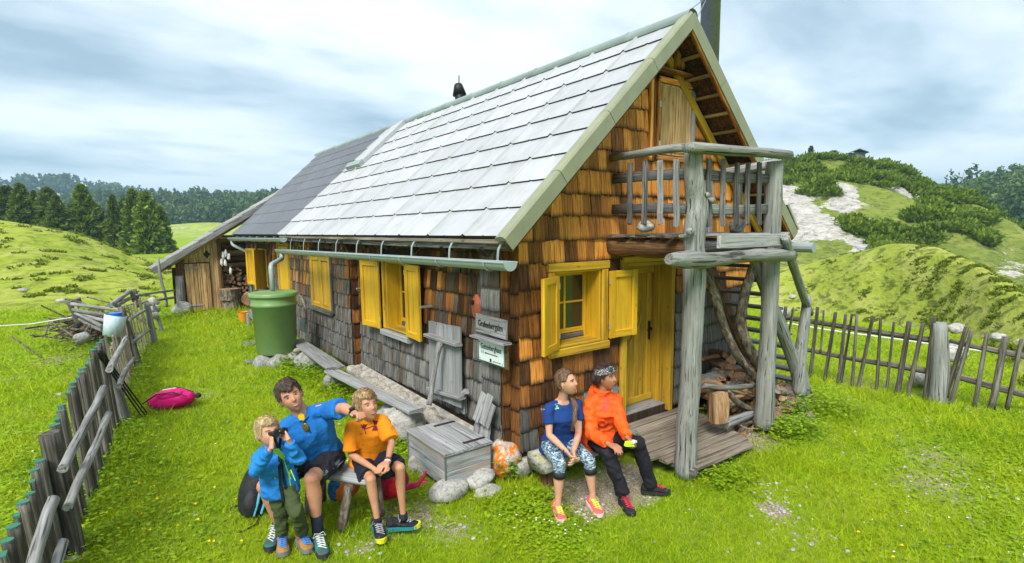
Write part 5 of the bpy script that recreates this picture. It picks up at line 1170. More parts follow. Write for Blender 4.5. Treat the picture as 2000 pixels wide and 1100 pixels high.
# orange stone and the white stones
for i, (u, v, z, r, m, lb) in enumerate([(985, 895, -.14, (.21, .2, .21), 'stonel', 'white stone covered in bright orange lichen at the hut corner'), (1015, 912, -.24, (.16, .14, .12), 'stone', 'pale stone right of the orange lichen stone'),
        (876, 958, -.25, (.22, .15, .12), 'stone', 'broad white stone under the front corner of the chest'), (936, 934, -.24, (.19, .14, .11), 'stone', 'white stone under the right side of the chest'),
        (912, 938, -.26, (.08, .07, .09), 'stone', 'small yellowish stone between the two under the chest'), (952, 960, -.32, (.17, .1, .06), 'stone', 'flat white stone in the weeds before the chest'),
        (812, 905, -.22, (.1, .09, .12), 'stone', 'white stone left of the chest'), (826, 916, -.25, (.06, .08, .12), 'stone', 'narrow white stone leaning at the chest foot'),
        (1395, 905, -.32, (.05, .04, .03), 'stone', 'small pale stone by the foot of the left post')]):
    tag(link('stone', rock_mesh(*r, 130+i, .22), M_[m], None, T3(onp(2, u, v, z))), lb, 'stone')
# bench of the two women
gb = empty('log_bench', (.7, -.25, -.35), 'heavy squared log bench along the front wall where the two women sit', 'bench')
quadbeam('seat', [(.02, -.25, -.075), (.5, -.25, -.08), (1.1, -.25, -.08), (1.52, -.25, -.09)], .36, .20, M_['greylichen'] if 'greylichen' in M_ else M_['grey'], gb, .006)
for x in (.2, 1.3): log_block('leg', (x, -.25, -.45), .10, .28, None, 'brown', parent=gb)
# bench of the man and the boy
MBN = empty('rustic_bench', (-2.15, 0, -.2), 'rough plank bench on round branch legs under the man and the boy', 'bench')
a_, b_ = onp(2, 587, 918, .26), onp(2, 706, 938, .26)
ax_ = (b_-a_).normalized(); nrm = Vector((-ax_.y, ax_.x, 0)); 
quadbeam('seat', [a_+nrm*.14+Vector((0, 0, -.03)), a_*.5+b_*.5+nrm*.14+Vector((0, 0, -.03)), b_+nrm*.14+Vector((0, 0, -.03)), b_+ax_*.05+nrm*.15+Vector((0, 0, -.03))], .30, .075, M_['grey'], MBN, .006)
for (u0, v0), (u1, v1) in (((668, 1034), (684, 950)),):
    path_tube('leg', [onp(2, u0, v0, -.21), (onp(2, u1, v1, .2)+Vector((0, .03, 0)))], [.048, .042], M_['bark'], MBN)
pl = onp(2, 735, 985, -.2); path_tube('leg', [b_+ax_*.02+nrm*.25+Vector((0, 0, -.46)), b_+ax_*.0+nrm*.22+Vector((0, 0, -.05))], [.045, .04], M_['bark'], MBN)
path_tube('leg', [a_+nrm*.05+Vector((.02, 0, -.46)), a_+ax_*.05+nrm*.08+Vector((0, 0, -.05))], [.042, .04], M_['bark'], MBN); path_tube('leg', [a_+nrm*.3+Vector((.0, .05, -.46)), a_+ax_*.06+nrm*.22+Vector((0, 0, -.05))], [.042, .04], M_['bark'], MBN)

# ------------------------------------------------------------------ left fence
FZ = lambda x, y: H(x, y)
GT = plain('green_fringe_tip', (.035, .16, .11), .7)  # colour fringe of the lens, painted onto the tops of the pales
lf = empty('picket_fence', (-3.7, 3, -.1), 'weathered grey picket fence on the left, green lens fringe painted on its pale tops', 'fence')
def gz(u, v, z0=-.12):
    p = onp(2, u, v, z0)
    for _ in range(3): p = onp(2, u, v, H(p.x, p.y))
    return p
def stand(u, v, top, dx=0, lift=0):      # base on the ground at pixel u,v ; top given as height and lean
    p = gz(u, v); return p
fp = []
for (u0, v0, u1, v1, r0, r1, cap) in ((150, 1088, 95, 846, .078, .07, 1), (247, 828, 211, 720, .085, .07, 0), (272, 716, 236, 600, .075, .055, 0), (303, 670, 286, 592, .07, .06, 0), (318, 648, 298, 590, .05, .03, 0)):
    p = gz(u0, v0); dd = (p-Vector(CAMP)).dot(Vector(CF)); q = Vector(CAMP+ray(u1, v1)*(dd-.04*dd*0))
    # keep the post upright in depth: same horizontal distance, top from the ray
    D = ray(u1, v1); t = math.hypot(p.x-CAMP[0], p.y-CAMP[1])/math.hypot(D[0], D[1]); q = Vector(CAMP+D*t)
    fp.append((p, q)); path_tube('post', [p+Vector((0, 0, -.1)), p*.5+q*.5, q], [r0, (r0+r1)/2, r1], M_['fence'] if cap else M_['rail'] if u0 != 272 else M_['fence'], lf, wob=.08)
def onseg(u, v, A, B, off=0.):
    A = Vector(A); B = Vector(B); n = Vector((-(B-A).y, (B-A).x, 0)).normalized(); A = A+n*off; D = Vector(ray(u, v)); C = Vector(CAMP)
    return C+D*((A-C).dot(n)/D.dot(n))
A0 = fp[0][0]; B0 = fp[1][0]; C0 = fp[2][0]; D0 = fp[3][0]; E0 = fp[4][0]; Z0 = A0+(A0-B0).normalized()*2.2
def rail(pts, A, B, r, off=-.0): path_tube('rail', [onseg(u, v, A, B, off) for u, v in pts], [r*.88]*len(pts), M_['rail'], lf, wob=.2, seg=12)
nn = Vector((-(B0-A0).y, (B0-A0).x, 0)).normalized()      # points to -x side
rail([(122, 915), (150, 862), (178, 810), (203, 757)], A0, B0, .04, -.09); rail([(132, 990), (160, 925), (185, 875), (212, 808)], A0, B0, .038, -.09)
rail([(105, 975), (92, 1010), (78, 1055), (62, 1110)], A0, Z0, .042, .03); rail([(124, 1058), (117, 1080), (108, 1115)], A0, Z0, .038, .03)
rail([(213, 722), (228, 695), (247, 660)], B0, C0, .04, -.02); rail([(232, 755), (243, 728), (262, 700)], B0, C0, .038, -.02)
rail([(253, 624), (268, 615), (283, 606)], C0, D0, .035); rail([(260, 668), (276, 656), (291, 645)], C0, D0, .035)
tops = [(6, 1083), (14, 1056), (26, 1028), (33, 1006), (45, 981), (59, 964), (63, 940), (68, 918), (78, 900), (88, 885), (97, 866), (107, 830), (112, 818), (118, 803), (120, 792), (133, 767), (140, 757), (142, 748), (151, 737), (158, 728), (161, 720), (169, 711), (175, 702), (181, 684), (186, 678), (193, 670), (199, 664), (206, 655)]
for i, (u, v) in enumerate(tops):
    A, B = (Z0, A0) if v > 860 else (A0, B0)
    q = onseg(u, v, A, B, .13 if v > 860 else .14); zg = H(q.x, q.y); p = Vector((q.x+.07+random.uniform(-.015, .015), q.y+random.uniform(-.02, .02), zg-.05)); r = random.uniform(.028, .040)
    if q.z < zg+.4: q.z = zg+.8
    if i % 3: o = path_tube('picket', [p, (p+q)/2, q], [r, r, r*.95], M_['fence'], lf, wob=.12, seg=10)
    else: o = plank('picket', p, q, r*2.1, .03, M_['fence'], lf, up=(1, 0, 0), warp=.004)
    b = MB()
    if i % 3: b.tube([q+Vector((0, 0, -.006)), q+Vector((0, 0, .006))], r*.97, 10)
    else: b.box((q.x-.017, q.y-r*1.06, q.z-.012), (q.x+.017, q.y+r*1.06, q.z+.005))
    b.build('tip', GT, o)
for i in range(22):
    t = i/21; A, B = (B0, C0) if i < 14 else (C0, D0); tt = (i/13 if i < 14 else (i-14)/7.5)
    c = A+(B-A)*tt+Vector((-.13, 0, 0)); hgt = .82+.22*min(1, i/9)+random.uniform(-.05, .05)+(.05 if i > 12 else 0)
    zg = H(c.x, c.y); plank('picket', (c.x+.05, c.y, zg-.05), (c.x-.05+random.uniform(-.02, .02), c.y, zg+hgt), .17, .028, M_['fencebrown'] if 'fencebrown' in M_ else M_['greydark'] if i < 4 else M_['brown'] if i % 4 == 1 else M_['fence'], lf, up=(1, 0, 0), warp=.006, n=5)
# bucket on the pickets
bp = onseg(222, 636, B0, C0, .2); bk = empty('bucket', bp, 'pale blue plastic bucket hung upside down on the fence pales', 'bucket')
b = MB(); b.lathe([(.15, .17), (.155, .165), (.12, -.17), (.0, -.18)], 24, T3(bp) @ Matrix.Rotation(R_(14), 4, 'Y')); b.build('body', plain('pale_blue_plastic', (.50, .62, .70), .4), bk, None, True)
b = MB(); b.lathe([(.10, .14), (.10, .20), (.0, .20)], 16, T3(bp+Vector((.03, .05, 0)))); b.build('inner_tub', plain('blue_plastic', (.02, .13, .5), .4), bk)
# trekking poles and the cap on the fence
for i, (u, v) in enumerate(((291, 812), (285, 814), (279, 817))):
    p = gz(u, v); q = onseg(208-i*3, 700+i*3, A0, B0, .10); r = empty('trekking_pole', p, ['right-hand black trekking pole leaning on the short fence post', 'middle black trekking pole leaning on the short fence post', 'left-hand black trekking pole leaning on the short fence post'][i], 'trekking pole', 'trekking poles on the fence')
    b = MB(); b.tube([p, q], [.008, .013], 7); b.build('shaft', M_['black'], r); dd = (q-p).normalized()
    b = MB(); b.tube([q, q+dd*.14], [.02, .024], 8); b.ell(q+dd*.15, (.028, .028, .02)); b.build('grip', M_['black'], r); b = MB(); b.lathe([(.04, 0), (.035, .01)], 12, frame(p+dd*.06, q)[0]); b.build('basket', M_['black'], r)
# brushwood pen behind the fence
pen = empty('pole_pen', (-4, 11.5, 0), 'small pen of pale poles beyond the fence, heaped with brushwood', 'pen')
def pr(L, y, r=.04): path_tube('rail', [onp(1, u, v, yy) for (u, v), yy in zip(L, y)], [r]*len(L), M_['rail'], pen, wob=.1, seg=8)
pr([(140, 594), (185, 600), (240, 606)], (10.6, 9.9, 9.2)); pr([(143, 605), (190, 613), (235, 618)], (10.6, 9.9, 9.2)); pr([(148, 612), (175, 625), (200, 638)], (10.6, 9.9, 9.2)); pr([(150, 612), (185, 622), (220, 630)], (10.6, 9.9, 9.2)); pr([(156, 624), (180, 637), (200, 645)], (10.6, 10, 9.4))
pr([(215, 596), (235, 583), (253, 569), (258, 572)], (9.4, 10.2, 11.4, 11.4), .05); pr([(228, 597), (243, 588), (256, 582)], (9.6, 10.4, 11.4), .045); pr([(262, 578), (300, 572), (340, 567)], (12, 13, 14.2), .035); pr([(275, 592), (310, 586), (340, 581)], (12, 13, 14.2), .035); pr([(130, 592), (155, 583)], (10.8, 12.2), .03)
for u, v, w_, x_, y in ((157, 637, 134, 590, 10.8), (158, 600, 152, 582, 12), (264, 590, 257, 569, 11.4), (272, 600, 262, 565, 12.2)): path_tube('post', [onp(1, u, v, y), onp(1, w_, x_, y)], [.055, .05], M_['fence'], pen, seg=8)
g = np.random.default_rng(8); b = MB()
for i in range(130):
    c = Vector((-4.1+g.normal(0, .33), 11.2+g.normal(0, .5), .15+abs(g.normal(0, .26)))); d = Vector((g.normal(), g.normal(), g.normal(0, .35))).normalized()*g.uniform(.2, .6); r = g.uniform(.01, .03)
    b.tube([c-d, c+Vector((0, 0, g.uniform(-.05, .05))), c+d], [r, r, r*.6], 5)
b.build('brushwood', M_['bark'], None, None, kind='stuff', label='tangle of dry branches heaped inside the pole pen', cat='brushwood')
for i, (u, v, y, r) in enumerate([(160, 660, 9.6, .15), (302, 604, 11.8, .13), (302, 616, 11.6, .11), (298, 590, 12.4, .14)]): tag(link('stone', rock_mesh(r, r*.8, r*.8, 160+i), M_['stone' if i else 'stoneg'], None, T3(onp(1, u, v, y))), ['grey stone at the near foot of the pole pen', 'white stone piled by the barn end of the fence, middle one', 'white stone lowest in the little pile at the fence end', 'pale stone topmost in the little pile at the fence end'][i], 'stone')

# ------------------------------------------------------------------ right fence
rf = empty('pole_fence', (6.1, -2, -.1), 'open grey pole fence with two round rails right of the stairs', 'fence')
RP0 = gz(1831, 784); RL = RP0+Vector((1.0, 2.9, 0)); 
pL = onp(2, 1530, 706, -.05); pR = onp(2, 2010, 800, -.2)
path_tube('post', [RP0+Vector((0, 0, -.1)), RP0+Vector((.0, 0, .55)), onseg(1833, 630, pL, RP0)], [.13, .12, .105], G, rf, wob=.06)
def rr2(pts, A, B, r): path_tube('rail', [onseg(u, v, A, B, 0) for u, v in pts], r, M_['fence'], rf, wob=.06, seg=10)
rr2([(1500, 616), (1560, 624), (1640, 637), (1720, 650), (1823, 665)], pL, RP0, [.045, .045, .045, .045, .05]); rr2([(1500, 668), (1570, 682), (1660, 700), (1740, 713), (1822, 727)], pL, RP0, [.035, .035, .04, .045, .05])
rr2([(1855, 665), (1900, 676), (1960, 688), (2060, 706)], RP0, pR, [.03, .04, .045, .045]); rr2([(1843, 728), (1900, 744), (1950, 758), (2060, 785)], RP0, pR, [.045, .05, .05, .05])
for (u1, v1, u0, v0, wpx) in [(1535, 599, 1527, 660, 7), (1550, 601, 1538, 668, 5), (1597, 600, 1583, 733, 7), (1609, 606, 1603, 684, 4), (1632, 610, 1611, 742, 7), (1652, 614, 1637, 752, 7), (1664, 613, 1642, 752, 5), (1674, 614, 1664, 755, 6), (1705, 617, 1676, 758, 7), (1720, 621, 1712, 766, 6), (1746, 629, 1731, 770, 5), (1776, 628, 1752, 772, 10), (1803, 632, 1773, 774, 8), (1824, 620, 1807, 780, 9),
                              (1888, 639, 1849, 771, 9), (1898, 646, 1855, 793, 8), (1928, 650, 1904, 792, 8), (1964, 658, 1938, 793, 12), (1996, 662, 1967, 798, 8)]:
    A, B = (pL, RP0) if u1 < 1830 else (RP0, pR); off = .07
    q = onseg(u1, v1, A, B, -off); p = onseg(u0, v0, A, B, -off*.6); d = (q-Vector(CAMP)).dot(Vector(CF)); r = wpx/2/FPX*d
    path_tube('picket', [p+(p-q)*.04, p*.5+q*.5, q], [r*1.05, r, r*.9], M_['fence'], rf, wob=.12, seg=8)
# wire beyond
for pts, d in (([(1520, 628), (1620, 645), (1750, 662), (1860, 678), (1930, 687), (2100, 705)], 13), ([(-40, 639), (60, 633), (140, 620)], 15)):
    b = MB(); b.tube([at(u, v, d) for u, v in pts], .012, 5); tag(b.build('fence_wire', plain('white_tape', (.7, .72, .7), .5), None), 'thin white electric fence tape crossing the %s meadow' % ('right' if pts[0][0] > 0 else 'left'), 'fence tape')
for i, (u, v, r) in enumerate([(1862, 690, .24), (1950, 659, .16), (1995, 672, .16), (1806, 738, .2), (1868, 641, .22), (1548, 580, .16), (1525, 610, .3)]):
    tag(link('stone', rock_mesh(r*1.4, r, r*.7, 180+i, .3), M_['stone'], None, T3(at(u, v, [13.5, 17, 17, 11.5, 21, 30, 22][i]))), ['large white rock in the meadow right of the thick fence post', 'white rock behind the right-hand fence bay', 'white rock at the right edge beyond the fence', 'white rock flat in the grass left of the thick fence post', 'pale rock far up the meadow above the thick post', 'white rock in the meadow behind the stair handrail', 'white rock behind the fence beside the right balcony post'][i], 'rock')

# ------------------------------------------------------------------ wood heap under the stairs
def hlog(p0, p1, r, mat, label, group=None, half=False):
    M, ln = frame(p0, p1); M = M @ Matrix.Rotation(random.uniform(0, 6.28), 4, 'Z'); b = MB(); n = 12; sx = random.uniform(0, 9); ss = []
    for j in range(n):
        a = 6.283*j/n; k = 1+.12*math.sin(2*a+sx)+.08*math.sin(3*a+sx*2)
        x, y = r*k*math.cos(a), r*k*math.sin(a)
        if half and y < -r*.1: y = -r*.1
        ss.append((x, y))
    ring = lambda t, k: [Vector((x*k+.01*math.sin(t*5+sx), y*k, t*ln)) for x, y in ss]
    b.loft([ring(0, .97), ring(.3, 1), ring(.7, 1.02), ring(1, .96)], cap=False); b.add(ring(1, .96), [tuple(range(n))], 1); b.add(ring(0, .97), [tuple(reversed(range(n)))], 1)
    return tag(link('firewood_log', b.mesh('log', [mat, M_['cut']]), None, None, M), label, 'log', group)
g = np.random.default_rng(21)
gl = 'logs heaped under the stairs'
for i in range(105):
    x, y = g.uniform(2.98, 4.45), g.uniform(-.95, -.14); hm = .10+.74*((y+.95)/.8)*(1-.35*max(0, x-3.7)); lay = g.random()**.8
    c = Vector((x, y, H(x, y)+.05+lay*hm)); a = g.uniform(-.7, .7) if g.random() < .55 else g.uniform(.9, 2.2); d = Vector((math.cos(a), math.sin(a), g.uniform(-.2, .2)))*g.uniform(.13, .24)
    kind_ = ['bark', 'brown', 'cut', 'greydark', 'bark', 'board'][g.integers(0, 6)]; hf = g.random() < .5
    hlog(c-d, c+d, g.uniform(.045, .085), M_[kind_], {'bark': 'round unpeeled log', 'brown': 'dark brown log', 'cut': 'pale freshly split log', 'greydark': 'blackened old log', 'board': 'grey-brown dry log'}[kind_]+' somewhere in the heap under the stairs', gl, hf)
b = MB()
for i in range(60):
    x, y = g.uniform(2.8, 4.7), g.uniform(-1.15, -.2); c = Vector((x, y, H(x, y)+.02+g.uniform(0, .12)+.3*max(0, y+.7))); d = Vector((g.normal(), g.normal(), g.normal(0, .3))).normalized()*g.uniform(.08, .28); r = g.uniform(.005, .012)
    b.tube([c-d, c+Vector((0, 0, .02)), c+d], [r, r, r*.5], 5)
b.build('twigs', M_['cut'], None, None, kind='stuff', label='thin twigs and bark scraps littered through the wood heap', cat='twigs')
hlog(op(1403, 822, -.98), op(1401, 764, -.98), .115, M_['cut'], 'upright split block at the front of the wood heap', half=True)
hlog(op(1440, 742, -.55), op(1490, 752, -.5), .12, M_['bark'], 'thick dark log lying on top of the wood heap'); hlog(op(1425, 725, -.35), op(1470, 730, -.3), .12, M_['greydark'], 'short sooty log at the back of the heap against the wall'); hlog(op(1478, 720, -.55), op(1488, 752, -.6), .09, M_['cut'], 'bright yellow split log standing at the right of the heap top')
for i, (pts, r, m) in enumerate([([(1372, 752), (1420, 757), (1475, 753)], (.035, .04, .03), 'rail'), ([(1372, 745), (1395, 748), (1420, 760), (1460, 770)], (.03, .03, .03, .02), 'cut'), ([(1418, 762), (1440, 785), (1462, 797), (1472, 803)], (.035, .04, .03, .03), 'bark'), ([(1415, 828), (1445, 817), (1470, 806)], (.06, .055, .05), 'grey'), ([(1470, 755), (1474, 790), (1468, 812)], (.02, .022, .015), 'brown'), ([(1440, 760), (1470, 775), (1478, 760)], (.02, .02, .015), 'brown')]):
    tag(path_tube('branch', [op(u, v, -.98) for u, v in pts], list(r), M_[m], None, wob=.2, seg=10), ['straight pale branch lying across the wood heap', 'yellow peeled stick on the left of the wood heap', 'forked brown branch sloping over the heap front', 'short grey branch lying at the foot of the heap by the boards', 'thin reddish twig hanging down the heap front', 'thin crooked twig curling behind the reddish one'][i], 'branch')
for i in range(14):
    x0 = g.uniform(2.9, 3.3); y = g.uniform(-1.0, -.75); z = H(x0, y)+g.uniform(.08, .42); L_ = g.uniform(.5, 1.0)
    tag(path_tube('branch', [(x0, y, z), (x0+L_*.35, y-.04+g.uniform(-.05, .05), z+g.uniform(-.02, .06)), (x0+L_*.7, y+g.uniform(-.05, .08), z+g.uniform(-.1, .05)), (x0+L_, y+.05, z-g.uniform(-.02, .16))], [.024, .024, .02, .013], M_[['bark', 'cut', 'rail', 'brown'][i % 4]], None, wob=.3, seg=8), '%s stick lying across the wood heap %s' % (['lichened', 'yellow-brown peeled', 'bleached grey', 'dark reddish'][i % 4], ['low at the front', 'near its top', 'about halfway up', 'next to the right post'][i//4]), 'branch', 'sticks across the wood heap')
tag(path_tube('branch', [op(1379, 525, -.75), op(1395, 572, -.75), op(1410, 625, -.75), op(1428, 672, -.78), op(1452, 710, -.8), op(1482, 745, -.85)], [.045, .055, .055, .055, .05, .05], M_['bark'], None, wob=.3), 'long lichened branch leaning from the left post down to the heap', 'branch')
tag(path_tube('branch', [op(1471, 518, -.9), op(1457, 565, -.85), op(1448, 615, -.8), op(1452, 655, -.8), op(1470, 695, -.82), op(1495, 728, -.85)], [.055, .06, .06, .075, .075, .08], M_['bark'], None, wob=.35), 'thick knobbly branch leaning just left of the right post', 'branch')
tag(path_tube('branch', [op(1520, 760, -1.0), gz(1545, 790)+Vector((0, 0, .12)), gz(1590, 828)+Vector((0, 0, .05))], [.06, .065, .045], M_['bark'], None, wob=.3), 'fallen branch lying on the grass right of the right post', 'branch')
hlog(gz(1530, 790)+Vector((0, 0, .08)), gz(1560, 775)+Vector((0, .2, .1)), .07, M_['grey'], 'grey split log at the foot of the stairs'); hlog(gz(1545, 770)+Vector((0, 0, .2)), gz(1575, 758)+Vector((0, .1, .2)), .09, M_['cut'], 'reddish torn log at the right end of the heap'); hlog(gz(1500, 805)+Vector((0, 0, .07)), gz(1530, 798)+Vector((0, .1, .1)), .08, M_['greydark'], 'dark log round beside the foot of the right post')
# small planks on the lawn, stones in the grass
for i, (u, v, w_, l_) in enumerate([(481, 674, .14, .42), (496, 671, .14, .40), (487, 709, .13, .22)]):
    p = gz(u, v); plank('loose_board', p+Vector((0, -l_/2, .02)), p+Vector((0, l_/2, .03)), w_, .025, M_['rail'], None, label=['pale board lying on the grass left of the barrel, outer one', 'pale board lying on the grass beside the green barrel foot', 'short pale board lying on the lawn before the barrel'][i], cat='board')
b = MB(); g = np.random.default_rng(31)
for i in range(520):
    if i < 330:
        k = BARE[g.integers(0, 14)]; x, y = k[0]+g.normal(0, k[2]*.55), k[1]+g.normal(0, k[2]*.55)
    else: x, y = g.uniform(-4.5, 9), g.uniform(-4, 8)
    if (x > -.1 and y > -.1 and x < 4.8) or (1.2 < x < 3 and -1.3 < y < 0): continue
    r = g.uniform(.008, .024); c = Vector((x, y, H(x, y)+r*.3)); b.ell(c, (r*g.uniform(.7, 1.4), r, r*.6), nu=6, nv=4)
b.build('pebbles', M_['stone'], None, None, kind='stuff', label='white pebbles scattered over bare patches of the lawn', cat='pebbles')
for i, (u, v, r) in enumerate([(112, 712, .05), (116, 772, .06), (120, 588, .16), (155, 580, .13), (192, 536, .22), (233, 550, .12), (45, 567, .14), (138, 1092, .12)]):
    p = gz(u, v) if i in (0, 1, 7) else at(u, v, [0, 0, 24, 25, 33, 30, 26][i] if i < 7 else 5)
    tag(link('stone', rock_mesh(r, r*.8, r*.6, 220+i, .3, 12, 8), M_['stone'], None, T3(p)), ['small white stone left of the fence by the brushwood', 'small pale stone on the grass outside the fence', 'white stone low on the left meadow hill', 'white stone beside the lower one on the left hill', 'brightest white stone high on the left meadow hill', 'white stone on the hill right of the brightest one', 'white stone near the left edge of the meadow', 'blue-white stone at the foot of the near fence post'][i], 'stone')
for nm, col_, pts_, n_, sz in (('white_flowers', (.75, .75, .70), [(-.45, -.55, .3), (-.4, -1.0, .3), (-3.9, 3, .7), (3.3, -3.6, 1.2), (1.9, -3.4, .8), (-1.2, 1.5, .5)], 110, .009), ('yellow_flowers', (.75, .50, .01), [(-2.6, .8, .9), (1.2, -3.2, 1.2), (-.9, 1.8, .4), (5.4, -3.4, 1.5), (-3.2, 1.5, .6)], 50, .013)):
    b = MB()
    for i in range(n_):
        cx_, cy_, rr_ = pts_[g.integers(0, len(pts_))]; x, y = cx_+g.normal(0, rr_*.6), cy_+g.normal(0, rr_*.6)
        if x > -.05 and y > -.05 and x < 4.8: continue
        z = H(x, y)+g.uniform(.03, .09); r_ = sz*g.uniform(.7, 1.3); b.add([(x+r_*math.cos(t_), y+r_*math.sin(t_), z+.3*r_*math.sin(t_*2)) for t_ in [6.283*j/6 for j in range(6)]], [tuple(range(6))])
    b.build(nm, plain(nm, col_, .8), None, None, kind='stuff', label='tiny %s flowers scattered in the lawn and weeds' % nm.split('_')[0], cat='flowers')
# leafy seedlings by the orange stone
def leafy(name, base, n, h, sp, lf_, label, cat, seed):
    g = np.random.default_rng(seed); r = empty(name, base, label, cat); b = MB(); V = []; base = Vector(base)
    for i in range(n):
        a = g.uniform(0, 6.28); d = Vector((math.cos(a)*g.uniform(0, sp), math.sin(a)*g.uniform(0, sp), h*g.uniform(.6, 1))); b.tube([base, base+d*.5+Vector((0, 0, .02)), base+d], [.005, .004, .002], 4)
        for k in range(7):
            t = .35+.65*k/7; c = base+d*t; aa = g.uniform(0, 6.28); L_ = lf_*g.uniform(.7, 1.2); o = Vector((math.cos(aa), math.sin(aa), g.uniform(-.1, .35))); s = o.cross(Vector((0, 0, 1))).normalized(); V.append((c, o, s, L_))
    b.build('stem', plain(name+'_stem', (.18, .25, .06), .7), r)
    b = MB()
    for c, o, s, L_ in V: b.add([c, c+o*L_*.5+s*L_*.22+Vector((0, 0, .006)), c+o*L_, c+o*L_*.5-s*L_*.22+Vector((0, 0, .006))], [(0, 1, 2, 3)])
    x = b.build('leaves', M_['seedling'], r); x['kind'] = 'stuff'; x.data.attributes.new('rnd', 'FLOAT', 'POINT').data.foreach_set('value', np.repeat(g.uniform(0, 1, len(V)), 4).astype(np.float32))
M_['seedling'] = leafmat('seedling_leaves', (.12, .26, .02), (.24, .42, .03), (.36, .52, .06))
leafy('seedling', onp(2, 1000, 940, -.34), 14, .3, .22, .075, 'bright green leafy seedling growing before the orange lichen stone', 'plant', 1)
leafy('nettle_clump', gz(1555, 812), 30, .32, .35, .06, 'green nettles growing around the fallen branch', 'plant', 2)
leafy('leafy_clump', gz(1530, 850), 34, .22, .3, .06, 'dense leafy clump at the foot of the right balcony post', 'plant', 3)
leafy('leafy_clump', gz(1352, 930), 22, .2, .25, .05, 'leafy clump with pale grass at the foot of the left balcony post', 'plant', 4)
leafy('leafy_clump', gz(612, 722), 22, .2, .22, .06, 'weedy clump growing under the bench right of the barrel', 'plant', 5)
leafy('leafy_clump', gz(560, 718), 16, .14, .25, .05, 'low weedy clump at the foot of the barrel stones', 'plant', 6)
# ------------------------------------------------------------------ people
from mathutils.bvhtree import BVHTree
def J(u, v, d): return Vector(CAMP+ray(u, v)*d)
def fdep(p): return (Vector(p)-Vector(CAMP)).dot(Vector(CF))
def skin_mat(name, col, red):
    t = NT(name); n = t.noise(t.pos(), 14, 4, .6); c = t.mix(t.ramp(n, [(.4, 0), (.65, .55)]), col, red)
    return t.fin(c, .52, t.noise(t.pos(), 120, 2), .08, .002, .35, Subsurface_Weight=.12, Subsurface_Radius=(.02, .008, .004), Subsurface_Scale=.4)
SKIN = skin_mat('tanned_skin', (.50, .26, .155), (.47, .17, .10)); SKIN2 = skin_mat('fair_skin', (.56, .32, .21), (.53, .22, .14)); SKIN3 = skin_mat('sun_browned_skin', (.40, .19, .11), (.38, .13, .075))
def cloth(name, col, col2=None, sc=2.5, rough=.8, fine=.25):
    t = NT(name); n = t.noise(t.pos(), sc, 4, .6); f = t.noise(t.pos(), 180, 2, .6); w_ = t.noise(t.pos(), 22, 3, .5, 1.4)
    c = t.mix(t.ramp(n, [(.4, 0), (.65, 1)]), col, col2 or [v*.9 for v in col])
    hgt = t.math('ADD', t.math('MULTIPLY', t.math('ABSOLUTE', t.math('SUBTRACT', w_, .5)), 3.), t.math('MULTIPLY', f, .12))
    return t.fin(c, rough, hgt, .35, .012, .2)
def hair_mat(name, a, b, c):
    t = NT(name); p = t.n('ShaderNodeMapping', {'Scale': (70, 70, 16)}); t.l(t.pos(), p.inputs[0]); n = t.noise(p.outputs[0], 1, 5, .7, .6); m = t.noise(t.pos(), 22, 3)
    col = t.ramp(t.math('ADD', t.math('MULTIPLY', n, .7), t.math('MULTIPLY', m, .3)), [(.36, a), (.5, b), (.62, c)])
    return t.fin(col, .5, n, .9, .008, .3)
def smin_loft(b, rings): b.loft(rings)
def vremesh(mb, vox, it=4, fac=.5):
    me = bpy.data.meshes.new('tmp'); me.from_pydata(mb.v, [], mb.f); me.update(); o = bpy.data.objects.new('tmp', me); COL.objects.link(o)
    m = o.modifiers.new('r', 'REMESH'); m.mode = 'VOXEL'; m.voxel_size = vox; m.use_smooth_shade = True
    if it: s = o.modifiers.new('s', 'SMOOTH'); s.iterations = it; s.factor = fac
    out = bpy.data.meshes.new_from_object(o.evaluated_get(bpy.context.evaluated_depsgraph_get())); bpy.data.objects.remove(o); return out
def folds(me, amp, f=(9, 9, 16), seed=0, amp2=0):
    n = len(me.vertices); co = np.empty(n*3, np.float32); no = np.empty(n*3, np.float32); me.vertices.foreach_get('co', co); me.vertex_normals.foreach_get('vector', no)
    co = co.reshape(-1, 3); no = no.reshape(-1, 3)
    d = np.array([amp*(1-2*abs(mnoise.noise(Vector((c[0]*f[0]+seed, c[1]*f[1], c[2]*f[2])))*1.6))+amp2*mnoise.noise(Vector((c[0]*45, c[1]*45, c[2]*45+seed))) for c in co], np.float32)
    co += no*d[:, None]; me.vertices.foreach_set('co', co.ravel()); me.update()
def garment(name, mb, mat, parent, vox=.010, it=3, amp=.006, seed=0, f=(9, 9, 16), **k):
    me = vremesh(mb, vox, it); folds(me, amp, f, seed, amp*.3); me.materials.append(mat); me.polygons.foreach_set('use_smooth', [True]*len(me.polygons)); me.name = name
    return link(name, me, None, parent, None, **k)
def limb(b, pts, rad, seg=14, ov=1.):
    b.tube(pts, rad, seg, ov=ov)
def joint(b, p, r): b.ell(p, (r, r, r), nu=12, nv=8)
def ringsec(c, rt, fr, w, d, n=18, sq=.85): return [Vector(c)+rt*(math.copysign(abs(math.cos(a))**sq, math.cos(a))*w/2)+fr*(math.copysign(abs(math.sin(a))**sq, math.sin(a))*d/2) for a in [2*math.pi*j/n for j in range(n)]]
def lerp(a, b, t): return a+(b-a)*t
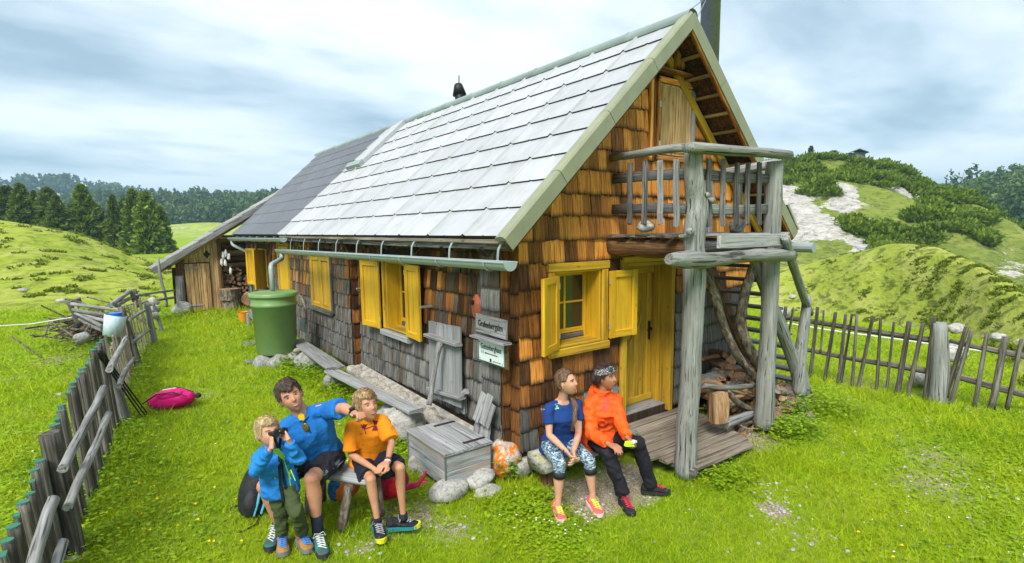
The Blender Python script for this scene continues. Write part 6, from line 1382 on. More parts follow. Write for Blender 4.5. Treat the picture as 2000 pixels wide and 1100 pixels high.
def torso(b, P, N, SR, SL, HR, HL, S, prof):
    """prof: list of (t along the spine 0..1, width, depth, forward shift)"""
    rs = (SL-SR).normalized(); rh = (HL-HR).normalized(); up = (N-P).normalized(); rings = []
    for t, w_, d_, sh_ in prof:
        r = lerp(rh, rs, min(1, max(0, t))).normalized(); r = (r-up*r.dot(up)).normalized() if t < .6 else lerp((r-up*r.dot(up)).normalized(), rs, .8).normalized()
        fr = r.cross(up).normalized()
        rings.append(ringsec(lerp(P, N, t)+fr*sh_*S, r, fr, w_*S, d_*S))
    b.loft(rings)
def hand(b, wrist, knk, pn, S, side, curl=(.5, .5, .5, .5), thumb=.5, spread=.06, L=.17):
    """wrist -> knuckle direction, pn = direction the palm faces, side=+1 when the thumb lies towards (dir x pn)"""
    D = (Vector(knk)-Vector(wrist)).normalized(); n = Vector(pn); n = (n-D*n.dot(D)).normalized(); x = D.cross(n).normalized()*side; L = L*S
    W = Vector(wrist)
    b.loft([ringsec(W+D*t*L, x, n, w_*L, d_*L, 12, .8) for t, w_, d_ in ((-.12, .30, .22), (.05, .34, .2), (.22, .44, .17), (.40, .48, .15), (.52, .45, .13))])
    for i, (off, ln, r) in enumerate(((.165, .40, .052), (.055, .46, .055), (-.055, .42, .052), (-.155, .33, .046))):
        c = curl[i]; p = W+D*.44*L+x*off*L; dirn = (D+x*(off*spread*8)).normalized(); pts = [p-dirn*.12*L, p+dirn*.05*L]; a = 0
        for s_ in (.42, .32, .26):
            a += c*1.15; dv = dirn*math.cos(a)+n*math.sin(a); pts.append(pts[-1]+dv*ln*s_*L*1.05)
        b.tube(pts, [r*L*1.05, r*L*1.1, r*L, r*L*.92, r*L*.75], 8)
        b.ell(pts[-1], (r*L*.72,)*3, nu=8, nv=6)
    p = W+D*.10*L+x*.14*L; dv = (D*.75+x*.75+n*.25*thumb).normalized(); q = p+dv*.24*L; dv2 = (D*.9+x*(.35-.5*thumb)+n*.5*thumb).normalized(); q2 = q+dv2*.18*L; q3 = q2+(dv2+n*.25*thumb).normalized()*.14*L
    b.tube([p-dv*.05*L, q, q2, q3], [.085*L, .075*L, .062*L, .045*L], 8); b.ell(q3, (.045*L,)*3, nu=8, nv=6)
def gauss(d, c, s): return math.exp(-((d.x-c[0])**2/s[0]**2+(d.z-c[2])**2/s[2]**2)) if d.y > 0 else 0
def head_frame(C, F, U):
    F = Vector(F).normalized(); U = Vector(U); U = (U-F*U.dot(F)).normalized(); X = F.cross(U).normalized()
    M = Matrix((X, F, U)).transposed().to_4x4(); M.translation = C; return M
def head(b, M, k, female=False, child=False):
    """head in local x right, y forward, z up, about .235 high when k = 1"""
    rx, ry, rz = .073, .094, .117
    jaw = .30 if female else .22
    def f(d):
        r = 1.
        r += .235*gauss(d, (0, 1, -.17), (.13, 1, .10))*(.8 if child or female else 1)+.13*gauss(d, (0, 1, -.02), (.09, 1, .15))
        for s in (-1, 1):
            r -= .075*gauss(d, (s*.42, 1, .06), (.20, 1, .10)); r += .035*gauss(d, (s*.36, 1, .24), (.26, 1, .07)); r += .045*gauss(d, (s*.52, 1, -.22), (.2, 1, .16))
        r += .035*gauss(d, (0, 1, -.46), (.22, 1, .045))+.035*gauss(d, (0, 1, -.57), (.20, 1, .04))-.03*gauss(d, (0, 1, -.515), (.25, 1, .02))-.05*gauss(d, (0, 1, -.66), (.22, 1, .05))
        r += .06*gauss(d, (0, 1, -.88), (.28, 1, .13)); return r
    rings = []; nu, nv = 56, 44
    for i in range(nv+1):
        ph = math.pi*(i+.001)/(nv+.002)-math.pi/2; ring = []
        for j in range(nu):
            a = 2*math.pi*j/nu; d = Vector((math.cos(ph)*math.cos(a), math.cos(ph)*math.sin(a), math.sin(ph))); r = f(d)
            x, y, z = d.x*rx*r, d.y*ry*r, d.z*rz*(r if d.y > 0 else 1)
            if d.z < 0: x *= 1-jaw*(-d.z)**1.3; y = y+.012*(-d.z) if d.y > -.2 else y*(1-.15*(-d.z))
            else: x *= 1+.05*math.sin(d.z*3.1); y -= .012*d.z
            ring.append(M @ Vector((x*k, y*k, z*k)))
        rings.append(ring)
    b.loft(rings)
    for s in (-1, 1):
        Me = M @ T3((s*.073*k, -.008*k, -.006*k)) @ Matrix.Rotation(R_(-25*s), 4, 'Z') @ Matrix.Rotation(R_(8), 4, 'X')
        b.ell((0, 0, 0), (.009*k, .018*k, .031*k), Me, 10, 8)
def face(M, k, par, brow, smile=True, lip=(.40, .14, .11), iris=(.08, .05, .03), teeth=True, squint=.7):
    for s in (-1, 1):
        c = Vector((s*.0315*k, .0735*k, .007*k)); Me = M @ T3(c)
        b = MB(); b.ell((0, 0, 0), (.0115*k, .0100*k, .0062*k*squint), Me, 12, 8); e = b.build('eye', M_['eyewhite'], par, None, True)
        b = MB(); b.ell((0, 0, 0), (.0056*k, .003*k, .0058*k*min(1, squint+.15)), Me @ T3((0, .0088*k, 0)), 10, 6); b.build('iris', plain('iris_brown', iris, .2), e, None, True)
        b = MB(); b.tube([M @ Vector((s*x*k, y*k, z*k)) for x, y, z in ((.014, .0885, .025), (.028, .0880, .031), (.043, .0790, .030), (.052, .068, .024))], [.0022*k, .0036*k, .003*k, .0015*k], 6); b.build('eyebrow', brow, par)
        b = MB(); b.tube([M @ Vector((s*x*k, y*k, z*k)) for x, y, z in ((.018, .0845, .011), (.031, .0845, .0152), (.045, .0755, .011))], [.0016*k, .0022*k, .0014*k], 6); b.build('eyelid', brow, par)
    w_ = .029 if smile else .020; z0 = -.0555; L = plain('lips', lip, .45)
    def mo(z, yy, r, up): 
        b = MB(); b.tube([M @ Vector((x*w_*k, (yy-.0115*x*x)*k, (z+(up*.009 if smile else 0)*x*x)*k)) for x in (-1, -.6, -.25, 0, .25, .6, 1)], [r*.4*k, r*.8*k, r*k, r*.9*k, r*k, r*.8*k, r*.4*k], 7); return b
    m = mo(z0+.004, .0892, .0042, 1).build('mouth', L, par, None, True); mo(z0-(.009 if teeth else .004), .0880, .0048, 1.9 if teeth else 1).build('lower_lip', L, m, None, True)
    if teeth: mo(z0-.002, .0866, .0038, 1.4).build('teeth', M_['teeth'], m, None, True)
M_['eyewhite'] = plain('eye_white', (.62, .60, .56), .25, var=.02); M_['teeth'] = plain('teeth_white', (.75, .72, .66), .35, var=.02)
def hair(M, k, mat, par, fn, seed=0, rough=.05, name='hair', lift=1.0, strands=2600):
    """fn(d) -> hair thickness (metres at k=1) or negative where there is none"""
    b = MB(); rings = []; nu, nv = 72, 48; rx, ry, rz = .076, .097, .119
    for i in range(nv+1):
        ph = math.pi*(i+.001)/(nv+.002)-math.pi/2; ring = []
        for j in range(nu):
            a = 2*math.pi*j/nu; d = Vector((math.cos(ph)*math.cos(a), math.cos(ph)*math.sin(a), math.sin(ph))); h = fn(d)
            if h > 0: h *= 1+rough*4*mnoise.noise(Vector((a*6, ph*2.2+seed, seed)))+rough*3*mnoise.noise(Vector((a*14, ph*3+seed, 3)))
            else: h = max(h, -.02)
            x, y, z = d.x*(rx+h), d.y*(ry+h)-.012*max(0, d.z), d.z*(rz+h)
            ring.append(M @ Vector((x*k, y*k, z*k)))
        rings.append(ring)
    b.loft(rings); o = b.build(name, mat, par, None, True)
    if strands:
        b = MB(); g = random.Random(seed+5)
        for _ in range(strands):
            z = g.uniform(-.6, 1); a = g.uniform(0, 6.283); q = math.sqrt(1-z*z); d = Vector((q*math.sin(a), q*math.cos(a), z)); h = fn(d)
            if h < .004: continue
            p = Vector((d.x*(rx+h), d.y*(ry+h)-.012*max(0, d.z), d.z*(rz+h))); cr_ = Vector((.25, -.25, .93)); t = (d-cr_*1.0); t = (t-d*t.dot(d)); 
            if t.length < .05: t = d.orthogonal()
            t = (t.normalized()+Vector((g.gauss(0, .16), g.gauss(0, .16), g.gauss(0, .16)))).normalized(); s_ = t.cross(d).normalized()*g.uniform(.0012, .0028); L_ = g.uniform(.014, .036)
            p = p-d*.003; b.add([M @ ((p-s_)*k), M @ ((p+s_)*k), M @ ((p+t*L_*.6+d*.003+s_*.6)*k), M @ ((p+t*L_-d*.001)*k)], [(0, 1, 2, 3)])
        b.build('hair_strands', mat, o)
    return o
def sstep(a, b, x): t = min(1, max(0, (x-a)/(b-a))); return t*t*(3-2*t)
def short_hair(top=.028, side=.012, line=.55, fringe=0., low=-.35):
    def f(d):
        az_ = math.atan2(d.x, d.y)                # 0 = front
        fr = abs(az_)
        zl = line-fringe*math.exp(-(fr/.6)**2) if fr < .85 else line-(line-.05)*sstep(.85, 1.15, fr) if fr < 1.2 else .05+(low-.05)*sstep(1.25, 1.8, fr)
        if 1.2 < fr < 1.75 and d.z < .12: zl = max(zl, .12)
        t = sstep(zl-.04, zl+.07, d.z)
        return (side+(top-side)*sstep(.2, .8, d.z))*t-.02*(1-t)
    return f
def shoe(ank, toe, par, S, col, sole, lace, L=.27, ankleh=.0, name='shoe', heel=None, low=False):
    """ank: ankle point; toe: toe tip on the ground; both world"""
    ank = Vector(ank); toe = Vector(toe); F = toe-ank; F.z = 0; F.normalize(); X = F.cross(Vector((0, 0, 1))).normalized(); Lk = L*S
    z0 = toe.z; H0 = toe-F*Lk; H0.z = z0
    def sec(t, w_, z1, z_lo): c = H0+F*(t*Lk); return [c+X*(math.cos(a)*w_*S*.5*(1 if math.sin(a) < .3 else .82))+Vector((0, 0, (z_lo+(z1-z_lo)*(.5+.5*math.sin(a)))*S)) for a in [6.2832*j/16 for j in range(16)]]
    b = MB(); ct = ankleh
    b.loft([sec(t, w_, z, .018) for t, w_, z in ((.01, .045, .07), (.05, .066, .098+ct), (.14, .074, .105+ct), (.26, .074, .10+ct*.9), (.36, .074, .088+ct*.4), (.48, .080, .072), (.62, .09, .060), (.76, .094, .050), (.88, .084, .044), (.96, .058, .038), (1.0, .03, .03))])
    up = garment(name, b, col, par, .006*S, 2, .001, 1)
    b = MB(); b.loft([[H0+F*(t*Lk)+X*(s*w_*S/2)+Vector((0, 0, z*S)) for s, z in ((-1, 0), (1, 0), (1, h), (-1, h))] for t, w_, h in ((-.01, .045, .036), (.06, .074, .034), (.2, .078, .03), (.45, .078, .026), (.7, .098, .024), (.88, .088, .026), (.98, .05, .032), (1.015, .022, .036))]); b.build('sole', sole, up)
    b = MB(); 
    for i in range(5):
        t = .40+i*.075; z = (.086-.028*(i/4)+.004)*S+.003; c = H0+F*(t*Lk); w_ = .026*S
        b.tube([c-X*w_+Vector((0, 0, z-.008)), c+F*.012*S+Vector((0, 0, z+.003)), c+X*w_+Vector((0, 0, z-.008))], .0035*S, 5); b.tube([c+X*w_+Vector((0, 0, z-.008)), c+F*.03*S+Vector((0, 0, z-.004)), c+F*.045*S-X*w_+Vector((0, 0, z-.014))], .0032*S, 5)
    c = H0+F*(.38*Lk)+Vector((0, 0, .095*S))
    for s in (-1, 1): b.tube([c, c+X*s*.03*S+Vector((0, 0, .012)), c+X*s*.045*S-Vector((0, 0, .02))+F*.01, c+X*s*.02*S+Vector((0, 0, -.004))+F*.02], .003*S, 5)
    b.build('laces', lace, up)
    return up, H0, F, X
def decal(obj, tm, C, X, Y, mat, parent, name, off=.0025):
    """drape a flat mesh (x, y) over a garment along the view of its own normal"""
    me = obj.data; bv = BVHTree.FromPolygons([v.co for v in me.vertices], [tuple(p.vertices) for p in me.polygons]); n = Vector(X).cross(Vector(Y)).normalized(); X = Vector(X).normalized(); Y = (Vector(Y)-X*Vector(Y).dot(X)).normalized(); n = X.cross(Y)
    C = Vector(C)
    for v in tm.vertices:
        p = C+X*v.co.x+Y*v.co.y+n*.25; h = bv.ray_cast(p, -n)
        v.co = (h[0]+n*(off+v.co.z)) if h[0] is not None else (C+X*v.co.x+Y*v.co.y+n*off)
    tm.materials.clear(); tm.materials.append(mat); return link(name, tm, None, parent)
def tmesh(txt, size, sx=1.):
    o = text_mesh(txt, size, M_['black'], None, Matrix.Identity(4), ext=0, sx=sx); me = o.data; WM.pop(o.name, None); bpy.data.objects.remove(o); 
    bm = bmesh.new(); bm.from_mesh(me); bmesh.ops.triangulate(bm, faces=bm.faces); bmesh.ops.subdivide_edges(bm, edges=[e for e in bm.edges if e.calc_length() > size*.3], cuts=1); bm.to_mesh(me); bm.free(); return me
def poly(pts, n=1):
    me = bpy.data.meshes.new('p'); me.from_pydata([(x, y, 0) for x, y in pts], [], [tuple(range(len(pts)))]); return me
def arm_tube(b, S_, E, W, r, seg=14):
    """shoulder, elbow, wrist with muscle shape; r = upper radius"""
    L1, L2 = E-S_, W-E
    limb(b, [S_, S_+L1*.35, S_+L1*.75, E, E+L2*.2, E+L2*.55, E+L2*.88, W+L2.normalized()*.01], [r*1.05, r*1.08, r*.88, r*.82, r*.86, r*.74, r*.55, r*.54], seg)
    joint(b, E, r*.80); joint(b, S_, r*1.05)
def leg_tube(b, H_, K, A, r, seg=16, calf=1.):
    L1, L2 = K-H_, A-K; back = Vector((L1.x, L1.y, 0)).normalized()*-1
    limb(b, [H_, H_+L1*.3, H_+L1*.7, H_+L1*.93], [r*1.05, r*1.0, r*.78, r*.66], seg)
    joint(b, K, r*.68); limb(b, [K, K+L2*.14+back*.004, K+L2*.32+back*.012, K+L2*.6+back*.006, K+L2*.85, A, A+Vector((0, 0, -.04))], [r*.64, r*.62, r*.68*calf, r*.52*calf, r*.38, r*.38, r*.40], seg)
def traps(b, P, N, SR, SL, r):
    T = lerp(P, N, .99)
    for s_ in (SR, SL): b.tube([T, lerp(T, s_, .45)+(N-P).normalized()*.008, s_+(N-P).normalized()*.004], [r*1.05, r*1.0, r*1.0], 12)
def person(label, loc): return empty('person', loc, label, 'person')
def body_mesh(b, mat, root, vox, it=3): me = vremesh(b, vox, it); me.materials.append(mat); me.name = 'body'; return link('body', me, None, root)
TORSO_M = [(-.22, .30, .20, 0), (-.10, .35, .24, 0), (.05, .34, .23, 0), (.3, .31, .215, .005), (.55, .345, .23, .015), (.75, .39, .23, .012), (.88, .38, .20, .0), (.96, .25, .15, 0), (1.03, .13, .13, 0)]
TORSO_F = [(-.22, .32, .22, 0), (-.10, .36, .24, 0), (.05, .34, .23, 0), (.3, .27, .19, .005), (.55, .30, .215, .02), (.68, .325, .235, .03), (.78, .335, .21, .015), (.88, .33, .175, .0), (.96, .2, .13, 0), (1.03, .11, .11, 0)]
def scale_prof(pr, k, kd=None): return [(t, w_*k, d_*(kd or k), s_) for t, w_, d_, s_ in pr]

# ---- the man --------------------------------------------------------------
def build_man():
    S = 1.18; root = person('man with short grey-brown hair in blue T-shirt and black shorts, pointing with his left arm', J(628, 893, 5.0))
    P, N_ = J(627, 890, 5.10), J(592, 812, 4.86); SR, SL = J(559, 836, 4.84), J(637, 803, 4.88); HR, HL = J(604, 897, 5.03), J(652, 893, 5.10)
    KL = J(609, 934, 4.62); AL = J(621, 1042, 4.70); KR = J(516, 950, 4.78); AR = J(547, 1032, 4.92)
    ER, WR = J(538, 893, 4.95), J(512, 938, 4.86); EL, WL = J(672, 797, 4.62), J(694, 809, 4.42)
    tL = onp(2, 634, 1092, -.21); tR = onp(2, 524, 1078, -.20); AL.z = tL.z+.12*S; 
    b = MB(); torso(b, P, N_, SR, SL, HR, HL, S, scale_prof(TORSO_M, .9))
    for a, e, w_ in ((SR, ER, WR), (SL, EL, WL)): arm_tube(b, a, e, w_, .047*S)
    leg_tube(b, HR, KR, AR, .082*S); leg_tube(b, HL, KL, AL, .082*S)
    HC = J(568, 775, 4.77); up = (J(552, 735, 4.77)-J(592, 808, 4.80)); F = (Vector(CAMP)-HC).normalized()*1.+Vector(CR)*.14-Vector(CU)*.06
    Mh = head_frame(HC, F, up); k = S*1.03; head(b, Mh, k); limb(b, [N_-(HC-N_)*.25, lerp(N_, HC, .3), lerp(N_, HC, .75)], [.066*S, .058*S, .056*S]) 
    hand(b, WR, J(520, 962, 4.72), -Vector(CF)*-.6+Vector(CR)*.8, S, 1, (.25, .28, .3, .35), .3)
    hand(b, WL, J(712, 808, 4.30), -Vector(CU)*.8-Vector(CF)*.1, S, -1, (.12 if False else .9, 1.0, 1.05, 1.1), .2)
    body = body_mesh(b, SKIN, root, .0058)
    hm = hair_mat('grey_brown_hair', (.012, .008, .006), (.05, .032, .022), (.16, .12, .09))
    hair(Mh, k, hm, root, short_hair(.026, .011, .60, .24, -.28), 3, .02)
    face(Mh, k, root, plain('brown_brow', (.08, .05, .035), .8), True, squint=.6)
    BL = cloth('blue_tshirt', (.015, .17, .50), (.012, .13, .42)); b = MB(); torso(b, P, N_, SR, SL, HR, HL, S, scale_prof(TORSO_M[1:-1], 1.04, 1.08)+[(1.03, .15, .14, 0)]); traps(b, P, N_, SR, SL, .060*S)
    for a, e in ((SR, ER), (SL, EL)): L1 = e-a; joint(b, a, .062*S); limb(b, [a-L1*.05, a+L1*.3, a+L1*.78], [.064*S, .068*S, .074*S])
    sh_ = garment('tshirt', b, BL, root, .0095, 3, .010, 5, (8, 8, 6))
    b = MB(); fr = (SL-SR).cross(N_-P).normalized(); 
    rg = ringsec(lerp(P, N_, 1.035), (SL-SR).normalized(), fr, .155*S, .145*S, 20, 1.); b.tube(rg+[rg[0]], .007*S, 6); b.build('collar', BL, sh_, None, True)
    SK = cloth('black_shorts', (.012, .014, .018), (.02, .022, .028)); b = MB(); torso(b, P, N_, SR, SL, HR, HL, S, scale_prof(TORSO_M[:3], 1.02)+[(.12, .33, .22, 0)])
    for h, k_ in ((HR, KR), (HL, KL)): L1 = k_-h; joint(b, h, .095*S); limb(b, [h-L1*.02, h+L1*.4, h+L1*.84], [.098*S, .095*S, .094*S])
    shr = garment('shorts', b, SK, root, .0095, 2, .008, 9)
    G_ = plain('grey_print', (.16, .22, .25), .7)
    X = Vector(CR); Yv = Vector(CU)
    decal(shr, tmesh("O'NEAL", .075, .9), lerp(HR, KR, .45)+Vector((0, 0, .02)), X*.95+Yv*.0, Yv, G_, root, 'print'); decal(shr, tmesh("O'NEAL", .06, .9), lerp(HL, KL, .60)+Vector(CR)*.05, X+Yv*.35, Yv-X*.3, G_, root, 'print')
    sx_ = cloth('navy_sock', (.015, .02, .035)); 
    for K_, A_, h_ in ((KL, AL, .26), (KR, AR, .16)):
        b = MB(); D_ = K_-A_; limb(b, [A_-D_*.12, A_+D_*.02, A_+D_*h_], [.044*S, .040*S, .043*S]); b.build('sock', sx_, root, None, True)
    TE = cloth('teal_grey_shoe', (.02, .16, .15), (.06, .08, .08), 9); WH = plain('white_lace', (.6, .62, .58), .8); DK = plain('dark_sole', (.03, .03, .032), .7)
    shoe(AL, tL, root, S, TE, DK, WH, .29, .0); shoe(AR, tR, root, S, TE, DK, WH, .29, .0)
    # watch, sunglasses hanging from the collar, shirt marks
    b = MB(); D_ = (WL-EL).normalized(); p = WL-D_*.035; x = D_.orthogonal().normalized(); y = D_.cross(x)
    b.loft([[p+D_*s+(x*math.cos(a)+y*math.sin(a))*.034*S for a in [6.283*j/14 for j in range(14)]] for s in (-.012, .012)], cap=False); b.loft([[p+D_*s+(x*math.cos(a)+y*math.sin(a))*.031*S for a in [6.283*j/14 for j in range(14)]] for s in (-.013, .013)], cap=False)
    n = (Vector(CAMP)-p).normalized()*.7+Vector((0, 0, .6)); n = (n-D_*n.dot(D_)).normalized(); b.lathe([(0, .0), (.021*S, .0), (.021*S, .012), (.0, .013)], 14, T3(p+n*.033*S) @ n.to_track_quat('Z', 'Y').to_matrix().to_4x4()); b.build('watch', M_['black'], root)
    c = J(594, 822, 4.66); gl = MB(); yl = plain('yellow_lens', (.75, .45, .01), .15); dk = plain('dark_lens', (.10, .08, .01), .1)
    ct = lerp(P, N_, .90)+fr*.13*S
    for q, (uu, vv), m in ((0, (590, 814), yl), (1, (598, 834), dk)):
        p = J(uu, vv, 4.70); b = MB(); b.ell(p, (.033, .012, .024), fn=None, M=Matrix.Rotation(0, 4, 'X')); bb_ = BVHTree.FromPolygons([v.co for v in sh_.data.vertices], [tuple(f_.vertices) for f_ in sh_.data.polygons]); h = bb_.ray_cast(Vector(CAMP), (p-Vector(CAMP)).normalized())
        pp = (h[0]-Vector(CF)*.015) if h[0] is not None else p
        b = MB(); Mq = Matrix((Vector(CR), Vector(CU), -Vector(CF))).transposed().to_4x4(); Mq.translation = pp
        Mq = Mq @ Matrix.Rotation(R_(-65), 4, 'Z'); b.ell((0, 0, 0), (.042, .030, .010), Mq, 14, 8); b.build('lens', m, root, None, True)
        if q == 0: b = MB(); b.tube([Mq @ Vector((-.05, 0, .0)), Mq @ Vector((.16, .015, .0))], .005, 6); b.build('sunglasses_frame', M_['black'], root)
    decal(sh_, poly([(-.022, -.006), (.022, .004), (.022, .010), (-.022, 0)]), J(614, 797, 4.75), X, Yv, plain('pink_mark', (.8, .25, .35), .6), root, 'logo')
    return root
# ---- the boy --------------------------------------------------------------
def build_boy():
    S = 1.18; root = person('blond boy in bright orange T-shirt and dark shorts sitting with folded hands', J(722, 900, 5.2))
    P, N_ = J(724, 893, 5.22), J(722, 822, 5.12); SR, SL = J(688, 836, 5.06), J(745, 822, 5.10); HR, HL = J(706, 902, 5.18), J(742, 896, 5.20)
    KR, KL = J(724, 936, 4.86), J(781, 914, 4.92); tR, tL = onp(2, 747, 1062, -.22), onp(2, 820, 1028, -.24)
    AR, AL = J(737, 1020, 4.88), J(787, 998, 4.97); AR.z = -.22+.10*S; AL.z = -.24+.10*S
    ER, WR = J(686, 888, 5.02), J(733, 917, 4.80); EL, WL = J(765, 866, 4.98), J(757, 901, 4.82)
    b = MB(); torso(b, P, N_, SR, SL, HR, HL, S, scale_prof(TORSO_M, .70))
    arm_tube(b, SR, ER, WR, .034*S); arm_tube(b, SL, EL, WL, .034*S); leg_tube(b, HR, KR, AR, .062*S, calf=.92); leg_tube(b, HL, KL, AL, .062*S, calf=.92)
    HC = J(716, 793, 5.04); F = (Vector(CAMP)-HC).normalized()+Vector(CR)*.62+Vector(CU)*.05; Mh = head_frame(HC, F, Vector((0, 0, 1))-Vector(CR)*.12); k = S*1.01
    head(b, Mh, k, child=True); limb(b, [N_-(HC-N_)*.3, lerp(N_, HC, .3), lerp(N_, HC, .75)], [.052*S, .045*S, .044*S])
    hand(b, WR, J(750, 922, 4.76), Vector((0, 0, 1)), S, 1, (.25, .25, .3, .3), .5, L=.15)
    hand(b, WL, J(744, 911, 4.76), Vector((0, 0, -1)), S, 1, (.5, .55, .6, .6), .3, L=.15)
    body_mesh(b, SKIN, root, .0055)
    hm = hair_mat('blond_hair', (.10, .055, .02), (.28, .18, .08), (.52, .39, .21)); hair(Mh, k, hm, root, short_hair(.026, .010, .54, .14, -.26), 8, .02)
    face(Mh, k, root, plain('blond_brow', (.25, .15, .07), .8), True, squint=.8)
    OR = cloth('orange_tshirt', (.80, .25, .008), (.72, .20, .006)); b = MB(); torso(b, P, N_, SR, SL, HR, HL, S, [(-.20, .33, .27, 0), (-.05, .345, .27, .01)]+scale_prof(TORSO_M[2:-1], .86, .92)+[(1.03, .125, .12, 0)]); traps(b, P, N_, SR, SL, .048*S)
    for a, e in ((SR, ER), (SL, EL)): L1 = e-a; joint(b, a, .055*S); limb(b, [a-L1*.05, a+L1*.35, a+L1*.86], [.054*S, .060*S, .068*S])
    sh_ = garment('tshirt', b, OR, root, .0095, 3, .009, 15, (7, 7, 5))
    fr = (SL-SR).cross(N_-P).normalized(); b = MB(); rg = ringsec(lerp(P, N_, 1.035), (SL-SR).normalized(), fr, .128*S, .123*S, 20, 1.); b.tube(rg+[rg[0]], .006*S, 6); b.build('collar', OR, sh_, None, True)
    X, Yv = Vector(CR), Vector(CU); LG = cloth('dark_red_print', (.28, .012, .02), (.02, .015, .06), 60)
    c = J(714, 842, 4.9)
    for s in (-1, 1):           # the two bowed arcs of the chest logo, joined by a bar
        cx_, cy_ = s*.052, s*.016
        for q in (-1, 1): decal(sh_, poly([(cx_-.034+.004, cy_+q*.046), (cx_+.030, cy_+q*.040), (cx_+.012, cy_+q*.004), (cx_-.014, cy_+q*.004)]), c, X, Yv, LG, root, 'logo')
    decal(sh_, poly([(-.05, -.022), (.05, .010), (.05, .018), (-.05, -.014)]), c, X, Yv, LG, root, 'logo')
    SK = cloth('navy_shorts', (.015, .018, .035), (.02, .024, .045)); b = MB(); torso(b, P, N_, SR, SL, HR, HL, S, scale_prof(TORSO_M[:3], .82))
    for h, k_ in ((HR, KR), (HL, KL)): L1 = k_-h; joint(b, h, .075*S); limb(b, [h-L1*.02, h+L1*.4, h+L1*.84], [.078*S, .080*S, .082*S])
    garment('shorts', b, SK, root, .0095, 2, .008, 19)
    BK = cloth('black_shoe', (.014, .014, .017), (.03, .03, .035), 20); YS = plain('yellow_toe_sole', (.60, .60, .02), .5); GR = plain('grey_lace', (.3, .3, .32), .8)
    for A_, t_, K_ in ((AR, tR, KR), (AL, tL, KL)):
        u_, H0, Ff, Xx = shoe(A_, t_, root, S, BK, plain('teal_sole', (.02, .20, .20), .6), GR, .26)
        b = MB(); b.loft([[H0+Ff*(t*.26*S)+Xx*(s*w_*S/2)+Vector((0, 0, z*S)) for s, z in ((-1, .001), (1, .001), (1, h), (-1, h))] for t, w_, h in ((.84, .094, .028), (.92, .076, .034), (1.0, .045, .038), (1.03, .022, .036))]); b.build('toe_cap', YS, u_)
        b = MB(); D_ = K_-A_; limb(b, [A_-D_*.1, A_+D_*.06], [.036*S, .034*S]); b.build('sock', BK, root, None, True)
    for t, m, r in ((.05, M_['black'], .026), (.11, plain('red_band', (.35, .05, .03), .7), .026), (.0, M_['white'], .026)):
        b = MB(); D_ = (WL-EL); p = WL-D_*t; b.tube([p-D_.normalized()*.006, p+D_.normalized()*.006], r*S, 12); b.build('bracelet', m, root, None, True)
    return root
